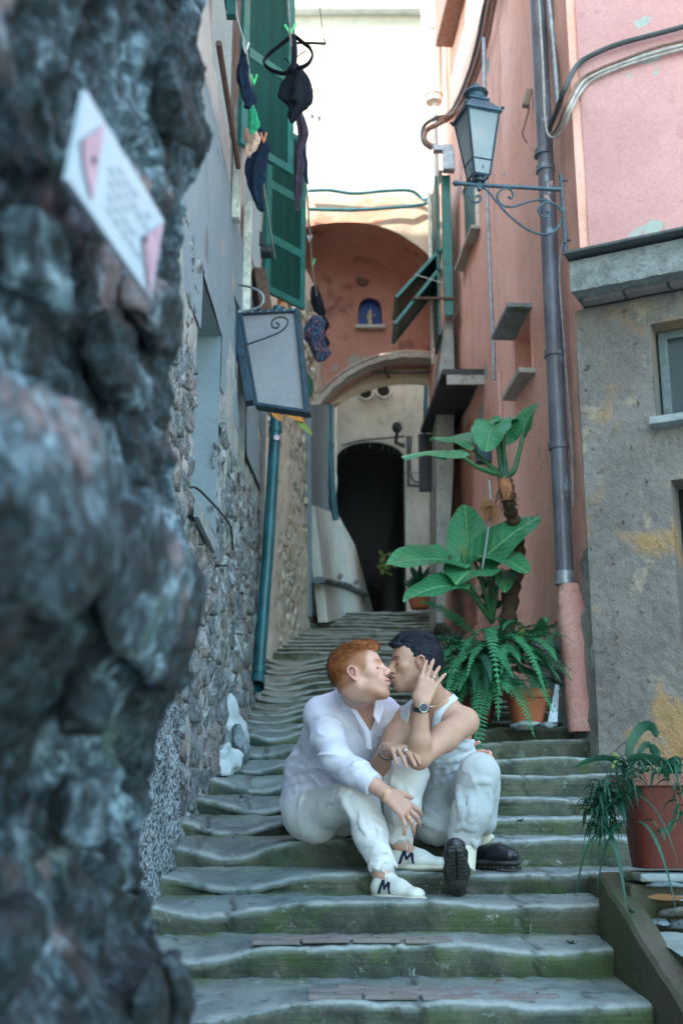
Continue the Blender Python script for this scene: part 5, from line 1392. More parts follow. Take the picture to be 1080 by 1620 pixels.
mesh('kerb_stone', V, [f[::-1] for f in F], M['kerb'], kb, True); autosmooth(kb.children[0])
sl = thing('side_slab', (1.4, 3.5, -1.5), 'worn pale green grey stone slab beside the stairs at lower right', 'slab')
def slab_grid(name, x0, x1, y0, y1, zf, mat, parent, d=.02):
    xs = np.arange(x0, x1 + d, d); ys = np.arange(y0, y1 + d, d); X, Y_ = np.meshgrid(xs, ys, indexing='ij')
    q = np.stack([X, Y_, X * 0], -1); Z = zf(X, Y_) + fbm(q, 8, 4, 3) * .006
    V = np.stack([X, Y_, Z], -1); idx = np.arange(X.size).reshape(X.shape)
    F = np.stack([idx[:-1, :-1], idx[1:, :-1], idx[1:, 1:], idx[:-1, 1:]], -1).reshape(-1, 4)
    return mesh(name, V.reshape(-1, 3), F, mat, parent, True)
M['slab_pale'] = weathered('slab_pale', (.15, .19, .185), (.24, .285, .275), (.08, .11, .09), 3, .8, .7, .006, 40, patches=[((.13, .19, .09), 2, .58, .06, .1)], darkamt=.6)
slab_grid('slab_top', .965, 2.0, 2.2, 3.86, lambda x, y: np.interp(y, [2.2, 3.2, 3.9], [-.66, -.40, -.335]), M['slab_pale'], sl)
MB().box((1.5, 3.0, -1.2), (1.05, 1.7, 1.1)).build('slab_base', M['slab_stone'], sl)
rb = thing('rubble_step', (1.4, 4.0, -.4), 'low ledge of stacked broken slate under the planter at right', 'ledge')
MB().box((1.55, 4.52, -.55), (1.2, .95, .70), None, .01).build('ledge_core', M['kerb'], rb)
rk = random.Random(31)
for row, (z, yo) in enumerate(((-.315, 3.90), (-.275, 3.94), (-.235, 3.97), (-.20, 4.0))):
    x = .985 + rk.uniform(-.02, .02)
    while x < 1.65:
        w_ = rk.uniform(.06, .22)
        rock('slate', (x + w_ / 2, yo + rk.uniform(-.015, .015) + .04, z + rk.uniform(-.006, .006)), (w_ * 1.12, .17, rk.uniform(.022, .046)), rk.randint(0, 999), 'rock', rb, 3, nz=.16, flat=14)
        x += w_
MB().box((1.5, 4.16, -.178), (1.05, .32, .026), None, .008).build('ledge_top', M['slab_stone'], rb)
dl = thing('dead_leaf', P(1050, 1418, 3.95), 'curled reddish brown dead leaf lying on the broken slate ledge', 'leaf')
leaf_at(P(1024, 1420, 3.90), P(1078, 1418, 3.88), .045, (0, -.5, 1), M['leaf_dead'], dl, droop=-.7, fold=.6)
dl = thing('dead_leaf', P(794, 1552, 3.75), 'small brown dead leaf on the second lowest tread', 'leaf')
leaf_at(P(782, 1553, 3.83), P(803, 1551, 3.85), .02, (0, 0, 1), M['leaf_dead'], dl)

def pot_sq(name, c, w0, w1, h, rim, mat, label, cat='plant pot'):
    """tapered square-ish pot with rounded corners and rim; c = bottom centre"""
    t = thing(name, c, label, cat); c = Vector(c)
    prof = [(w0 * .5, 0), (w0 * .51, .01), (lerp(w0, w1, .8) * .5, h - rim), (w1 * .5 + .004, h - rim + .003), (w1 * .5 + .014, h - rim + .006), (w1 * .5 + .016, h - .006), (w1 * .5 + .010, h), (w1 * .5 - .012, h), (w1 * .5 - .016, h - .01), (w0 * .5 - .01, h * .4)]
    return t, c, prof
def lathe_round(c, prof, mat, parent, name, n=48, sqr=0.0, ax=1.0, ay=1.0, rot=0.0):
    V = []; F = []
    for r, z in prof:
        for k in range(n):
            a = 2 * pi * k / n; s_ = lerp(1, (abs(cos(a)) ** 6 + abs(sin(a)) ** 6) ** (-1 / 6), sqr)
            x, y = r * cos(a) * s_ * ax, r * sin(a) * s_ * ay
            V.append(c + Vector((x * cos(rot) - y * sin(rot), x * sin(rot) + y * cos(rot), z)))
    for i in range(len(prof) - 1):
        for k in range(n): F.append((i*n+k, i*n+(k+1) % n, (i+1)*n+(k+1) % n, (i+1)*n+k))
    F.append(tuple(range(n-1, -1, -1)))
    o_ = mesh(name, V, F, mat, parent, True); autosmooth(o_, 30); return o_
# big rectangular planter bottom right
pc_ = Vector((1.27, 4.18, P(1020, 1375, 4.05).z))
pl = thing('planter', pc_, 'dark red rectangular planter on the slate ledge at the right edge', 'plant pot')
hP = P(1020, 1226, 4.05).z - pc_.z
lathe_round(pc_, [(.5, 0), (.505, .01), (.555, hP - .045), (.556, hP - .04), (.60, hP - .036), (.605, hP - .004), (.598, hP), (.575, hP), (.57, hP - .02), (.5, hP * .5)], M['terracotta_dark'], pl, 'pot_body', 64, .93, .53, .22)
lathe_round(pc_, [(.602, hP - .034), (.609, hP - .030), (.609, hP + .002), (.600, hP + .004), (.574, hP + .003), (.574, hP - .02)], weathered('rim_faded', (.27, .11, .085), (.33, .17, .14), (.16, .07, .05), 6, .8, .3, .003, 50, darkamt=.5), pl, 'pot_rim', 64, .93, .53, .22)
MB().box(pc_ + Vector((0, 0, hP - .05)), (.54, .20, .02)).build('soil', M['soil'], pl)
# round-cornered terracotta pot
c1 = Vector((P(838, 1142, 6.9).x, 6.98, P(838, 1146, 6.9).z)); h1p = P(838, 1090, 6.9).z - c1.z
tp = thing('terracotta_pot', c1, 'bright terracotta pot with a thick rim below the fern, beside the plaster boot', 'plant pot')
lathe_round(c1, [(.085, 0), (.09, .006), (.120, h1p - .06), (.121, h1p - .055), (.138, h1p - .05), (.142, h1p - .035), (.140, h1p - .006), (.133, h1p), (.118, h1p), (.11, h1p - .03), (.08, .1)], M['terracotta'], tp, 'pot_body', 48, .35)
MB().lathe(c1 + Vector((0, 0, h1p - .035)), [(0, .012), (.06, .006), (.116, 0)], 20).build('soil', M['soil'], tp)
c2 = Vector((P(752, 1120, 7.15).x, 7.2, P(752, 1148, 7.15).z + .02))
tp2 = thing('terracotta_pot', c2, 'shaded reddish pot half hidden behind the hanging fern fronds', 'plant pot')
lathe_round(c2, [(.10, 0), (.15, .20), (.165, .205), (.17, .25), (.16, .26), (.14, .26), (.13, .2)], M['terracotta_dark'], tp2, 'pot_body', 40)
c3 = Vector((P(665, 958, 12.2).x, 12.25, P(665, 962, 12.2).z))
tp3 = thing('terracotta_pot', c3, 'small far terracotta pot at the top of the stairs by the tunnel', 'plant pot')
lathe_round(c3, [(.10, 0), (.145, .15), (.16, .155), (.165, .20), (.15, .205), (.12, .2)], M['terracotta'], tp3, 'pot_body', 32)
# stones and shards at the pots' feet, slate leaning on the boot
rock('loose_stone', P(830, 1147, 6.75), (.22, .14, .05), 41, 'slab_stone', None, 3, 'flat pale stone on the step under the terracotta pot', 'stone')
rock('loose_stone', P(868, 1148, 6.72), (.12, .1, .04), 43, 'rock', None, 3, 'small dark stone on the step next to the pink boot', 'stone')
t = thing('leaning_slate', P(880, 1140, 6.85), 'narrow blue grey slate leaning between the pot and the plaster boot', 'slate')
MB().prism([P(866, 1142, 6.84), P(881, 1142, 6.84), P(884, 1085, 6.9), P(878, 1082, 6.9)], (0, .03, 0)).build('slate', M['zinc'], t)
# ============================================================ implicit-surface modelling for the two people
class Sdf:
    def __init__(s): s.p = []; s.disp = None
    def add(s, fn, c, rad, k=.01, op='u'): s.p.append((fn, np.array(c, np.float32), float(rad), k, op)); return s
    def rc(s, a, b, r1, r2=None, k=.012, op='u', flat=None):
        """round cone; flat = (axis, factor>1 squeezes along axis)"""
        r2 = r1 if r2 is None else r2; a = np.array(a, np.float32); b = np.array(b, np.float32); ba = b - a; L2 = max(1e-9, float(ba @ ba))
        if flat is not None:
            n = np.array(flat[0], np.float32); n = n / np.linalg.norm(n); f = flat[1]
        def fn(p):
            q = p - a
            h = np.clip((q @ ba) / L2, 0, 1)
            q = q - h[..., None] * ba
            if flat is not None:
                q = q + (q @ n)[..., None] * n * (f - 1)
                return (np.sqrt((q * q).sum(-1)) - (r1 + (r2 - r1) * h)) / (1 + (f - 1) * .5)
            return np.sqrt((q * q).sum(-1)) - (r1 + (r2 - r1) * h)
        return s.add(fn, (a + b) / 2, np.linalg.norm(ba) / 2 + max(r1, r2), k, op)
    def chain(s, pts, rs, k=.012, op='u', flat=None):
        for i in range(len(pts) - 1): s.rc(pts[i], pts[i + 1], rs[i], rs[i + 1], k, op, flat)
        return s
    def ell(s, c, r, R=None, k=.012, op='u'):
        c = np.array(c, np.float32); r = np.array(r, np.float32); Rm = np.eye(3, dtype=np.float32) if R is None else np.array(R, np.float32)
        def fn(p):
            q = (p - c) @ Rm
            k0 = np.sqrt(((q / r) ** 2).sum(-1)); k1 = np.sqrt(((q / (r * r)) ** 2).sum(-1)) + 1e-6
            return k0 * (k0 - 1) / k1
        return s.add(fn, c, float(r.max()), k, op)
    def box(s, c, h, rr, R=None, k=.006, op='u'):
        c = np.array(c, np.float32); h = np.array(h, np.float32); Rm = np.eye(3, dtype=np.float32) if R is None else np.array(R, np.float32)
        def fn(p):
            q = np.abs((p - c) @ Rm) - (h - rr)
            return np.sqrt((np.maximum(q, 0) ** 2).sum(-1)) + np.minimum(q.max(-1), 0) - rr
        return s.add(fn, c, float(np.linalg.norm(h)), k, op)
    def wedge(s, pts, Y, k=.004, op='s', dy=.2):
        """convex pixel polygon as an infinite-ish prism about distance Y (only in front of it)"""
        W = [np.array(P(a, b, Y), np.float32) for a, b in pts]; c = sum(W) / len(W); pl = []
        for i in range(len(W)):
            a, b = W[i], W[(i + 1) % len(W)]; n = np.cross(b - a, c / np.linalg.norm(c)); n /= np.linalg.norm(n)
            if (c - a) @ n > 0: n = -n
            pl.append((a, n.astype(np.float32)))
        def fn(p):
            d = p[..., 1] - (Y + dy)
            for a, n in pl: d = np.maximum(d, (p - a) @ n)
            return d
        return s.add(fn, c, max(np.linalg.norm(w_ - c) for w_ in W) + dy, k, op)
    def eval(s, p, cull=None):
        d = np.full(p.shape[:-1], 1e3, np.float32)
        for fn, c, rad, k, op in s.p:
            if cull is not None:
                cen, R = cull
                m = np.linalg.norm(cen - c, axis=-1) < rad + R + k + .02
                if not m.any(): continue
                e = fn(p[m]); dd = d[m]
            else: e = fn(p); dd = d; m = slice(None)
            if op == 'u':
                h = np.maximum(k - np.abs(dd - e), 0) / k if k > 0 else 0
                r = np.minimum(dd, e) - h * h * k * .25
            else:
                e = -e; h = np.maximum(k - np.abs(dd - e), 0) / k if k > 0 else 0
                r = np.maximum(dd, e) + h * h * k * .25
            d[m] = r
        return d
    def mesh(s, vox):
        us = [q for q in s.p if q[4] == 'u']
        lo = np.min([c - r for _, c, r, _, _ in us], axis=0) - .03; hi = np.max([c + r for _, c, r, _, _ in us], axis=0) + .03
        B = 8; bs = B * vox; nb = np.ceil((hi - lo) / bs).astype(int)
        bi = np.stack(np.meshgrid(*[np.arange(n) for n in nb], indexing='ij'), -1).reshape(-1, 3)
        cen = (lo + (bi + .5) * bs).astype(np.float32); R = bs * .87
        near = np.zeros(len(cen), bool)
        for fn, c, rad, k, op in us: near |= np.linalg.norm(cen - c, axis=-1) < rad + R + .02
        bi = bi[near]; cen = cen[near]
        d = s.eval(cen[:, None, :], (cen, R))[:, 0]
        act = np.abs(d) < R * 1.25 + .02
        bi = bi[act]; cen = cen[act]
        g = np.stack(np.meshgrid(*[np.arange(B + 1)] * 3, indexing='ij'), -1)
        L = bi[:, None, None, None, :] * B + g
        Vs = []; 
        pts = (lo + L * vox).astype(np.float32)
        dv = s.eval(pts, (cen, R))
        if s.disp is not None:
            m = np.abs(dv) < .03
            dv[m] += s.disp(pts[m]).astype(np.float32)
        # cells
        sg = dv < 0
        c8 = [(i, j, k) for i in (0, 1) for j in (0, 1) for k in (0, 1)]
        sl = lambda a, o: a[:, o[0]:B + o[0], o[1]:B + o[1], o[2]:B + o[2]]
        cnt = sum(sl(sg, o).astype(np.int8) for o in c8); cell = (cnt > 0) & (cnt < 8)
        bidx, ci, cj, ck = np.nonzero(cell)
        acc = np.zeros((len(bidx), 3), np.float32); n = np.zeros(len(bidx), np.float32)
        for a in c8:
            for ax in range(3):
                if a[ax]: continue
                b = list(a); b[ax] = 1
                va = dv[bidx, ci + a[0], cj + a[1], ck + a[2]]; vb = dv[bidx, ci + b[0], cj + b[1], ck + b[2]]
                m = (va < 0) != (vb < 0); t = np.where(m, va / np.where(np.abs(va - vb) < 1e-9, 1, va - vb), 0)
                q = np.array(a, np.float32) + 0 * acc; q[:, ax] += t
                acc += q * m[:, None]; n += m
        acc /= np.maximum(n, 1)[:, None]
        gc = bi[bidx] * B + np.stack([ci, cj, ck], -1)
        V = lo + (gc + acc) * vox
        S = (nb * B + 2).astype(np.int64)
        key = lambda c: (c[..., 0].astype(np.int64) * S[1] + c[..., 1]) * S[2] + c[..., 2]
        kk = key(gc); o = np.argsort(kk); ks = kk[o]
        def look(c):
            q = key(c); i = np.clip(np.searchsorted(ks, q), 0, len(ks) - 1); ok = ks[i] == q
            return o[i], ok
        F = []
        for ax in range(3):
            e = [0, 0, 0]; e[ax] = 1
            a = sg[:, :B, :B, :B]; b = sg[:, e[0]:B + e[0], e[1]:B + e[1], e[2]:B + e[2]]
            bb, i, j, k = np.nonzero(a != b); inside = a[bb, i, j, k]
            gl = bi[bb] * B + np.stack([i, j, k], -1)
            u, v = [(1, 2), (2, 0), (0, 1)][ax]
            U = np.zeros(3, int); U[u] = 1; W = np.zeros(3, int); W[v] = 1
            q = [look(gl - U - W), look(gl - W), look(gl), look(gl - U)]
            ok = q[0][1] & q[1][1] & q[2][1] & q[3][1]
            f = np.stack([x[0] for x in q], -1)
            f = np.where(inside[:, None], f, f[:, ::-1])[ok]
            F.append(f)
        return V, np.concatenate(F)

class HB:
    """adds primitives given in a local frame to an Sdf in world space"""
    def __init__(s, S, M4, sc=1.0): s.S = S; s.R = np.array([[M4[i][j] for j in range(3)] for i in range(3)]); s.t = np.array([M4[i][3] for i in range(3)]); s.sc = sc
    def w(s, p): return s.R @ (np.array(p, float) * s.sc) + s.t
    def rc(s, a, b, r1, r2=None, k=.01, op='u', flat=None):
        if flat: flat = (s.R @ np.array(flat[0], float), flat[1])
        s.S.rc(s.w(a), s.w(b), r1 * s.sc, (r2 if r2 is not None else r1) * s.sc, k * s.sc, op, flat)
    def ch(s, pts, rs, **kw):
        for i in range(len(pts) - 1): s.rc(pts[i], pts[i + 1], rs[i], rs[i + 1], **kw)
    def ell(s, c, r, R=None, k=.01, op='u'):
        Rl = np.eye(3) if R is None else np.array(R); s.S.ell(s.w(c), np.array(r) * s.sc, s.R @ Rl, k * s.sc, op)
    def box(s, c, h, rr, R=None, k=.006, op='u'):
        Rl = np.eye(3) if R is None else np.array(R); s.S.box(s.w(c), np.array(h) * s.sc, rr * s.sc, s.R @ Rl, k * s.sc, op)
    def local(s, V): return ((V - s.t) @ s.R) / s.sc

def frame(c, fwd, up=(0, 0, 1)):
    x = Vector(fwd).normalized(); z = Vector(up); z = (z - x * z.dot(x)).normalized(); y = z.cross(x)
    m = Matrix((x, y, z)).transposed().to_4x4(); m.translation = Vector(c); return m

def build_head(H, nose=1.0, jaw=1.0):
    H.ell((-.014, 0, .045), (.096, .076, .080), k=.02)
    H.ell((.040, 0, .042), (.048, .060, .056), k=.03)
    H.ell((.040, 0, -.018), (.046, .056, .066), k=.03)
    H.ell((-.03, 0, -.01), (.07, .062, .055), k=.03)
    for s in (-1, 1):
        H.rc((.0, s * .052, -.045), (.062, s * .020, -.086 * jaw), .018, .016, k=.03)
        H.ell((.056, s * .042, -.010), (.022, .022, .018), k=.02)
        H.rc((.084, s * .010, .027), (.068, s * .044, .027), .0085, .008, k=.014)
    H.ell((.070, 0, -.094 * jaw), (.021, .024, .017), k=.02)
    H.ell((.076, 0, -.052), (.022, .028, .026), k=.02)
    for s in (-1, 1):
        H.ell((.090, s * .031, .009), (.016, .018, .012), k=.012, op='s')
        H.ell((.071, s * .031, .006), (.0155, .0165, .0125), k=.005)
        H.rc((.086, s * .018, .0005), (.078, s * .044, .001), .0016, .0012, k=.003, op='s')
    H.rc((.086, 0, .022), (.104 + .005 * nose, 0, -.016), .0085, .0115, k=.014)
    for s in (-1, 1):
        H.ell((.098, s * .0115, -.023), (.011, .0080, .0080), k=.008)
        H.ell((.100, s * .0070, -.0325), (.005, .0035, .004), k=.003, op='s')
    H.ch([(.088, -.020, -.051), (.097, -.010, -.046), (.0995, 0, -.0475), (.097, .010, -.046), (.088, .020, -.051)], [.004, .0058, .0055, .0058, .004], k=.006)
    H.ch([(.088, -.020, -.053), (.095, -.010, -.0605), (.097, 0, -.0615), (.095, .010, -.0605), (.088, .020, -.053)], [.004, .006, .0065, .006, .004], k=.006)
    H.ch([(.092, -.022, -.053), (.106, 0, -.054), (.092, .022, -.053)], [.0012, .0018, .0012], k=.003, op='s')
    for s in (-1, 1):   # ears
        e = lambda x, z, y=0: (x, s * (.078 + y), z)
        H.ell(e(-.006, 0, -.004), (.015, .007, .024), k=.008)
        H.ch([e(.004, -.006), e(.006, .010, .002), e(.002, .024, .006), e(-.010, .030, .010), e(-.020, .022, .014), e(-.022, .006, .013), e(-.016, -.012, .009), e(-.006, -.026, .003)], [.0035, .0035, .0038, .004, .004, .004, .004, .006], k=.004)
        H.ell(e(-.006, .006, .008), (.008, .008, .013), k=.005, op='s')
        H.ell(e(.001, -.004, .002), (.004, .005, .006), k=.004)

def build_hand(S, wrist, d, back, thumb_side, curls, spread=(.10, .03, -.04, -.12), th=(.9, .3, .5), sc=1.0, palm_k=.012, thick=1.0):
    """d wrist->knuckles, back = normal of the hand's back, thumb_side = +1/-1 along (d x back).
    curls = 4 tuples of 3 bend angles (index..little)"""
    d = Vector(d).normalized(); back = Vector(back); back = (back - d * back.dot(d)).normalized(); side = d.cross(back) * thumb_side
    w_ = Vector(wrist); info = {}
    pl = .088 * sc; kn = []
    offs = [.028, .009, -.011, -.029]; pls = [.090, .092, .086, .077]
    for i in range(4):
        kn.append(w_ + d * pls[i] * sc + side * offs[i] * sc)
    for i in range(4):
        S.rc(w_ + d * .012 * sc + side * offs[i] * .55 * sc, kn[i] - back * .001, .0155 * sc, .0108 * sc, k=.016, flat=(tuple(back), 1.15))
    S.rc(w_ + d * .02 * sc + side * .02 * sc - back * .006, w_ + d * .055 * sc + side * .022 * sc - back * .008, .014 * sc, .012 * sc, k=.014)
    segs = [(.043, .026, .019), (.047, .030, .020), (.043, .028, .020), (.034, .021, .017)]; rad = [(.0098, .0085, .0076, .0062), (.0100, .0088, .0078, .0064), (.0096, .0083, .0074, .0060), (.0085, .0073, .0066, .0055)]
    tips = []
    for i in range(4):
        p = kn[i].copy(); dirf = (d + side * spread[i]).normalized(); ang = 0; pts = [p.copy()]
        for j in range(3):
            ang += curls[i][j]; v = dirf * cos(ang) - back * sin(ang); p = p + v * segs[i][j] * sc; pts.append(p.copy())
        r = [q * sc * thick for q in rad[i]]
        S.rc(pts[0], pts[1], r[0] * 1.02, r[1], k=.007); S.rc(pts[1], pts[2], r[1] * 1.02, r[2], k=.004); S.rc(pts[2], pts[3], r[2], r[3], k=.004)
        tips.append(pts)
    tb = w_ + d * .022 * sc + side * .024 * sc - back * .006 * sc
    a1, a2, a3 = th
    v1 = (d * cos(a1) + side * sin(a1) - back * a3 * .6).normalized(); t1 = tb + v1 * .042 * sc
    v2 = (d * cos(a1 - a2) + side * sin(a1 - a2) - back * a3 * .6).normalized(); t2 = t1 + v2 * .032 * sc
    v3 = (d * cos(a1 - a2 * 1.6) + side * sin(a1 - a2 * 1.6) - back * a3 * .7).normalized(); t3 = t2 + v3 * .024 * sc
    S.rc(tb, t1, .0145 * sc, .0115 * sc, k=.014); S.rc(t1, t2, .0112 * sc, .0095 * sc, k=.005); S.rc(t2, t3, .0095 * sc, .0075 * sc, k=.004)
    return {'kn': kn, 'tips': tips, 'thumb': (tb, t1, t2, t3), 'back': back, 'side': side, 'd': d}

def blob(V, pts, r):
    m = np.zeros(len(V))
    for p in pts: m = np.maximum(m, np.exp(-((V - np.array(p)) ** 2).sum(1) / (r * r)))
    return m
def setattr_(o, name, arr):
    a = o.data.attributes.new(name, 'FLOAT', 'POINT'); a.data.foreach_set('value', np.asarray(arr, np.float32))

def skin_mat(name, base, deep, hair):
    n = NT(name); f = n.noise(14, 4, .6); g = n.noise(120, 3, .6); h = n.noise(420, 2, .7)
    c = n.mix(n.ramp(f, .3, .7), base, tuple(x * .86 for x in base))
    c = n.mix(n.attr('red'), c, deep)
    c = n.mix(n.math('MULTIPLY', n.attr('stub'), n.ramp(h, -.1, .62)), c, hair)
    c = n.mix(n.math('MULTIPLY', n.attr('line'), 1.0), c, tuple(x * .25 for x in deep))
    b_ = n.bump(n.math('ADD', g, n.math('MULTIPLY', h, .6)), .25, .0012)
    m = n.done(c, n.math('ADD', .42, n.math('MULTIPLY', f, .18)), b_, Specular_IOR_Level=.4, Subsurface_Weight=.12, Subsurface_Scale=.02)
    m.node_tree.nodes['Principled BSDF'].inputs['Subsurface Radius'].default_value = (1, .35, .2)
    return m
def cloth_mat(name, c, scale=420, rough=.88, var=.06, bump=.12):
    n = NT(name); a = n.noise(5, 4, .6); wv = n.noise(scale, 2, .6)
    cc = n.mix(n.ramp(a, .3, .7), c, tuple(x * (1 - var) for x in c))
    cc = n.mix(n.math('MULTIPLY', n.ramp(wv, .4, .7), .18), cc, tuple(x * .75 for x in c))
    fold = n.noise(1, 5, .6, .8, vec=n.mapping((16, 16, 26), rot=(.3, .5, .2)))
    return n.done(cc, rough, n.bump(wv, bump, .001, n.bump(fold, .35, .010)), Specular_IOR_Level=.15, Sheen_Weight=.15)
M['skin_a'] = skin_mat('skin_fair', (.60, .34, .26), (.50, .16, .12), (.33, .125, .055))
M['skin_b'] = skin_mat('skin_tan', (.47, .27, .19), (.40, .13, .09), (.06, .045, .045))
M['shirt'] = cloth_mat('shirt_lilac_white', (.70, .68, .80))
M['trousers'] = cloth_mat('trousers_cream_white', (.70, .69, .69))
M['tank'] = cloth_mat('tank_grey_white', (.52, .56, .63), 300)
M['trousers_b'] = cloth_mat('trousers_pale_grey', (.40, .425, .435))
M['sock'] = cloth_mat('sock_cream', (.62, .60, .48), 200)
M['shoe_white'] = simple('shoe_white', (.62, .63, .58), .5, 0, .08, 20, .2, .001)
M['shoe_sole'] = simple('shoe_sole', (.58, .52, .42), .6, 0, .12)
M['navy'] = simple('navy_leather', (.012, .018, .045), .5)
M['lace'] = simple('lace', (.66, .66, .60), .85)
M['boot_black'] = simple('boot_black', (.012, .016, .022), .32, 0, .3, 20, .2, .002)
M['sole_black'] = simple('sole_black', (.028, .030, .030), .75, 0, .4, 30, .4, .003)
M['gold'] = simple('gold', (.75, .52, .22), .3, 1.0, .1)
M['silver'] = simple('silver', (.55, .55, .52), .28, 1.0, .1)
def hair_mat(name, a, b_, sc):
    n = NT(name); x = n.noise(1, 4, .65, .6, vec=n.mapping(sc)); y = n.noise(28, 3)
    c = n.mix(n.ramp(x, .35, .7), a, b_); c = n.mix(n.math('MULTIPLY', n.ramp(y, .55, .8), .4), c, tuple(q * .4 for q in a))
    return n.done(c, .55, n.bump(x, .8, .005), Specular_IOR_Level=.3)
M['hair_a'] = hair_mat('hair_copper', (.20, .055, .018), (.48, .17, .055), (60, 200, 160))
M['hair_b'] = hair_mat('hair_black', (.003, .0045, .008), (.009, .017, .032), (50, 160, 160))

v3 = lambda p: np.array(tuple(p), float)
def folds(amp, sc=(9, 9, 15), seed=1, amp2=.25, rot=None):
    S_ = np.array(sc)
    def fn(p):
        q = p if rot is None else p @ rot.astype(np.float32)
        w_ = np.stack([vnoise(q * 5 + 1, seed + 1), vnoise(q * 5 + 7, seed + 2), vnoise(q * 5 + 9, seed + 3)], -1) * .05
        a = vnoise((q + w_) * S_, seed); b = vnoise((q + w_) * S_ * 2.1, seed + 9)
        c_ = vnoise((q + w_) * S_ * .55 + 31, seed + 4)
        return amp * ((1 - np.abs(a) * 2.2).clip(-.3, 1) ** 2 * np.clip(.5 + c_ * 1.6, .1, 1.4) * -1.0 + b * amp2)
    return fn
def hit(S, px, py, y0=4.3, y1=5.4):
    ys = np.arange(y0, y1, .003); r = ray(px, py); pts = np.array([tuple(r * (y / r.y)) for y in ys], np.float32); d = S.eval(pts)
    i = np.nonzero(d < 0)[0]
    if not len(i): return None, None
    p = pts[i[0]]; e = .004; g = np.array([S.eval(np.array([p + np.eye(3, dtype=np.float32)[k] * e]))[0] - S.eval(np.array([p - np.eye(3, dtype=np.float32)[k] * e]))[0] for k in range(3)]); g /= np.linalg.norm(g) + 1e-9
    return Vector([float(q) for q in p]), Vector([float(q) for q in g])
def crease(S, pts, r=.006, off=.0025, ridge=True, y0=4.3):
    pf = []
    for i in range(len(pts) - 1): pf += [(lerp(pts[i][0], pts[i+1][0], t), lerp(pts[i][1], pts[i+1][1], t)) for t in (0, .5)]
    pf.append(pts[-1])
    H_ = [hit(S, a, b, y0) for a, b in pf]; H_ = [h_ for h_ in H_ if h_[0] is not None]
    if len(H_) < 2 or max((H_[i+1][0] - H_[i][0]).length for i in range(len(H_) - 1)) > .09: return []
    out = []
    C_ = [h_[0] + h_[1] * off for h_ in H_]; n_ = len(C_)
    for i in range(n_ - 1):
        ra = r * sin(pi * (i + .35) / (n_ + .2)) + .001; rb = r * sin(pi * (i + 1.35) / (n_ + .2)) + .001
        out.append((C_[i], C_[i + 1], ra, rb, .010, 's'))
        if ridge:
            t = (C_[i + 1] - C_[i]).normalized(); sd = t.cross(H_[i][1]).normalized() * r * 1.9
            if sd.z < 0: sd = -sd
            out.append((C_[i] + sd - H_[i][1] * r * 1.15, C_[i + 1] + sd - H_[i + 1][1] * r * 1.15, ra * 1.25, rb * 1.25, .022, 'u'))
    return out
def creases(S, lst, r=.006, y0=4.3):
    todo = []
    for pts in lst: todo += crease(S, pts, r, y0=y0)
    for a, b, ra, rb, k, op in todo: S.rc(a, b, ra, rb, k, op)
def person_mesh(name, S, vox, mat, parent, origin=None):
    V, F = S.mesh(vox)
    o = mesh(name, V, F, mat, parent, True, origin=origin); return o, V

# ------------------------------------------------------------ A: red-haired man
A_org = P(520, 1328, 5.15)
pa = thing('person', A_org, 'red-haired person in open white shirt and white trousers, kissing the other on the steps', 'person')
hipR, hipL = P(490, 1290, 5.12), P(548, 1285, 5.20)
kneR, kneL = P(566, 1260, 4.78), P(646, 1226, 4.82)
ankR, ankL = P(603, 1380, 4.665), P(630, 1334, 4.85)
pel = P(508, 1280, 5.17); wst = P(512, 1235, 5.16); chs = P(548, 1165, 5.00); nkb = P(563, 1108, 4.88)
shR, shL = P(508, 1130, 4.92), P(607, 1128, 4.98)
elR, wrR = P(530, 1198, 4.74), P(611, 1256, 4.60)
elL, wrL = P(650, 1200, 5.13), P(732, 1200, 5.16)
up0 = Vector((0, 0, 1))
fa = Vector((cos(radians(15)) * cos(radians(17)), -sin(radians(15)) * cos(radians(17)), sin(radians(17))))
HA = frame(P(570, 1071, 4.66), fa, (-.05, .10, 1))
tdir = (nkb - pel).normalized()
SA = Sdf(); hA = HB(SA, HA, 1.03)
# torso
SA.rc(pel, wst, .12, .105, k=.05, flat=((0, 1, .3), 1.2)); SA.rc(wst, chs, .100, .104, k=.05, flat=((0, 1, .3), 1.25)); SA.rc(chs, lerp(chs, nkb, .75), .108, .075, k=.05, flat=((0, 1, .3), 1.2))
SA.rc(lerp(nkb, shR, .15), shR, .052, .050, k=.05); SA.rc(lerp(nkb, shL, .15), shL, .052, .050, k=.05)
# limbs
SA.chain([shR, elR, wrR], [.046, .036, .025], k=.03); SA.chain([lerp(elR, wrR, .35), wrR], [.036, .025], k=.02)
SA.chain([shL, elL, wrL], [.046, .036, .026], k=.03)
for a, b, c in ((hipR, kneR, ankR), (hipL, kneL, ankL)): SA.chain([a, b, c], [.080, .052, .029], k=.04)
SA.rc(ankR, ankR + Vector((.05, -.06, -.05)), .030, .022, k=.03); SA.rc(ankL, ankL + Vector((.07, -.045, -.045)), .030, .022, k=.03)
# head, neck
build_head(hA)
nt = Vector(hA.w((-.028, 0, -.045)))
SA.rc(nkb + Vector((0, .02, 0)), nt, .060, .052, k=.035); SA.rc(lerp(nkb, nt, .2) + Vector((.03, -.03, 0)), Vector(hA.w((.012, 0, -.075))), .030, .034, k=.03)
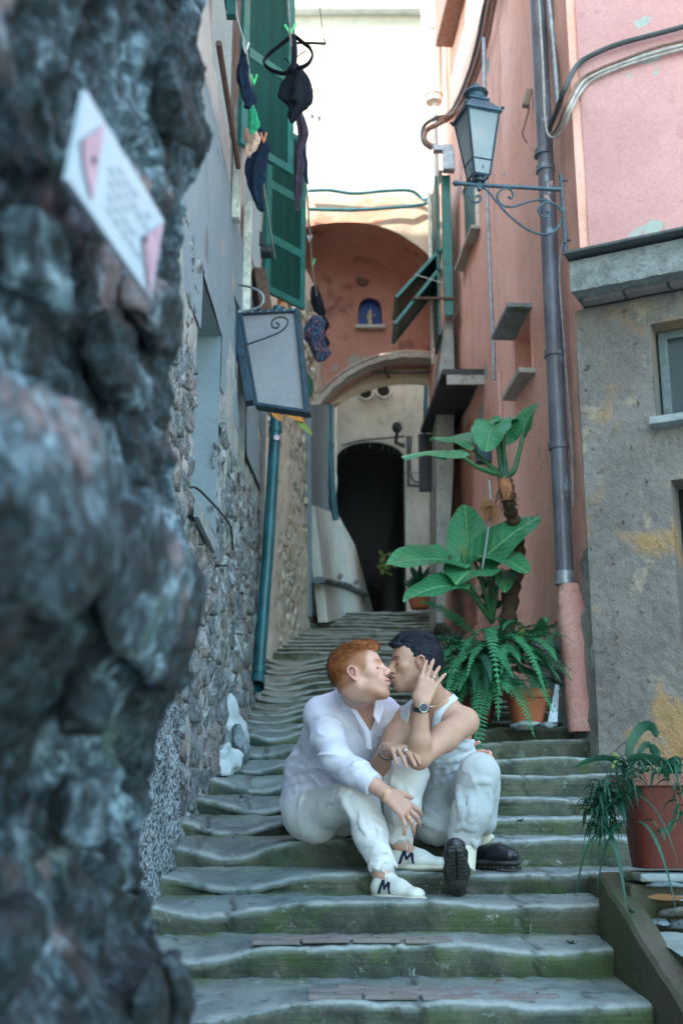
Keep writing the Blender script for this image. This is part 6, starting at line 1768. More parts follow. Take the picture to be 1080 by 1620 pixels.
# hands
cA = build_hand(SA, wrR, P(642, 1281, 4.64) - wrR, Vector((.10, -.80, .58)), -1, [(.15, .25, .2), (.18, .28, .2), (.22, .30, .2), (.25, .35, .2)], spread=(.24, .06, -.16, -.60), th=(.62, .15, .15), sc=1.16)
fingA = P(745, 1196, 5.06)
cA2 = build_hand(SA, wrL, Vector((1, -.45, 0)), Vector((.3, .7, .3)), 1, [(.5, .6, .4)] * 4, sc=1.0)
bodyA, VA = person_mesh('body', SA, .0032, M['skin_a'], pa)
lv = hA.local(VA); lo_ = (np.abs(lv) < .16).all(1)
def seg(V, a, b, r):
    a = np.array(a); b = np.array(b); t = np.clip(((V - a) @ (b - a)) / ((b - a) @ (b - a)), 0, 1); d = np.linalg.norm(V - a - t[:, None] * (b - a), axis=1); return np.exp(-(d / r) ** 2)
def face_attrs(o, lv, lo_, beard, fade, redk=1.0):
    red = .9 * seg(lv, (.099, -.018, -.053), (.099, .018, -.053), .010) + .45 * blob(lv, [(.116, 0, -.02)], .016) + .12 * blob(lv, [(.062, .04, -.018), (.062, -.04, -.018)], .025) + .55 * blob(lv, [(-.008, .085, .002), (-.008, -.085, .002)], .026) + .3 * blob(lv, [(.08, .031, .0), (.08, -.031, .0)], .014)
    line = np.clip(seg(lv, (.094, -.020, -.053), (.104, 0, -.054), .0028) + seg(lv, (.104, 0, -.054), (.094, .020, -.053), .0028) + 1.3 * seg(lv, (.089, .017, -.0005), (.080, .044, .0), .0034) + 1.3 * seg(lv, (.089, -.017, -.0005), (.080, -.044, .0), .0034), 0, 1)
    x, y, z = lv.T
    st = np.zeros(len(lv))
    if beard: st += beard * np.clip((-.030 - z) * 60, 0, 1) * np.clip((x - .005) * 60, 0, 1) * np.clip((z + .125) * 60, 0, 1) * (1 - np.clip(seg(lv, (.1, -.015, -.054), (.1, .015, -.054), .012) * 2, 0, 1))
    # faded sides and nape
    side = np.clip((z - (-.045 + .55 * np.clip(x + .03, 0, 1))) * 50, 0, 1) * np.clip((.052 + .25 * np.clip(z, 0, 1) - x) * 60, 0, 1)
    ear = np.clip(blob(lv, [(-.006, .084, .0), (-.006, -.084, .0)], .028) * 2.2, 0, 1)
    side = side * (1 - ear)
    st = np.maximum(st, fade * side)
    br = np.maximum.reduce([seg(lv, (.096, s * .012, .028), (.089, s * .034, .034), .0058) for s in (-1, 1)] + [seg(lv, (.089, s * .034, .034), (.072, s * .050, .028), .004) for s in (-1, 1)])
    st = np.maximum(st, br * 1.4)
    setattr_(o, 'red', np.clip(red * redk, 0, 1) * lo_); setattr_(o, 'line', line * lo_); setattr_(o, 'stub', np.clip(st * 1.25, 0, 1) * lo_)
face_attrs(bodyA, lv, lo_, .42, .95)
hand_red = blob(VA, [tuple(p) for p in cA['kn']] + [tuple(t[3]) for t in cA['tips']], .012) * .5
a_ = bodyA.data.attributes['red']; buf = np.zeros(len(VA), np.float32); a_.data.foreach_get('value', buf); a_.data.foreach_set('value', np.maximum(buf, hand_red).astype(np.float32))
# hair: swept wavy top
def hair_disp(Hb, amp, sc):
    def fn(p):
        q = Hb.local(p.reshape(-1, 3).astype(float))
        w_ = vnoise(q * 22, 3) * .018
        q2 = np.stack([q[:, 0] * sc[0] + w_ * 60, q[:, 1] * sc[1], q[:, 2] * sc[2] + w_ * 60], -1)
        return (amp * vnoise(q2, 5) + amp * .5 * vnoise(q2 * 2.3, 6)).reshape(p.shape[:-1])
    return fn
SH = Sdf(); h = HB(SH, HA, 1.03)
h.ell((-.022, 0, .066), (.090, .074, .070), k=.012)
h.ell((-.050, 0, .040), (.064, .072, .060), k=.02)
h.ell((.040, .0, .098), (.048, .058, .028), k=.02)
for (x, y, z, r) in ((.074, -.030, .094, .020), (.082, -.006, .102, .021), (.074, .024, .100, .020), (.050, -.045, .100, .019), (.058, .0, .116, .020), (.02, -.034, .120, .020), (.024, .02, .124, .020), (-.02, -.03, .124, .018), (-.06, -.02, .108, .02), (.088, -.022, .084, .012)):
    h.ell((x, y, z), (r * 1.25, r, r * .8), k=.010)
h.ell((.10, 0, -.02), (.075, .12, .088), k=.008, op='s')
h.ell((-.01, 0, -.065), (.12, .12, .088), k=.008, op='s')
SH.disp = hair_disp(h, .0045, (60, 130, 90))
hA_o, hA_v = person_mesh('hair', SH, .0026, M['hair_a'], pa)
def strands(Hb, Vh, n_, L, mat, parent, flow, seed, jit=.35, lift=.35):
    R_ = np.random.default_rng(seed); idx = R_.integers(0, len(Vh), n_); V = []; F = []
    q = Hb.local(Vh)
    c0 = np.array([-.02, 0, .03])
    for i in idx:
        p = q[i]; n0 = (p - c0) / np.linalg.norm(p - c0)
        if (p[2] < .05 and p[0] > .0) or (p[0] > .03 and p[2] < .088): continue
        f = np.array(flow(p)) + R_.normal(0, jit, 3); f = f - n0 * (f @ n0); f /= np.linalg.norm(f); s_ = np.cross(f, n0) * .0012
        l = L * R_.uniform(.5, 1.2); k = len(V); lf = lift * R_.uniform(.2, 1)
        for t in (0, .33, .66, 1):
            c = p + f * l * t + n0 * l * (lf * t - .9 * lf * t * t) + n0 * .0012; w_ = 1 - t * .8
            V += [Hb.w(c - s_ * w_), Hb.w(c + s_ * w_)]
        F += [(k + 2*j, k + 2*j + 1, k + 2*j + 3, k + 2*j + 2) for j in range(3)]
    return mesh('hair_strands', np.array(V), F, mat, parent, True, kind='stuff')
strands(h, hA_v, 4200, .026, M['hair_a'], hA_o, lambda p: (.35, -.9, .25) if p[2] > .06 else (-.5, 0, -.8), 5, .45, .55)
# shirt
SS = Sdf()
SS.rc(P(500, 1272, 5.18), P(505, 1228, 5.17), .150, .132, k=.05, flat=((0, 1, .3), 1.25)); SS.rc(P(505, 1228, 5.17), P(540, 1165, 5.02), .132, .142, k=.05, flat=((0, 1, .3), 1.25)); SS.rc(P(540, 1165, 5.02), P(558, 1125, 4.93), .142, .095, k=.06, flat=((0, 1, .3), 1.2))
SS.rc(P(470, 1272, 5.22), P(492, 1215, 5.22), .06, .10, k=.05)
SS.rc(lerp(nkb, shR, .25), shR, .062, .066, k=.05); SS.rc(lerp(nkb, shL, .25), shL, .060, .062, k=.05)
SS.chain([shR, lerp(shR, elR, .55), elR], [.066, .060, .056], k=.04); SS.chain([elR, lerp(elR, wrR, .42), lerp(elR, wrR, .66)], [.056, .050, .044], k=.03)
SS.chain([shL, elL], [.060, .055], k=.04); SS.rc(elL, lerp(elL, wrL, .6), .055, .050, k=.03)
SS.rc(nkb + Vector((-.005, .03, -.01)), lerp(nkb, nt, .32) + Vector((-.01, .02, 0)), .072, .066, k=.02)
SS.wedge([(541, 1078), (548, 1108), (578, 1156), (585, 1164), (593, 1136), (604, 1105), (608, 1070)], 4.90, k=.006, op='s', dy=.25)
SS.rc(lerp(nkb, nt, .1) + Vector((.012, -.03, .02)), lerp(nkb, nt, .9) + Vector((.02, -.03, 0)), .060, .062, k=.004, op='s')
dW = (wrR - elR).normalized(); e0 = lerp(elR, wrR, .80) + dW * .03
def cutfn(p, a=v3(e0 + dW * .02).astype(np.float32), n=v3(dW).astype(np.float32)): return -((p - a) @ n)
creases(SS, [[(492, 1146), (512, 1150), (532, 1160), (548, 1172)], [(490, 1162), (508, 1172), (526, 1186), (540, 1194)], [(494, 1180), (510, 1192), (528, 1204)], [(500, 1138), (520, 1138), (537, 1146)],
    [(548, 1216), (556, 1204), (572, 1198)], [(536, 1212), (544, 1196), (556, 1186)], [(562, 1222), (572, 1212), (584, 1210)],
    [(478, 1205), (490, 1196), (500, 1184)], [(470, 1226), (486, 1222), (505, 1212)], [(460, 1244), (478, 1238), (500, 1234)], [(475, 1180), (484, 1172), (490, 1160)], [(470, 1255), (490, 1250), (520, 1246)],
    [(560, 1135), (566, 1150), (572, 1168)], [(600, 1150), (598, 1170), (592, 1190)], [(548, 1190), (560, 1188), (572, 1196)]], .0055)
SS.disp = folds(.0085, (8, 10, 17), 3, .35, np.array(Matrix.Rotation(.5, 3, 'Y')))
person_mesh('shirt', SS, .0036, M['shirt'], pa)
# cuff
MB().tube([lerp(elR, wrR, .52), lerp(elR, wrR, .60), lerp(elR, wrR, .76), lerp(elR, wrR, .765)], [.047, .050, .0455, .038], 28).build('cuff', M['shirt'], pa, True)
# collar leaves
def patch(name, pts, Y_, mat, parent, thick=.004, off=(0, 0, 0), sub=2):
    n_ = len(pts); W = [P(a, b, y) for a, b, y in pts]
    c = sum(W, Vector()) / n_; nn = (W[1] - W[0]).cross(W[2] - W[0]).normalized()
    if nn.y > 0: nn = -nn
    m = MB().prism([w_ + nn * thick for w_ in W], -nn * thick * 1.6); o_ = m.build(name, mat, parent)
    bm = bmesh.new(); bm.from_mesh(o_.data); bmesh.ops.bevel(bm, geom=bm.edges[:], offset=.0015, segments=1, affect='EDGES'); bm.to_mesh(o_.data); bm.free(); return o_
patch('collar', [(531, 1080, 4.88), (545, 1085, 4.80), (557, 1117, 4.76), (540, 1123, 4.77), (533, 1103, 4.82)], 0, M['shirt'], pa)
patch('collar', [(604, 1096, 4.86), (595, 1104, 4.80), (590, 1132, 4.78), (598, 1145, 4.78), (606, 1120, 4.82)], 0, M['shirt'], pa)
patch('placket', [(552, 1118, 4.775), (558, 1114, 4.77), (586, 1158, 4.80), (588, 1186, 4.83), (580, 1184, 4.83), (576, 1156, 4.80)], 0, M['shirt'], pa, .002)
for px, py, y in ((581, 1168, 4.80), (583, 1182, 4.82)):
    MB().lathe(P(px, py, y - .005), [(0, 0), (.005, 0), (.0055, .002)], 12, Matrix.Rotation(radians(90), 3, 'X')).build('button', M['lace'], pa)
# trousers
ST = Sdf()
ST.rc(P(495, 1282, 5.18), P(545, 1280, 5.22), .105, .10, k=.05); ST.rc(P(478, 1290, 5.16), P(500, 1300, 5.08), .085, .09, k=.04)
for (a, b, c, hem, rr) in ((hipR, kneR, ankR, P(604, 1364, 4.665), (.094, .070, .058, .051)), (hipL, kneL, ankL, P(632, 1318, 4.84), (.10, .072, .062, .052))):
    ST.rc(a, b, rr[0], rr[1], k=.05); ST.chain([b, lerp(b, c, .5), hem], [rr[1], rr[2], rr[3]], k=.035)
creases(ST, [[(556, 1252), (549, 1264), (548, 1280), (554, 1296)], [(512, 1262), (530, 1256), (550, 1250)], [(520, 1274), (536, 1266), (548, 1260)], [(478, 1262), (492, 1256), (508, 1254)], [(470, 1275), (476, 1262), (480, 1252)],
    [(566, 1290), (568, 1306), (576, 1322)], [(586, 1285), (590, 1305), (598, 1322)], [(582, 1342), (594, 1340), (606, 1346)], [(590, 1354), (604, 1350), (616, 1354)], [(640, 1250), (646, 1270), (642, 1292)], [(622, 1300), (634, 1302), (644, 1298)], [(618, 1236), (626, 1246), (628, 1262)], [(500, 1300), (520, 1306), (545, 1304)]], .0055)
ST.disp = folds(.006, (13, 13, 9), 11, .3)
person_mesh('trousers', ST, .0036, M['trousers'], pa)
def cuff_roll(c, ax, r, parent, mat, seed):
    ax = Vector(ax).normalized(); R = basis(ax, Vector((0, 1, .3))); V = []; F = []; n1, n2 = 44, 10
    for i in range(n1):
        a = 2 * pi * i / n1; wob = .005 * sin(a * 3 + seed) + .004 * sin(a * 7 + seed * 2)
        for j in range(n2):
            b_ = 2 * pi * j / n2; rr = r + .006 * cos(b_) + .3 * wob; hh = .016 * sin(b_) + wob * 1.6
            V.append(Vector(c) + R @ Vector((rr * cos(a), hh, rr * sin(a))))
    for i in range(n1):
        for j in range(n2): F.append((i*n2+j, ((i+1) % n1)*n2+j, ((i+1) % n1)*n2+(j+1) % n2, i*n2+(j+1) % n2))
    return mesh('trouser_cuff', V, F, mat, parent, True)
cuff_roll(P(604, 1370, 4.665), ankR - kneR, .050, pa, M['trousers'], 1); cuff_roll(P(631, 1324, 4.84), Vector((-.1, .1, -1)), .050, pa, M['trousers'], 2)

def sneaker(parent, heel, toe, up=(0, 0, 1)):
    F_ = frame(heel, Vector(toe) - Vector(heel), up)
    def loc(x, y, z): return F_ @ Vector((x, y, z))
    so = Sdf(); h = HB(so, F_)
    h.rc((.04, 0, .013), (.13, -.004, .013), .036, .038, flat=((0, 0, 1), 2.9), k=.02); h.rc((.13, -.004, .013), (.235, .004, .014), .038, .043, flat=((0, 0, 1), 3.2), k=.03)
    person_mesh('sole', so, .0032, M['shoe_sole'], parent)
    upx = Sdf(); h = HB(upx, F_)
    h.rc((.040, 0, .045), (.055, 0, .075), .034, .031, k=.02, flat=((0, 1, 0), 1.05))
    h.rc((.06, 0, .045), (.16, 0, .042), .035, .036, k=.03, flat=((0, 0, 1), 1.0)); h.rc((.15, 0, .038), (.235, .003, .030), .036, .036, k=.03, flat=((0, 0, 1), 1.5))
    h.rc((.09, 0, .085), (.15, 0, .062), .020, .018, k=.02)
    h.box((.12, 0, -.02), (.2, .1, .036), .004, k=.004, op='s')
    h.ell((.048, 0, .118), (.030, .024, .030), k=.006, op='s')
    person_mesh('upper', upx, .0032, M['shoe_white'], parent)
    # laces
    m = MB()
    for i in range(6):
        x = .085 + i * .017; z = .106 - i * .0092
        m.tube([loc(x - .004, -.024, z - .012), loc(x, -.012, z), loc(x + .003, .012, z + .001), loc(x + .006, .024, z - .012)], .003, 6)
    for s_ in (-1, 1):
        m.tube(curve2([loc(.085, 0, .104), loc(.080, s_ * .016, .116), loc(.092, s_ * .030, .110), loc(.094, s_ * .014, .101)], 6), .002, 6)
        m.tube(curve2([loc(.085, 0, .104), loc(.10, s_ * .02, .100), loc(.112, s_ * .034, .080)], 6), .0018, 6)
    m.build('laces', M['lace'], parent, True)
    m = MB(); m.add([loc(.075, -.014, .1035), loc(.075, .014, .1035), loc(.175, .015, .0545), loc(.175, -.015, .0545)], [(0, 1, 2, 3)]); m.build('tongue', M['sock'], parent)
    # navy letter mark on each side, set on the upper
    for s_ in (-1, 1):
        m = MB(); yy = lambda x, z: s_ * (.0365 + .001 - max(0, (z - .050)) * .28 + (.005 if x > .115 else 0))
        def bar(x0, z0, x1, z1, w_=.007):
            n_ = 5; V = []
            for i in range(n_ + 1):
                t = i / n_; x = lerp(x0, x1, t); z = lerp(z0, z1, t)
                V += [loc(x - w_ / 2, yy(x, z), z), loc(x + w_ / 2, yy(x, z), z)]
            m.add(V, [(2*i, 2*i+1, 2*i+3, 2*i+2) for i in range(n_)])
        bar(.078, .026, .096, .076, .012); bar(.096, .076, .111, .042, .011); bar(.111, .042, .134, .070, .011); bar(.134, .070, .144, .028, .012)
        ob = m.build('side_mark', M['navy'], parent)
        md = ob.modifiers.new('s', 'SOLIDIFY'); md.thickness = .003; md.offset = 0
zC, zD = -.276 - .012, -.182 - .005
shR_ = thing('sneaker', Vector((.125, 4.71, zC)), None, None)
shR_['label'] = 'sneaker flat on the lower step'
shR_.parent = pa; shR_.location = Vector((.125, 4.71, zC)) - ORG[pa.name]
sneaker(shR_, Vector((.118, 4.705, zC)), Vector((.300, 4.49, zC)))
sh2 = thing('sneaker', Vector((.165, 4.90, zD)), None, None); sh2.parent = pa; sh2.location = Vector((.165, 4.90, zD)) - ORG[pa.name]
sneaker(sh2, Vector((.184, 4.885, zD)), Vector((.42, 4.73, zD)))
def ring(c, ax, r, w_, mat, parent, name='ring', n=30, prof=6):
    ax = Vector(ax).normalized(); R = basis(ax, Vector((.1, .3, 1))); V = []; F = []
    for i in range(n):
        a = 2 * pi * i / n
        for j in range(prof):
            b_ = 2 * pi * j / prof; V.append(Vector(c) + R @ Vector(((r + w_ * .5 * cos(b_)) * cos(a), w_ * sin(b_), (r + w_ * .5 * cos(b_)) * sin(a))))
    for i in range(n):
        for j in range(prof): F.append((i*prof+j, ((i+1) % n)*prof+j, ((i+1) % n)*prof+(j+1) % prof, i*prof+(j+1) % prof))
    return mesh(name, V, F, mat, parent, True)
ring(wrR + (wrR - elR).normalized() * .008, wrR - elR, .031, .0022, M['gold'], pa, 'bracelet')
tt = cA['tips'][2]; ring(lerp(tt[0], tt[1], .55), tt[1] - tt[0], .0108, .003, M['gold'], pa)

# ------------------------------------------------------------ B: dark-haired man
B_org = P(715, 1328, 5.15)
pb_ = thing('person', B_org, 'dark-haired person in white tank top on the steps, hand raised to the ear', 'person')
bhL, bhR = P(730, 1284, 5.12), P(690, 1286, 5.16)
bkL, bkR = P(757, 1224, 4.74), P(686, 1304, 5.0)
baL, baR = P(731, 1356, 4.69), P(764, 1330, 5.02)
bpel = P(710, 1280, 5.17); bw = P(712, 1232, 5.12); bch = P(694, 1160, 4.96); bnk = P(693, 1114, 4.88)
bsL, bsR = P(734, 1142, 4.84), P(640, 1140, 4.96)
beL, bwL = P(662, 1199, 4.61), P(666, 1112, 4.54)
beR, bwR = P(601, 1212, 4.84), P(615, 1184, 4.68)
fb = Vector((-cos(radians(10)), -sin(radians(10)), -.02))
HBm = frame(P(655, 1054, 4.71), fb, (.03, .06, 1))
SB = Sdf(); hB = HB(SB, HBm, .95)
fy = (-.1, 1, .3)
def torsoB(S, e, top=True):
    S.rc(bpel, bw, .115 + e, .108 + e, k=.05, flat=(fy, 1.25)); S.rc(bw, bch, .108 + e, .122 + e, k=.05, flat=(fy, 1.3)); S.rc(bch, lerp(bch, bnk, .8), .122 + e, .080 + e, k=.05, flat=(fy, 1.25))
    S.rc(lerp(bnk, bsL, .15) + Vector((0, 0, -.015)), bsL, .050 + e, .052 + e, k=.05); S.rc(lerp(bnk, bsR, .15) + Vector((0, 0, -.015)), bsR, .050 + e, .050 + e, k=.05)
    S.ell(bch + Vector((-.05, -.075, .01)), (.06 + e, .03 + e, .05 + e), k=.03); S.ell(bch + Vector((.045, -.085, .01)), (.06 + e, .03 + e, .05 + e), k=.03)
torsoB(SB, 0)
SBt = Sdf(); torsoB(SBt, .006)
SBt.rc(bnk + Vector((0, .02, -.01)), bnk + Vector((0, .02, .03)), .062, .056, k=.035)
SB.chain([bsL, lerp(bsL, beL, .45), beL], [.056, .053, .041], k=.03); SB.chain([beL, lerp(beL, bwL, .30), bwL], [.041, .041, .026], k=.025)
SB.chain([bsR, lerp(bsR, beR, .4), beR], [.052, .049, .040], k=.03); SB.chain([beR, bwR], [.040, .027], k=.02)
for a, b, c in ((bhL, bkL, baL), (bhR, bkR, baR)): SB.chain([a, b, c], [.075, .05, .028], k=.04)
build_head(hB, .8, .97)
nt = Vector(hB.w((-.030, 0, -.045)))
SB.rc(bnk + Vector((0, .02, -.01)), nt, .060, .052, k=.035); SB.rc(bnk + Vector((-.02, -.03, 0)), Vector(hB.w((.005, 0, -.075))), .034, .036, k=.03)
for s_ in (-.06, .05): SB.rc(bnk + Vector((s_ * .3 - .01, -.055, -.005)), bnk + Vector((s_, -.05, .0)), .010, .008, k=.02)
cB = build_hand(SB, bwL, P(678, 1074, 4.57) - bwL, Vector((-.10, -1, .1)), -1, [(.05, .25, .15), (.05, .22, .15), (.10, .30, .2), (.05, .20, .15)], spread=(.02, -.02, -.12, -.34), th=(.05, .0, .9), sc=1.06, thick=.92)
if (cB['side'].x < 0): print('HAND B side', cB['side'])
cB2 = build_hand(SB, bwR, P(634, 1184, 4.59) - bwR, Vector((.15, -.62, .77)), -1, [(.55, .25, .15), (.55, .25, .15), (.58, .28, .2), (.6, .3, .2)], spread=(.1, .02, -.12, -.26), th=(.5, .3, .4), sc=1.06)
bodyB, VB = person_mesh('body', SB, .0032, M['skin_b'], pb_)
lvb = hB.local(VB); lob = (np.abs(lvb) < .16).all(1)
face_attrs(bodyB, lvb, lob, .10, 0.0, .9)
SHB = Sdf(); h = HB(SHB, HBm, .95)
h.ell((-.022, 0, .056), (.099, .0835, .084), k=.012); h.ell((-.058, 0, .02), (.066, .076, .070), k=.02)
h.ell((.036, 0, .104), (.052, .066, .034), k=.02); h.ell((-.02, 0, .118), (.08, .066, .032), k=.02)
for (x, y, z, r) in ((.086, .010, .094, .017), (.080, .036, .090, .018), (.084, -.016, .096, .016), (.06, .03, .112, .02), (.092, .024, .082, .010), (.074, .048, .082, .012)):
    h.ell((x, y, z), (r * 1.3, r, r * .75), k=.010)
h.ell((.110, 0, -.016), (.074, .14, .086), k=.006, op='s')
h.ell((-.002, 0, -.065), (.052, .14, .088), k=.008, op='s'); h.ell((-.02, 0, -.13), (.12, .12, .085), k=.008, op='s')
SHB.disp = hair_disp(h, .0035, (35, 120, 130))
hB_o, hB_v = person_mesh('hair', SHB, .0026, M['hair_b'], pb_)
strands(h, hB_v, 3400, .024, M['hair_b'], hB_o, lambda p: (-.9, -.1, .2) if p[2] > .06 else (-.6, 0, -.7), 6, .25, .4)
# tank top
STt = Sdf(); torsoB(STt, .0075)
STt.wedge([(651, 1106), (637.6, 1124), (633, 1146), (637, 1162), (650, 1173), (672, 1171), (684, 1148), (686, 1134), (690, 1085), (655, 1085)], 4.92, k=.004, dy=.03)
STt.wedge([(684, 1085), (722, 1096), (697, 1121), (685, 1136), (680, 1118)], 4.92, k=.004, dy=.06)
STt.wedge([(731, 1103), (707, 1116), (697, 1138), (700, 1158), (745, 1172), (790, 1172), (790, 1090)], 4.9, k=.004, dy=.3)
STt.wedge([(641, 1106), (628, 1124), (625, 1150), (628, 1170), (590, 1185), (590, 1095)], 4.96, k=.004, dy=.3)
def strap(pts, wd, mat, parent, name, S=SBt, y0=4.5):
    H_ = [hit(S, a, b, y0) for a, b in pts]; H_ = [h_ for h_ in H_ if h_[0] is not None]
    C_ = curve2([h_[0] + h_[1] * .005 for h_ in H_], 4); N_ = curve2([h_[1] for h_ in H_], 4); V = []; F = []
    for i in range(len(C_)):
        t = (C_[min(i + 1, len(C_) - 1)] - C_[max(i - 1, 0)]).normalized(); n_ = N_[i].normalized(); sd = t.cross(n_).normalized()
        for (a, b) in ((-.5, -.5), (-.5, .5), (.5, .5), (.5, -.5)): V.append(C_[i] + sd * a * wd + n_ * b * .006 - (n_ * .002 if abs(a) > .4 and b > 0 else Vector()))
    for i in range(len(C_) - 1):
        for j in range(4): F.append((i*4+j, i*4+(j+1) % 4, (i+1)*4+(j+1) % 4, (i+1)*4+j))
    return mesh(name, V, F, mat, parent, True)
creases(STt, [[(712, 1206), (730, 1200), (748, 1190)], [(708, 1222), (726, 1216), (746, 1206)], [(720, 1182), (736, 1184), (752, 1182)], [(700, 1215), (706, 1230), (702, 1242)], [(686, 1205), (690, 1222), (688, 1238)]], .0035)
STt.disp = folds(.005, (13, 13, 11), 31, .3)
person_mesh('tank_top', STt, .0032, M['tank'], pb_)
strap([(733, 1096), (722, 1101), (710, 1108), (700, 1118), (693, 1130), (690, 1142), (690, 1156), (694, 1168)], .034, M['tank'], pb_, 'tank_strap')
strap([(649, 1102), (641, 1108), (635, 1118), (631, 1132), (629, 1146), (631, 1158), (636, 1168)], .026, M['tank'], pb_, 'tank_strap')
# trousers
SU = Sdf()
SU.rc(P(700, 1288, 5.18), P(722, 1284, 5.18), .112, .112, k=.05); SU.rc(P(704, 1262, 5.12), P(715, 1262, 5.12), .10, .10, k=.04)
SU.rc(bhL, bkL, .098, .076, k=.05); SU.chain([bkL, lerp(bkL, baL, .5), P(733, 1322, 4.72)], [.074, .069, .063], k=.035); SU.rc(P(768, 1240, 4.88), P(764, 1300, 4.90), .058, .054, k=.05)
SU.rc(bhR, bkR, .098, .078, k=.05); SU.chain([bkR, P(722, 1314, 5.0), P(752, 1320, 5.04)], [.074, .066, .056], k=.03)
creases(SU, [[(690, 1262), (706, 1272), (722, 1286)], [(686, 1278), (700, 1286), (716, 1300)], [(700, 1250), (716, 1256), (730, 1266)], [(744, 1246), (756, 1240), (772, 1242)], [(738, 1262), (738, 1284), (732, 1306)], [(752, 1270), (752, 1290), (746, 1312)], [(770, 1256), (776, 1276), (774, 1300)],
    [(664, 1280), (680, 1290), (692, 1304)], [(660, 1300), (676, 1308), (694, 1314)], [(720, 1318), (734, 1312), (748, 1316)], [(725, 1240), (722, 1262), (724, 1284)]], .0055)
SU.disp = folds(.006, (12, 12, 9), 41, .3)
SU.wedge([(600, 1352), (800, 1352), (800, 1400), (600, 1400)], 4.66, k=.004, dy=.5)
person_mesh('trousers', SU, .0036, M['trousers_b'], pb_)
cuff_roll(P(735, 1330, 4.72), Vector((-.1, -.1, -1)), .058, pb_, M['trousers_b'], 4)
MB().tube([P(733, 1305, 4.74), P(733, 1338, 4.72), P(730, 1378, 4.68)], [.05, .052, .050], 24).build('sock', M['sock'], pb_, True)
MB().tube([P(752, 1318, 4.98), P(762, 1326, 4.97), P(772, 1336, 4.96)], [.046, .045, .04], 20).build('sock', M['sock'], pb_, True)
def boot(parent, heel, toe, up):
    F_ = frame(heel, Vector(toe) - Vector(heel), up) @ Matrix.Scale(1.14, 4); loc = lambda x, y, z: F_ @ Vector((x, y, z))
    so = Sdf(); h = HB(so, F_)
    h.rc((.04, 0, .010), (.12, 0, .012), .036, .036, flat=((0, 0, 1), 2.8), k=.02); h.rc((.12, 0, .012), (.225, .0, .012), .036, .046, flat=((0, 0, 1), 3.6), k=.03)
    h.rc((.035, 0, -.004), (.065, 0, -.004), .035, .035, flat=((0, 0, 1), 2.4), k=.006)
    sole_ = person_mesh('sole', so, .0032, M['sole_black'], parent)
    upx = Sdf(); h = HB(upx, F_)
    h.rc((.045, 0, .045), (.050, 0, .085), .037, .036, k=.02); h.rc((.06, 0, .045), (.17, 0, .042), .037, .038, k=.03); h.rc((.16, 0, .040), (.225, 0, .036), .038, .038, k=.03, flat=((0, 0, 1), 1.3))
    h.box((.12, 0, -.03), (.2, .1, .042), .004, k=.004, op='s'); h.ell((.048, 0, .13), (.034, .030, .03), k=.006, op='s')
    person_mesh('upper', upx, .0032, M['boot_black'], parent)
    n_ = 0
    for i, x in enumerate(np.arange(.085, .262, .0215)):   # tread lugs
        hw = .034 if x > .12 else .028
        if x > .235: hw = .024
        for s_ in (-1, 1):
            MB().box(loc(x, s_ * hw * .52, -.003), (.0155, hw * .88, .012), Matrix(F_.to_3x3()) @ Matrix.Rotation(s_ * .22, 3, 'Z'), .003).build('tread_lug', M['sole_black'], parent)
bl = thing('boot', Vector((.44, 4.62, -.27)), None, None); bl.parent = pb_; bl.location = Vector((.44, 4.62, -.27)) - ORG[pb_.name]
bl['label'] = 'boot with its lugged sole raised to the front'
hl = P(724, 1416, 4.63); tl = P(721, 1358, 4.43)
boot(bl, hl, hl + (tl - hl).normalized() * .27, Vector((.02, .66, .74)))
br_ = thing('boot', Vector((.55, 5.0, -.18)), None, None); br_.parent = pb_; br_.location = Vector((.55, 5.0, -.18)) - ORG[pb_.name]
boot(br_, Vector((.525, 5.04, -.172)), Vector((.66, 4.83, -.172)), Vector((0, 0, 1)))
# watch, rings, bracelets
dv_ = (bwL - beL).normalized(); wc = lerp(beL, bwL, .90)
wt = MB().tube([wc - dv_ * .009, wc + dv_ * .009], [.0325, .0315], 28, cap=False).tube([wc - dv_ * .009, wc + dv_ * .009], [.030, .029], 28, cap=False).build('watch', M['boot_black'], pb_, True)
nW2 = Vector((.25, -.97, 0)).normalized(); Rw = basis(nW2, dv_)
Rz = Rw @ Matrix.Rotation(radians(90), 3, 'X')
fc = wc + nW2 * .034
MB().lathe(fc, [(0, 0), (.0175, 0), (.0195, .002), (.0195, -.008) , (.019, -.010)], 28, Matrix((Rw.col[0], -Rw.col[2], -nW2)).transposed() if False else Matrix((Rw.col[0], Rw.col[2], nW2)).transposed()).build('watch_case', M['silver'], wt, True)
MB().lathe(fc + nW2 * .0025, [(0, .001), (.0155, .001), (.016, 0)], 28, Matrix((Rw.col[0], Rw.col[2], nW2)).transposed()).build('watch_dial', M['navy'], wt, True)
tt = cB['tips'][2]; ring(lerp(tt[0], tt[1], .55), tt[1] - tt[0], .0105, .003, M['silver'], pb_)
tt = cB2['tips'][1]; ring(lerp(tt[0], tt[1], .5), tt[1] - tt[0], .0112, .007, M['silver'], pb_)
tt = cB2['tips'][2]; ring(lerp(tt[0], tt[1], .5), tt[1] - tt[0], .0105, .003, M['silver'], pb_)
dr_ = (bwR - beR).normalized()
for k_ in (0, 1): ring(lerp(beR, bwR, .86) - dr_ * .012 * k_, dr_, .033, .0035, M['boot_black' if k_ else 'silver'], pb_, 'bracelet')
m = MB().tube(curve2([P(657, 1102, 4.80), P(672, 1116, 4.745), P(686, 1117, 4.75), P(698, 1108, 4.80), P(704, 1096, 4.86)], 8), .0014, 6); m.build('necklace', M['silver'], pb_)
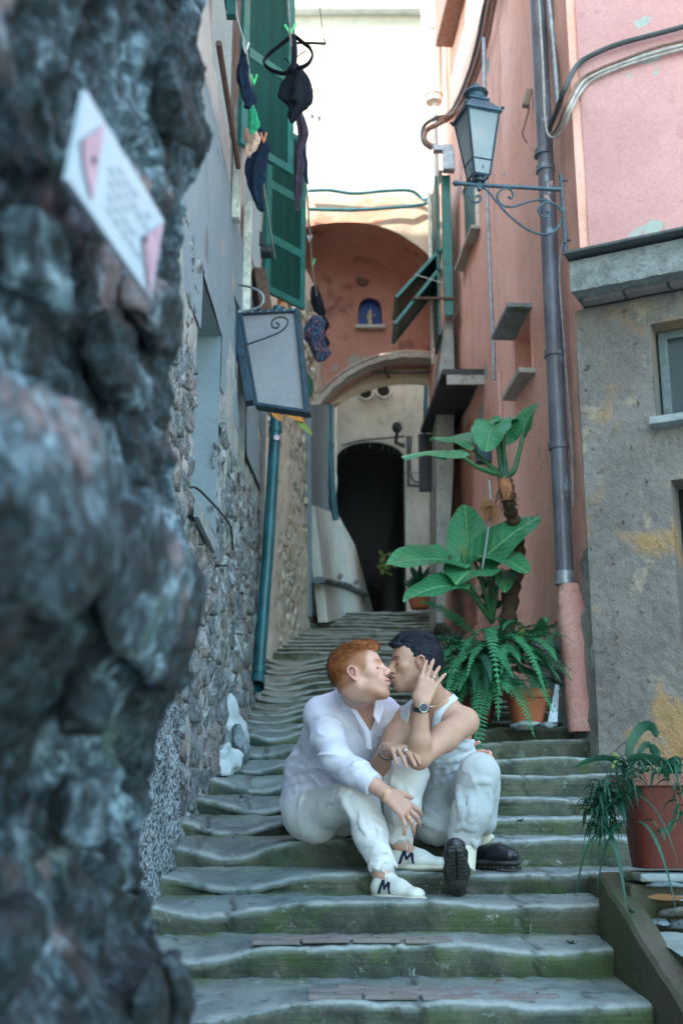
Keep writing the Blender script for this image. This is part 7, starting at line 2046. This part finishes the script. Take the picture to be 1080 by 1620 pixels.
# ============================================================ plants
def big_leaf(parent, petiole, tip, nrm, W, mat='leaf_big', name='leaf', wave=.03, cup=.12, seed=1, lob=.30):
    """heart-shaped elephant-ear blade with ribs; petiole = where the stalk joins, tip = leaf point"""
    petiole, tip = Vector(petiole), Vector(tip); d = tip - petiole; L = d.length; x = d.normalized(); nrm = Vector(nrm); z = (nrm - x * nrm.dot(x)).normalized(); y = z.cross(x)
    nr, ns = 16, 56; V = [petiole]; vein = [1.0]; LX = [0.0]; LY = [0.0]
    R_ = random.Random(seed); ph = R_.uniform(0, 6)
    for i in range(1, nr + 1):
        t = i / nr
        for k in range(ns):
            a = 2 * pi * k / ns; ca = cos(a)
            # outline in polar form about the stalk joint
            back = max(0, -ca)
            r = L * (1.0 if ca > 0 else 1.0) * (max(0, ca) ** 2.2 * .52 + .48) * (1 + .0 * a)
            wdt = W / 2
            ex = cos(a) * (L if ca > 0 else L * lob); 
            ey = sin(a) * wdt * (1 - .35 * max(0, ca) ** 3)
            notch = 1 - .85 * math.exp(-((abs(a - pi)) / .33) ** 2)
            ex *= notch if ca < 0 else 1; 
            if ca < 0: ey *= 1.0
            px_, py_ = ex * t, ey * t * (1.0 if t < 1 else 1 + .03 * sin(a * 9 + ph))
            vv = math.exp(-(((a * 12 / pi + 1000.0) % 2 - 1) * 3.2) ** 2) if True else 0
            side_v = (sin((px_ / L * 7.5 - abs(py_) / wdt * 2.2) * 2 * pi) * .5 + .5) ** 12
            mid = math.exp(-(py_ / (wdt * .05)) ** 2)
            vn = max(mid, side_v * .30)
            zz_ = cup * abs(py_) - .55 * (px_ ** 2) / L * .35 + wave * W * t * t * sin(a * 6 + ph) - .012 * L * vn + (.02 * L * (1 - side_v) * (abs(py_) / wdt))
            V.append(petiole + x * px_ + y * py_ + z * zz_); vein.append(vn * .9); LX.append(px_ / L); LY.append(py_ / wdt)
    F = [(0, 1 + k, 1 + (k + 1) % ns) for k in range(ns)]
    for i in range(nr - 1):
        for k in range(ns): F.append((1 + i*ns + k, 1 + (i+1)*ns + k, 1 + (i+1)*ns + (k+1) % ns, 1 + i*ns + (k+1) % ns))
    o = mesh(name, V, F, M[mat], parent, True); setattr_(o, 'lx', LX); setattr_(o, 'ly', LY); return o
def stalk(parent, pts, r0, r1, mat='stem_green'):
    p = curve2(pts, 8); n_ = len(p); return MB().tube(p, [lerp(r0, r1, i / (n_ - 1)) for i in range(n_)], 10).build('stalk', M[mat], parent, True)

# lower elephant ear
Ye = 7.5
ee = thing('elephant_ear_plant', P(785, 985, 7.45), 'lower elephant ear plant with broad ribbed leaves rising out of the fern', 'plant')
bE = P(778, 985, 7.45)
def ear(pet, tip, nrm, W, seed, base=None, mat='leaf_big', parent=None, yb=7.45, r=.016, lob=.3, cup=.12):
    b = base or bE; mid = lerp(b, pet, .55) + Vector((0, 0, .06))
    stalk(parent or ee, [b, mid, pet], r, r * .5)
    return big_leaf(parent or ee, pet, tip, nrm, W, mat, seed=seed, lob=lob, cup=cup)
ear(P(702, 885, 7.2), P(616, 876, 7.0), (.1, -.52, .85), .42, 1, lob=.42)
ear(P(741, 868, 7.4), P(735, 793, 7.42), (-.05, -1, .12), .29, 2, lob=.42)
ear(P(768, 880, 7.3), P(846, 805, 7.25), (-.42, -.75, .55), .33, 3, lob=.42)
ear(P(783, 880, 7.25), P(835, 893, 7.0), (.1, -.6, .8), .27, 4, lob=.4)
ear(P(750, 902, 7.15), P(722, 908, 6.9), (.1, -.35, .93), .36, 5, lob=.5)
ear(P(712, 925, 7.0), P(638, 935, 6.9), (-.1, -.55, .83), .30, 6, lob=.35)
ear(P(795, 905, 7.35), P(800, 925, 7.1), (.2, -.2, .95), .16, 7, lob=.4)
# upper elephant ear on its bare trunk
ue = thing('elephant_ear_plant', P(800, 1000, 7.3), 'tall elephant ear plant on a bare shaggy trunk against the pink wall', 'plant')
tk = [P(800, 1010, 7.3), P(808, 940, 7.36), P(818, 890, 7.42), P(816, 840, 7.38), P(806, 805, 7.3), P(803, 770, 7.28), P(797, 752, 7.26)]
cv = curve2(tk, 8); V = []; n_ = len(cv)
mk = MB().tube(cv, [lerp(.055, .036, i / n_) * (1 + .18 * sin(i * 2.1)) for i in range(n_)], 12); mk.build('trunk', M['bark'], ue, True)
bk = P(796, 760, 7.24)
MB().tube([P(803, 792, 7.26), P(799, 772, 7.25), P(796, 756, 7.24), P(794, 742, 7.24)], [.040, .047, .040, .026], 14).build('crown_base', simple('crown_orange', (.30, .12, .05), .8, 0, .4, 30, .6, .006), ue, True)
rf_ = random.Random(8)
m = MB()
for i in range(46):
    a = rf_.uniform(0, 2 * pi); q = lerp(P(803, 812, 7.28), P(799, 775, 7.26), rf_.random()); v = Vector((cos(a), -abs(sin(a)), 0))
    m.tube([q + v * .03, q + v * .055 + Vector((0, 0, rf_.uniform(-.03, .02))), q + v * rf_.uniform(.05, .085) + Vector((rf_.uniform(-.02, .02), 0, rf_.uniform(-.07, -.01)))], [.0045, .003, .0015], 5, cap=False)
m.build('fibres', M['bark'], ue, kind='stuff')
def ear2(pet, tip, nrm, W, seed, mat='leaf_big', lob=.3, bend=.06, r=.02, cup=.12):
    b = P(795, 752, 7.24); mid = lerp(b, pet, .5) + Vector((0, 0, bend)); stalk(ue, [b, mid, pet], r, r * .45)
    big_leaf(ue, pet, tip, nrm, W, mat, seed=seed, lob=lob, cup=cup)
ear2(P(716, 712, 7.0), P(636, 707, 6.9), (.0, -.28, .96), .42, 11, lob=.3, bend=-.03, cup=-.25)
ear2(P(738, 700, 7.3), P(684, 682, 7.5), (0, -.5, .86), .34, 12, lob=.55, bend=-.02)
ear2(P(778, 675, 7.2), P(768, 706, 7.05), (-.3, -.9, .3), .26, 13, lob=.6)
ear2(P(783, 662, 7.3), P(818, 655, 7.35), (0, -.3, .95), .22, 14, lob=.9, cup=-.2)
ear2(P(799, 672, 7.35), P(805, 700, 7.3), (.4, -.8, .4), .22, 15, lob=.5)
ear2(P(828, 680, 7.3), P(842, 632, 7.3), (-.8, -.6, .2), .20, 16, lob=.4, bend=-.12, r=.024, cup=.3)
MB().tube([P(800, 758, 7.22), P(796, 700, 7.2), P(793, 672, 7.2)], [.022, .012, .006], 8).tube([P(795, 757, 7.22), P(787, 710, 7.2), P(781, 680, 7.2)], [.02, .011, .006], 8).build('stalk', M['stem_dark'], ue, True)
for k, (a, b, w_) in enumerate((((776, 800), (764, 825), .10), ((780, 795), (757, 806), .09), ((785, 800), (776, 835), .08), ((772, 794), (768, 822), .06))):
    leaf_at(P(a[0], a[1], 7.1), P(b[0], b[1], 7.05), w_, (random.uniform(-.5, .5), -1, .2), M['leaf_dead'], ue, 'dead_leaf', 6, .5, .6)
MB().tube(curve2([P(773, 760, 7.1), P(775, 800, 7.1), P(770, 850, 7.1), P(762, 900, 7.15)], 5), .006, 6).build('stalk', M['slab_stone'], ue, True)

# fern: long pinnate fronds
def frond(parent, base, az, L, rise, droop, w0=.075, mat='leaf_fern', npin=30, bend=0.0, seed=1):
    R_ = random.Random(seed); pts = []; n_ = 16
    h = Vector((cos(az), sin(az), 0)); sdw = Vector((-sin(az), cos(az), 0))
    for i in range(n_ + 1):
        t = i / n_; pts.append(Vector(base) + h * L * (t ** .9) * .92 + Vector((0, 0, L * (rise * t - droop * t ** 2.2))) + sdw * bend * L * t * t)
    V = []; F = []
    def quad(a, b, c, d): k = len(V); V.extend([a, b, c, d]); F.append((k, k + 1, k + 2, k + 3))
    for i in range(n_):
        a, b = pts[i], pts[i + 1]; t = (b - a).normalized(); s_ = t.cross(Vector((0, 0, 1))).normalized() * .0028
        quad(a - s_, a + s_, b + s_, b - s_)
    for j in range(npin):
        u = .10 + .90 * j / npin; f = u * n_; i = min(n_ - 1, int(f)); c = lerp(pts[i], pts[i + 1], f - i); t = (pts[i + 1] - pts[i]).normalized()
        s0 = t.cross(Vector((0, 0, 1))).normalized(); nn = s0.cross(t)
        pl = w0 * (sin(pi * min(1, u * .92 + .08)) ** .55) * (1.05 - .55 * u); pw = L / npin * .40
        for sg in (-1, 1):
            dd = (s0 * sg + t * .28 + nn * R_.uniform(-.25, .12)).normalized(); e = c + dd * pl - Vector((0, 0, pl * .18))
            m1 = lerp(c, e, .55) + nn * .002; k = len(V)
            V.extend([c - t * pw * .8, m1 - t * pw, e, m1 + t * pw, c + t * pw * .8]); F.append((k, k + 1, k + 2, k + 3, k + 4))
    return mesh('frond', V, F, M[mat], parent, False)
fb_ = P(775, 1045, 7.0)
fern = thing('fern', fb_, 'large sword fern with long arching fronds spilling over the pots', 'fern')
rF = random.Random(12)
for i in range(84):
    az = rF.uniform(-pi * 1.12, .12 * pi); L = rF.uniform(.36, .62)
    c = fb_ + Vector((rF.uniform(-.12, .14), rF.uniform(-.05, .10), rF.uniform(-.12, .08)))
    rise = rF.uniform(.35, .9) if i % 3 else rF.uniform(.0, .35); droop = rise + rF.uniform(.1, .65)
    frond(fern, c, az, L, rise, droop, rF.uniform(.055, .08), 'leaf_fern' if rF.random() < .7 else 'leaf_dark', 30, rF.uniform(-.2, .2), i)
for (a, L, ri, dr, px, py) in ((-2.9, .52, .55, .55, 760, 1030), (-2.6, .55, .35, .75, 755, 1050), (-2.2, .55, .2, .95, 760, 1060), (-1.75, .50, .1, 1.0, 765, 1060), (-.5, .45, .5, .8, 800, 1050), (-2.75, .5, .9, .5, 765, 1015), (-.3, .45, .8, .75, 800, 1030), (-1.9, .52, .0, 1.05, 775, 1075), (-1.2, .42, .1, 1.0, 785, 1070), (-.9, .40, .2, .9, 800, 1060)):
    frond(fern, P(px, py, 6.95), a, L, ri, dr, .085, 'leaf_fern', 32, rF.uniform(-.1, .1), int(px))
f2 = thing('fern', P(815, 1010, 7.25), 'paler fern tuft against the damp wall behind the big fern', 'fern')
for i in range(18):
    frond(f2, P(815, 1015, 7.2) + Vector((rF.uniform(-.1, .15), rF.uniform(-.05, .05), 0)), rF.uniform(-pi, 0.2), rF.uniform(.25, .42), rF.uniform(.5, 1.1), rF.uniform(.5, 1.2), .05, 'leaf_fern', 24, rF.uniform(-.3, .3), 200 + i)
leaf_at(P(815, 1020, 7.2), P(828, 992, 7.1), .05, (0, -1, 0), M['leaf_lime'], f2)
# grass-like dark clump behind the head
gcl = thing('grassy_plant', P(695, 1010, 7.9), 'dark thin-leaved clump arching beside the fern behind the dark hair', 'plant')
for i in range(46):
    az = rF.uniform(-pi, .3); L = rF.uniform(.15, .34); b = P(712, 1030, 7.7) + Vector((rF.uniform(-.1, .12), rF.uniform(-.05, .05), rF.uniform(-.08, .06))); h = Vector((cos(az), sin(az) * .6, 0))
    leaf_at(b, b + h * L * .9 + Vector((0, 0, rF.uniform(-.06, .18))), .016, (0, 0, 1), M['leaf_dark'], gcl, 'blade', 6, -.9)
# flowering plant at the tunnel pot
fl = thing('potted_plant', c3, 'small dark-leaved plant with pale pink flowers in the far pot', 'plant')
for i in range(26):
    az = rF.uniform(-pi, pi); e_ = c3 + Vector((cos(az) * rF.uniform(.1, .24), sin(az) * .15, rF.uniform(.22, .52)))
    leaf_at(c3 + Vector((0, 0, .2)), e_, .09, (rF.uniform(-.5, .5), -.6, .6), M['leaf_dark'], fl, 'leaf', 6)
def flower(parent, c, r, mat):
    m = MB()
    for i in range(14):
        v = Vector((rF.gauss(0, 1), rF.gauss(-.4, 1), rF.gauss(0, 1))).normalized(); q = c + v * r * .7; s_ = v.cross(Vector((0, 0, 1))).normalized() * r * .5; u_ = v.cross(s_).normalized() * r * .5
        m.quad(q - s_, q - u_, q + s_ + v * r * .2, q + u_)
    return m.build('flower', mat, parent)
M['petal_pink'] = simple('petal_pink', (.58, .26, .34), .7, 0, .3); M['petal_pale'] = simple('petal_pale', (.66, .52, .56), .7, 0, .3)
for k in range(8): flower(fl, P(685 + rF.uniform(-14, 20), 912 + rF.uniform(-6, 8), 12.0), .055, M['petal_pale'] if k % 2 else M['petal_pink'])
f3 = thing('flowering_plant', P(775, 950, 7.7), 'bits of bright pink flowers showing among the elephant ear stalks', 'plant')
for px, py in ((772, 915), (777, 922), (782, 945), (771, 908), (786, 930)): flower(f3, P(px, py, 7.7), .03, M['petal_pink'])
for i in range(22):
    b = P(rF.uniform(762, 800), rF.uniform(905, 975), 7.75); leaf_at(b, b + Vector((rF.uniform(-.07, .07), 0, rF.uniform(-.04, .07))), .05, (0, -1, .3), M['leaf_dark'], f3, 'leaf', 5)
t = thing('yellow_plant', P(612, 885, 15.2), 'dim yellow-leaved plant just inside the dark tunnel', 'plant')
for i in range(30):
    b = P(612 + rF.uniform(-10, 12), 888 + rF.uniform(-14, 22), 14.6); leaf_at(b, b + Vector((rF.uniform(-.08, .08), 0, rF.uniform(-.05, .08))), .05, (0, -1, .2), M['leaf_lime'], t, 'leaf', 4)
# blue letter box on the far pink wall and dark leaning boards
t = thing('letter_box', P(770, 712, 8.6), 'small blue grey box on the rose wall behind the upper leaves', 'box')
MB().box(P(764, 712, 8.75), (.12, .10, .22), None, .01).build('box_body', M['frame_blue'], t)

# planter plants: spider-like strap leaves
sp = thing('spider_plant', P(985, 1232, 4.05), 'trailing spider plant hanging over the left side of the red planter', 'plant')
rS = random.Random(77)
def strapleaf(parent, b, az, L, rise, droop, w_, mat='leaf_spider', seg_=9, name='leaf'):
    h = Vector((cos(az), sin(az), 0)); V = []; F = []
    s_ = Vector((-sin(az), cos(az), 0))
    for i in range(seg_ + 1):
        t = i / seg_; c = Vector(b) + h * L * t * (1 - .25 * t) + Vector((0, 0, L * (rise * t - droop * t * t))); ww = w_ / 2 * (1 - t ** 2.5) + .0006
        V += [c - s_ * ww + Vector((0, 0, ww * .5)), c, c + s_ * ww + Vector((0, 0, ww * .5))]
    for i in range(seg_):
        for j in (0, 1): F.append((i*3+j, i*3+j+1, (i+1)*3+j+1, (i+1)*3+j))
    return mesh(name, V, F, M[mat], parent, True)
for (cx_, cy_, n_, sc_) in ((990, 1228, 36, 1.0), (952, 1250, 46, .9), (960, 1282, 52, .9), (936, 1276, 38, .8), (978, 1265, 40, .9), (958, 1312, 38, .9), (940, 1305, 18, .7), (1000, 1255, 12, .9)):
    for i in range(n_):
        b = P(cx_ + rS.uniform(-10, 10), cy_ + rS.uniform(-10, 10), 3.92 + rS.uniform(-.04, .08)); az = rS.uniform(0, 2 * pi)
        strapleaf(sp, b, az, rS.uniform(.05, .13) * sc_, rS.uniform(.1, 1.1), rS.uniform(.35, 1.5), rS.uniform(.006, .012))
for (a, b_, L, w_) in (((1005, 1300), 1.2, .24, .014), ((960, 1320), 1.5, .22, .014), ((1000, 1260), .8, .2, .014)):
    strapleaf(sp, P(a[0], a[1], 3.9), -b_, L, .0, 1.1, w_); strapleaf(sp, P(a[0] - 6, a[1], 3.9), -pi + b_ * .5, L, .1, 1.0, w_)
lp = thing('strap_leaf_plant', P(1030, 1228, 4.1), 'dark broad strap-leaved plant arching above the red planter', 'plant')
def arch(pts, w_, mat='leaf_spider', Y=4.1):
    p = curve2(px3(pts, Y), 6); V = []; F = []; n_ = len(p)
    for i in range(n_):
        t = i / (n_ - 1); tg = (p[min(i + 1, n_ - 1)] - p[max(i - 1, 0)]).normalized(); s_ = tg.cross(Vector((.3, 1, .5)).normalized()).normalized(); ww = w_ / 2 * sin(pi * (t * .9 + .08)) ** .6
        V += [p[i] - s_ * ww, p[i] + Vector((0, -.003, 0)), p[i] + s_ * ww]
    for i in range(n_ - 1):
        for j in (0, 1): F.append((i*3+j, i*3+j+1, (i+1)*3+j+1, (i+1)*3+j))
    return mesh('leaf', V, F, M[mat], lp, True)
arch([(992, 1198), (998, 1175), (1010, 1155), (1022, 1148), (1032, 1152), (1038, 1166)], .038)
arch([(1028, 1178), (1036, 1190), (1038, 1205)], .032); arch([(990, 1202), (1010, 1198), (1035, 1203), (1060, 1215), (1080, 1232)], .034)
arch([(985, 1206), (965, 1200), (945, 1199), (925, 1205), (910, 1213)], .022); arch([(1015, 1206), (1045, 1206), (1062, 1222), (1075, 1244)], .030)
arch([(1028, 1176), (1018, 1180), (1008, 1192)], .024); arch([(1062, 1218), (1066, 1200), (1074, 1210), (1070, 1235)], .022)
arch([(968, 1216), (975, 1200), (968, 1190)], .016, 'leaf_lime')
for i in range(40):
    b = P(rS.uniform(985, 1075), rS.uniform(1205, 1232), 4.0 + rS.uniform(0, .1)); strapleaf(lp, b, rS.uniform(0, 2 * pi), rS.uniform(.06, .14), rS.uniform(.4, 1.2), rS.uniform(.6, 1.8), rS.uniform(.010, .02))
for (pts_) in ([(1060, 1235), (1070, 1262), (1072, 1290), (1062, 1312), (1045, 1315), (1030, 1295)], [(1074, 1240), (1080, 1270), (1078, 1290)]):
    p = curve2(px3(pts_, 3.88), 5); MB().tube(p, .002, 5).build('runner', M['stem_green'], lp)
    for q in p[::3]: strapleaf(lp, q, rS.uniform(0, 6.28), rS.uniform(.05, .09), .3, .9, .018)
fr_ = thing('wire_trellis', P(975, 1190, 4.3), 'thin dark wire trellis poking up behind the planter leaves', 'trellis')
m = MB()
for a, b in (((957, 1200), (990, 1172)), ((964, 1212), (998, 1184)), ((987, 1174), (1022, 1222)), ((974, 1186), (1008, 1224)), ((944, 1202), (962, 1228)), ((1010, 1205), (1022, 1222))): m.tube([P(a[0], a[1], 4.3), P(b[0], b[1], 4.3)], .0018, 5)
m.build('wires', M['iron'], fr_)
# leaf litter and grit lying on the treads
V = []; F = []
for i in range(700):
    k = rS.randint(9, 26); Y_, Z__ = LIPS[k]; dp = LIPS[k + 1][0] - Y_; x = rS.uniform(-.78, .88 if Y_ < 4.3 else 1.2); t = rS.random() ** .5
    c = Vector((x, Y_ + .03 + dp * .85 * t, Z__ + .004 + float(lip_dip(np.float64(x), Y_)) * max(0, 1 - t * 1.2) + .003)); r_ = rS.uniform(.002, .006) * (1.6 if rS.random() < .1 else 1); a = rS.uniform(0, 6.28); b0 = len(V)
    for q in range(5): V.append(c + Vector((cos(a + q * 1.257) * r_ * rS.uniform(.6, 1.3), sin(a + q * 1.257) * r_ * rS.uniform(.6, 1.3), rS.uniform(0, .002))))
    V.append(c + Vector((0, 0, r_ * rS.uniform(.4, .9)))); F += [(b0 + q, b0 + (q + 1) % 5, b0 + 5) for q in range(5)]
M['litter'] = simple('litter', (.06, .05, .035), .9, 0, .8, 60)
lt = mesh('leaf_litter', V, F, M['litter'], None, False, 'stuff'); lt['label'] = 'scattered grit and leaf crumbs on the stair treads'
# small weeds in the joints of the steps
wd = None
for k, (px, py, Y) in enumerate(((385, 1262, 5.9), (300, 1222, 6.2), (820, 1300, 5.35), (1000, 1445, 3.9), (905, 1495, 4.2))):
    wd = thing('weed', P(px, py, Y), None, 'weed', 'weeds in the step joints')
    wd['label'] = ['tiny weed sprouting from the steps near the left wall', 'tiny weed at the foot of the pebbledash wall', 'tiny weed on the steps right of the couple', 'tiny weed in the slate ledge below the planter', 'tiny weed beside the dark kerb'][k]
    for i in range(9): strapleaf(wd, P(px + rS.uniform(-4, 4), py, Y), rS.uniform(0, 6.28), rS.uniform(.02, .05), rS.uniform(.5, 1.2), rS.uniform(.4, 1.2), .006)
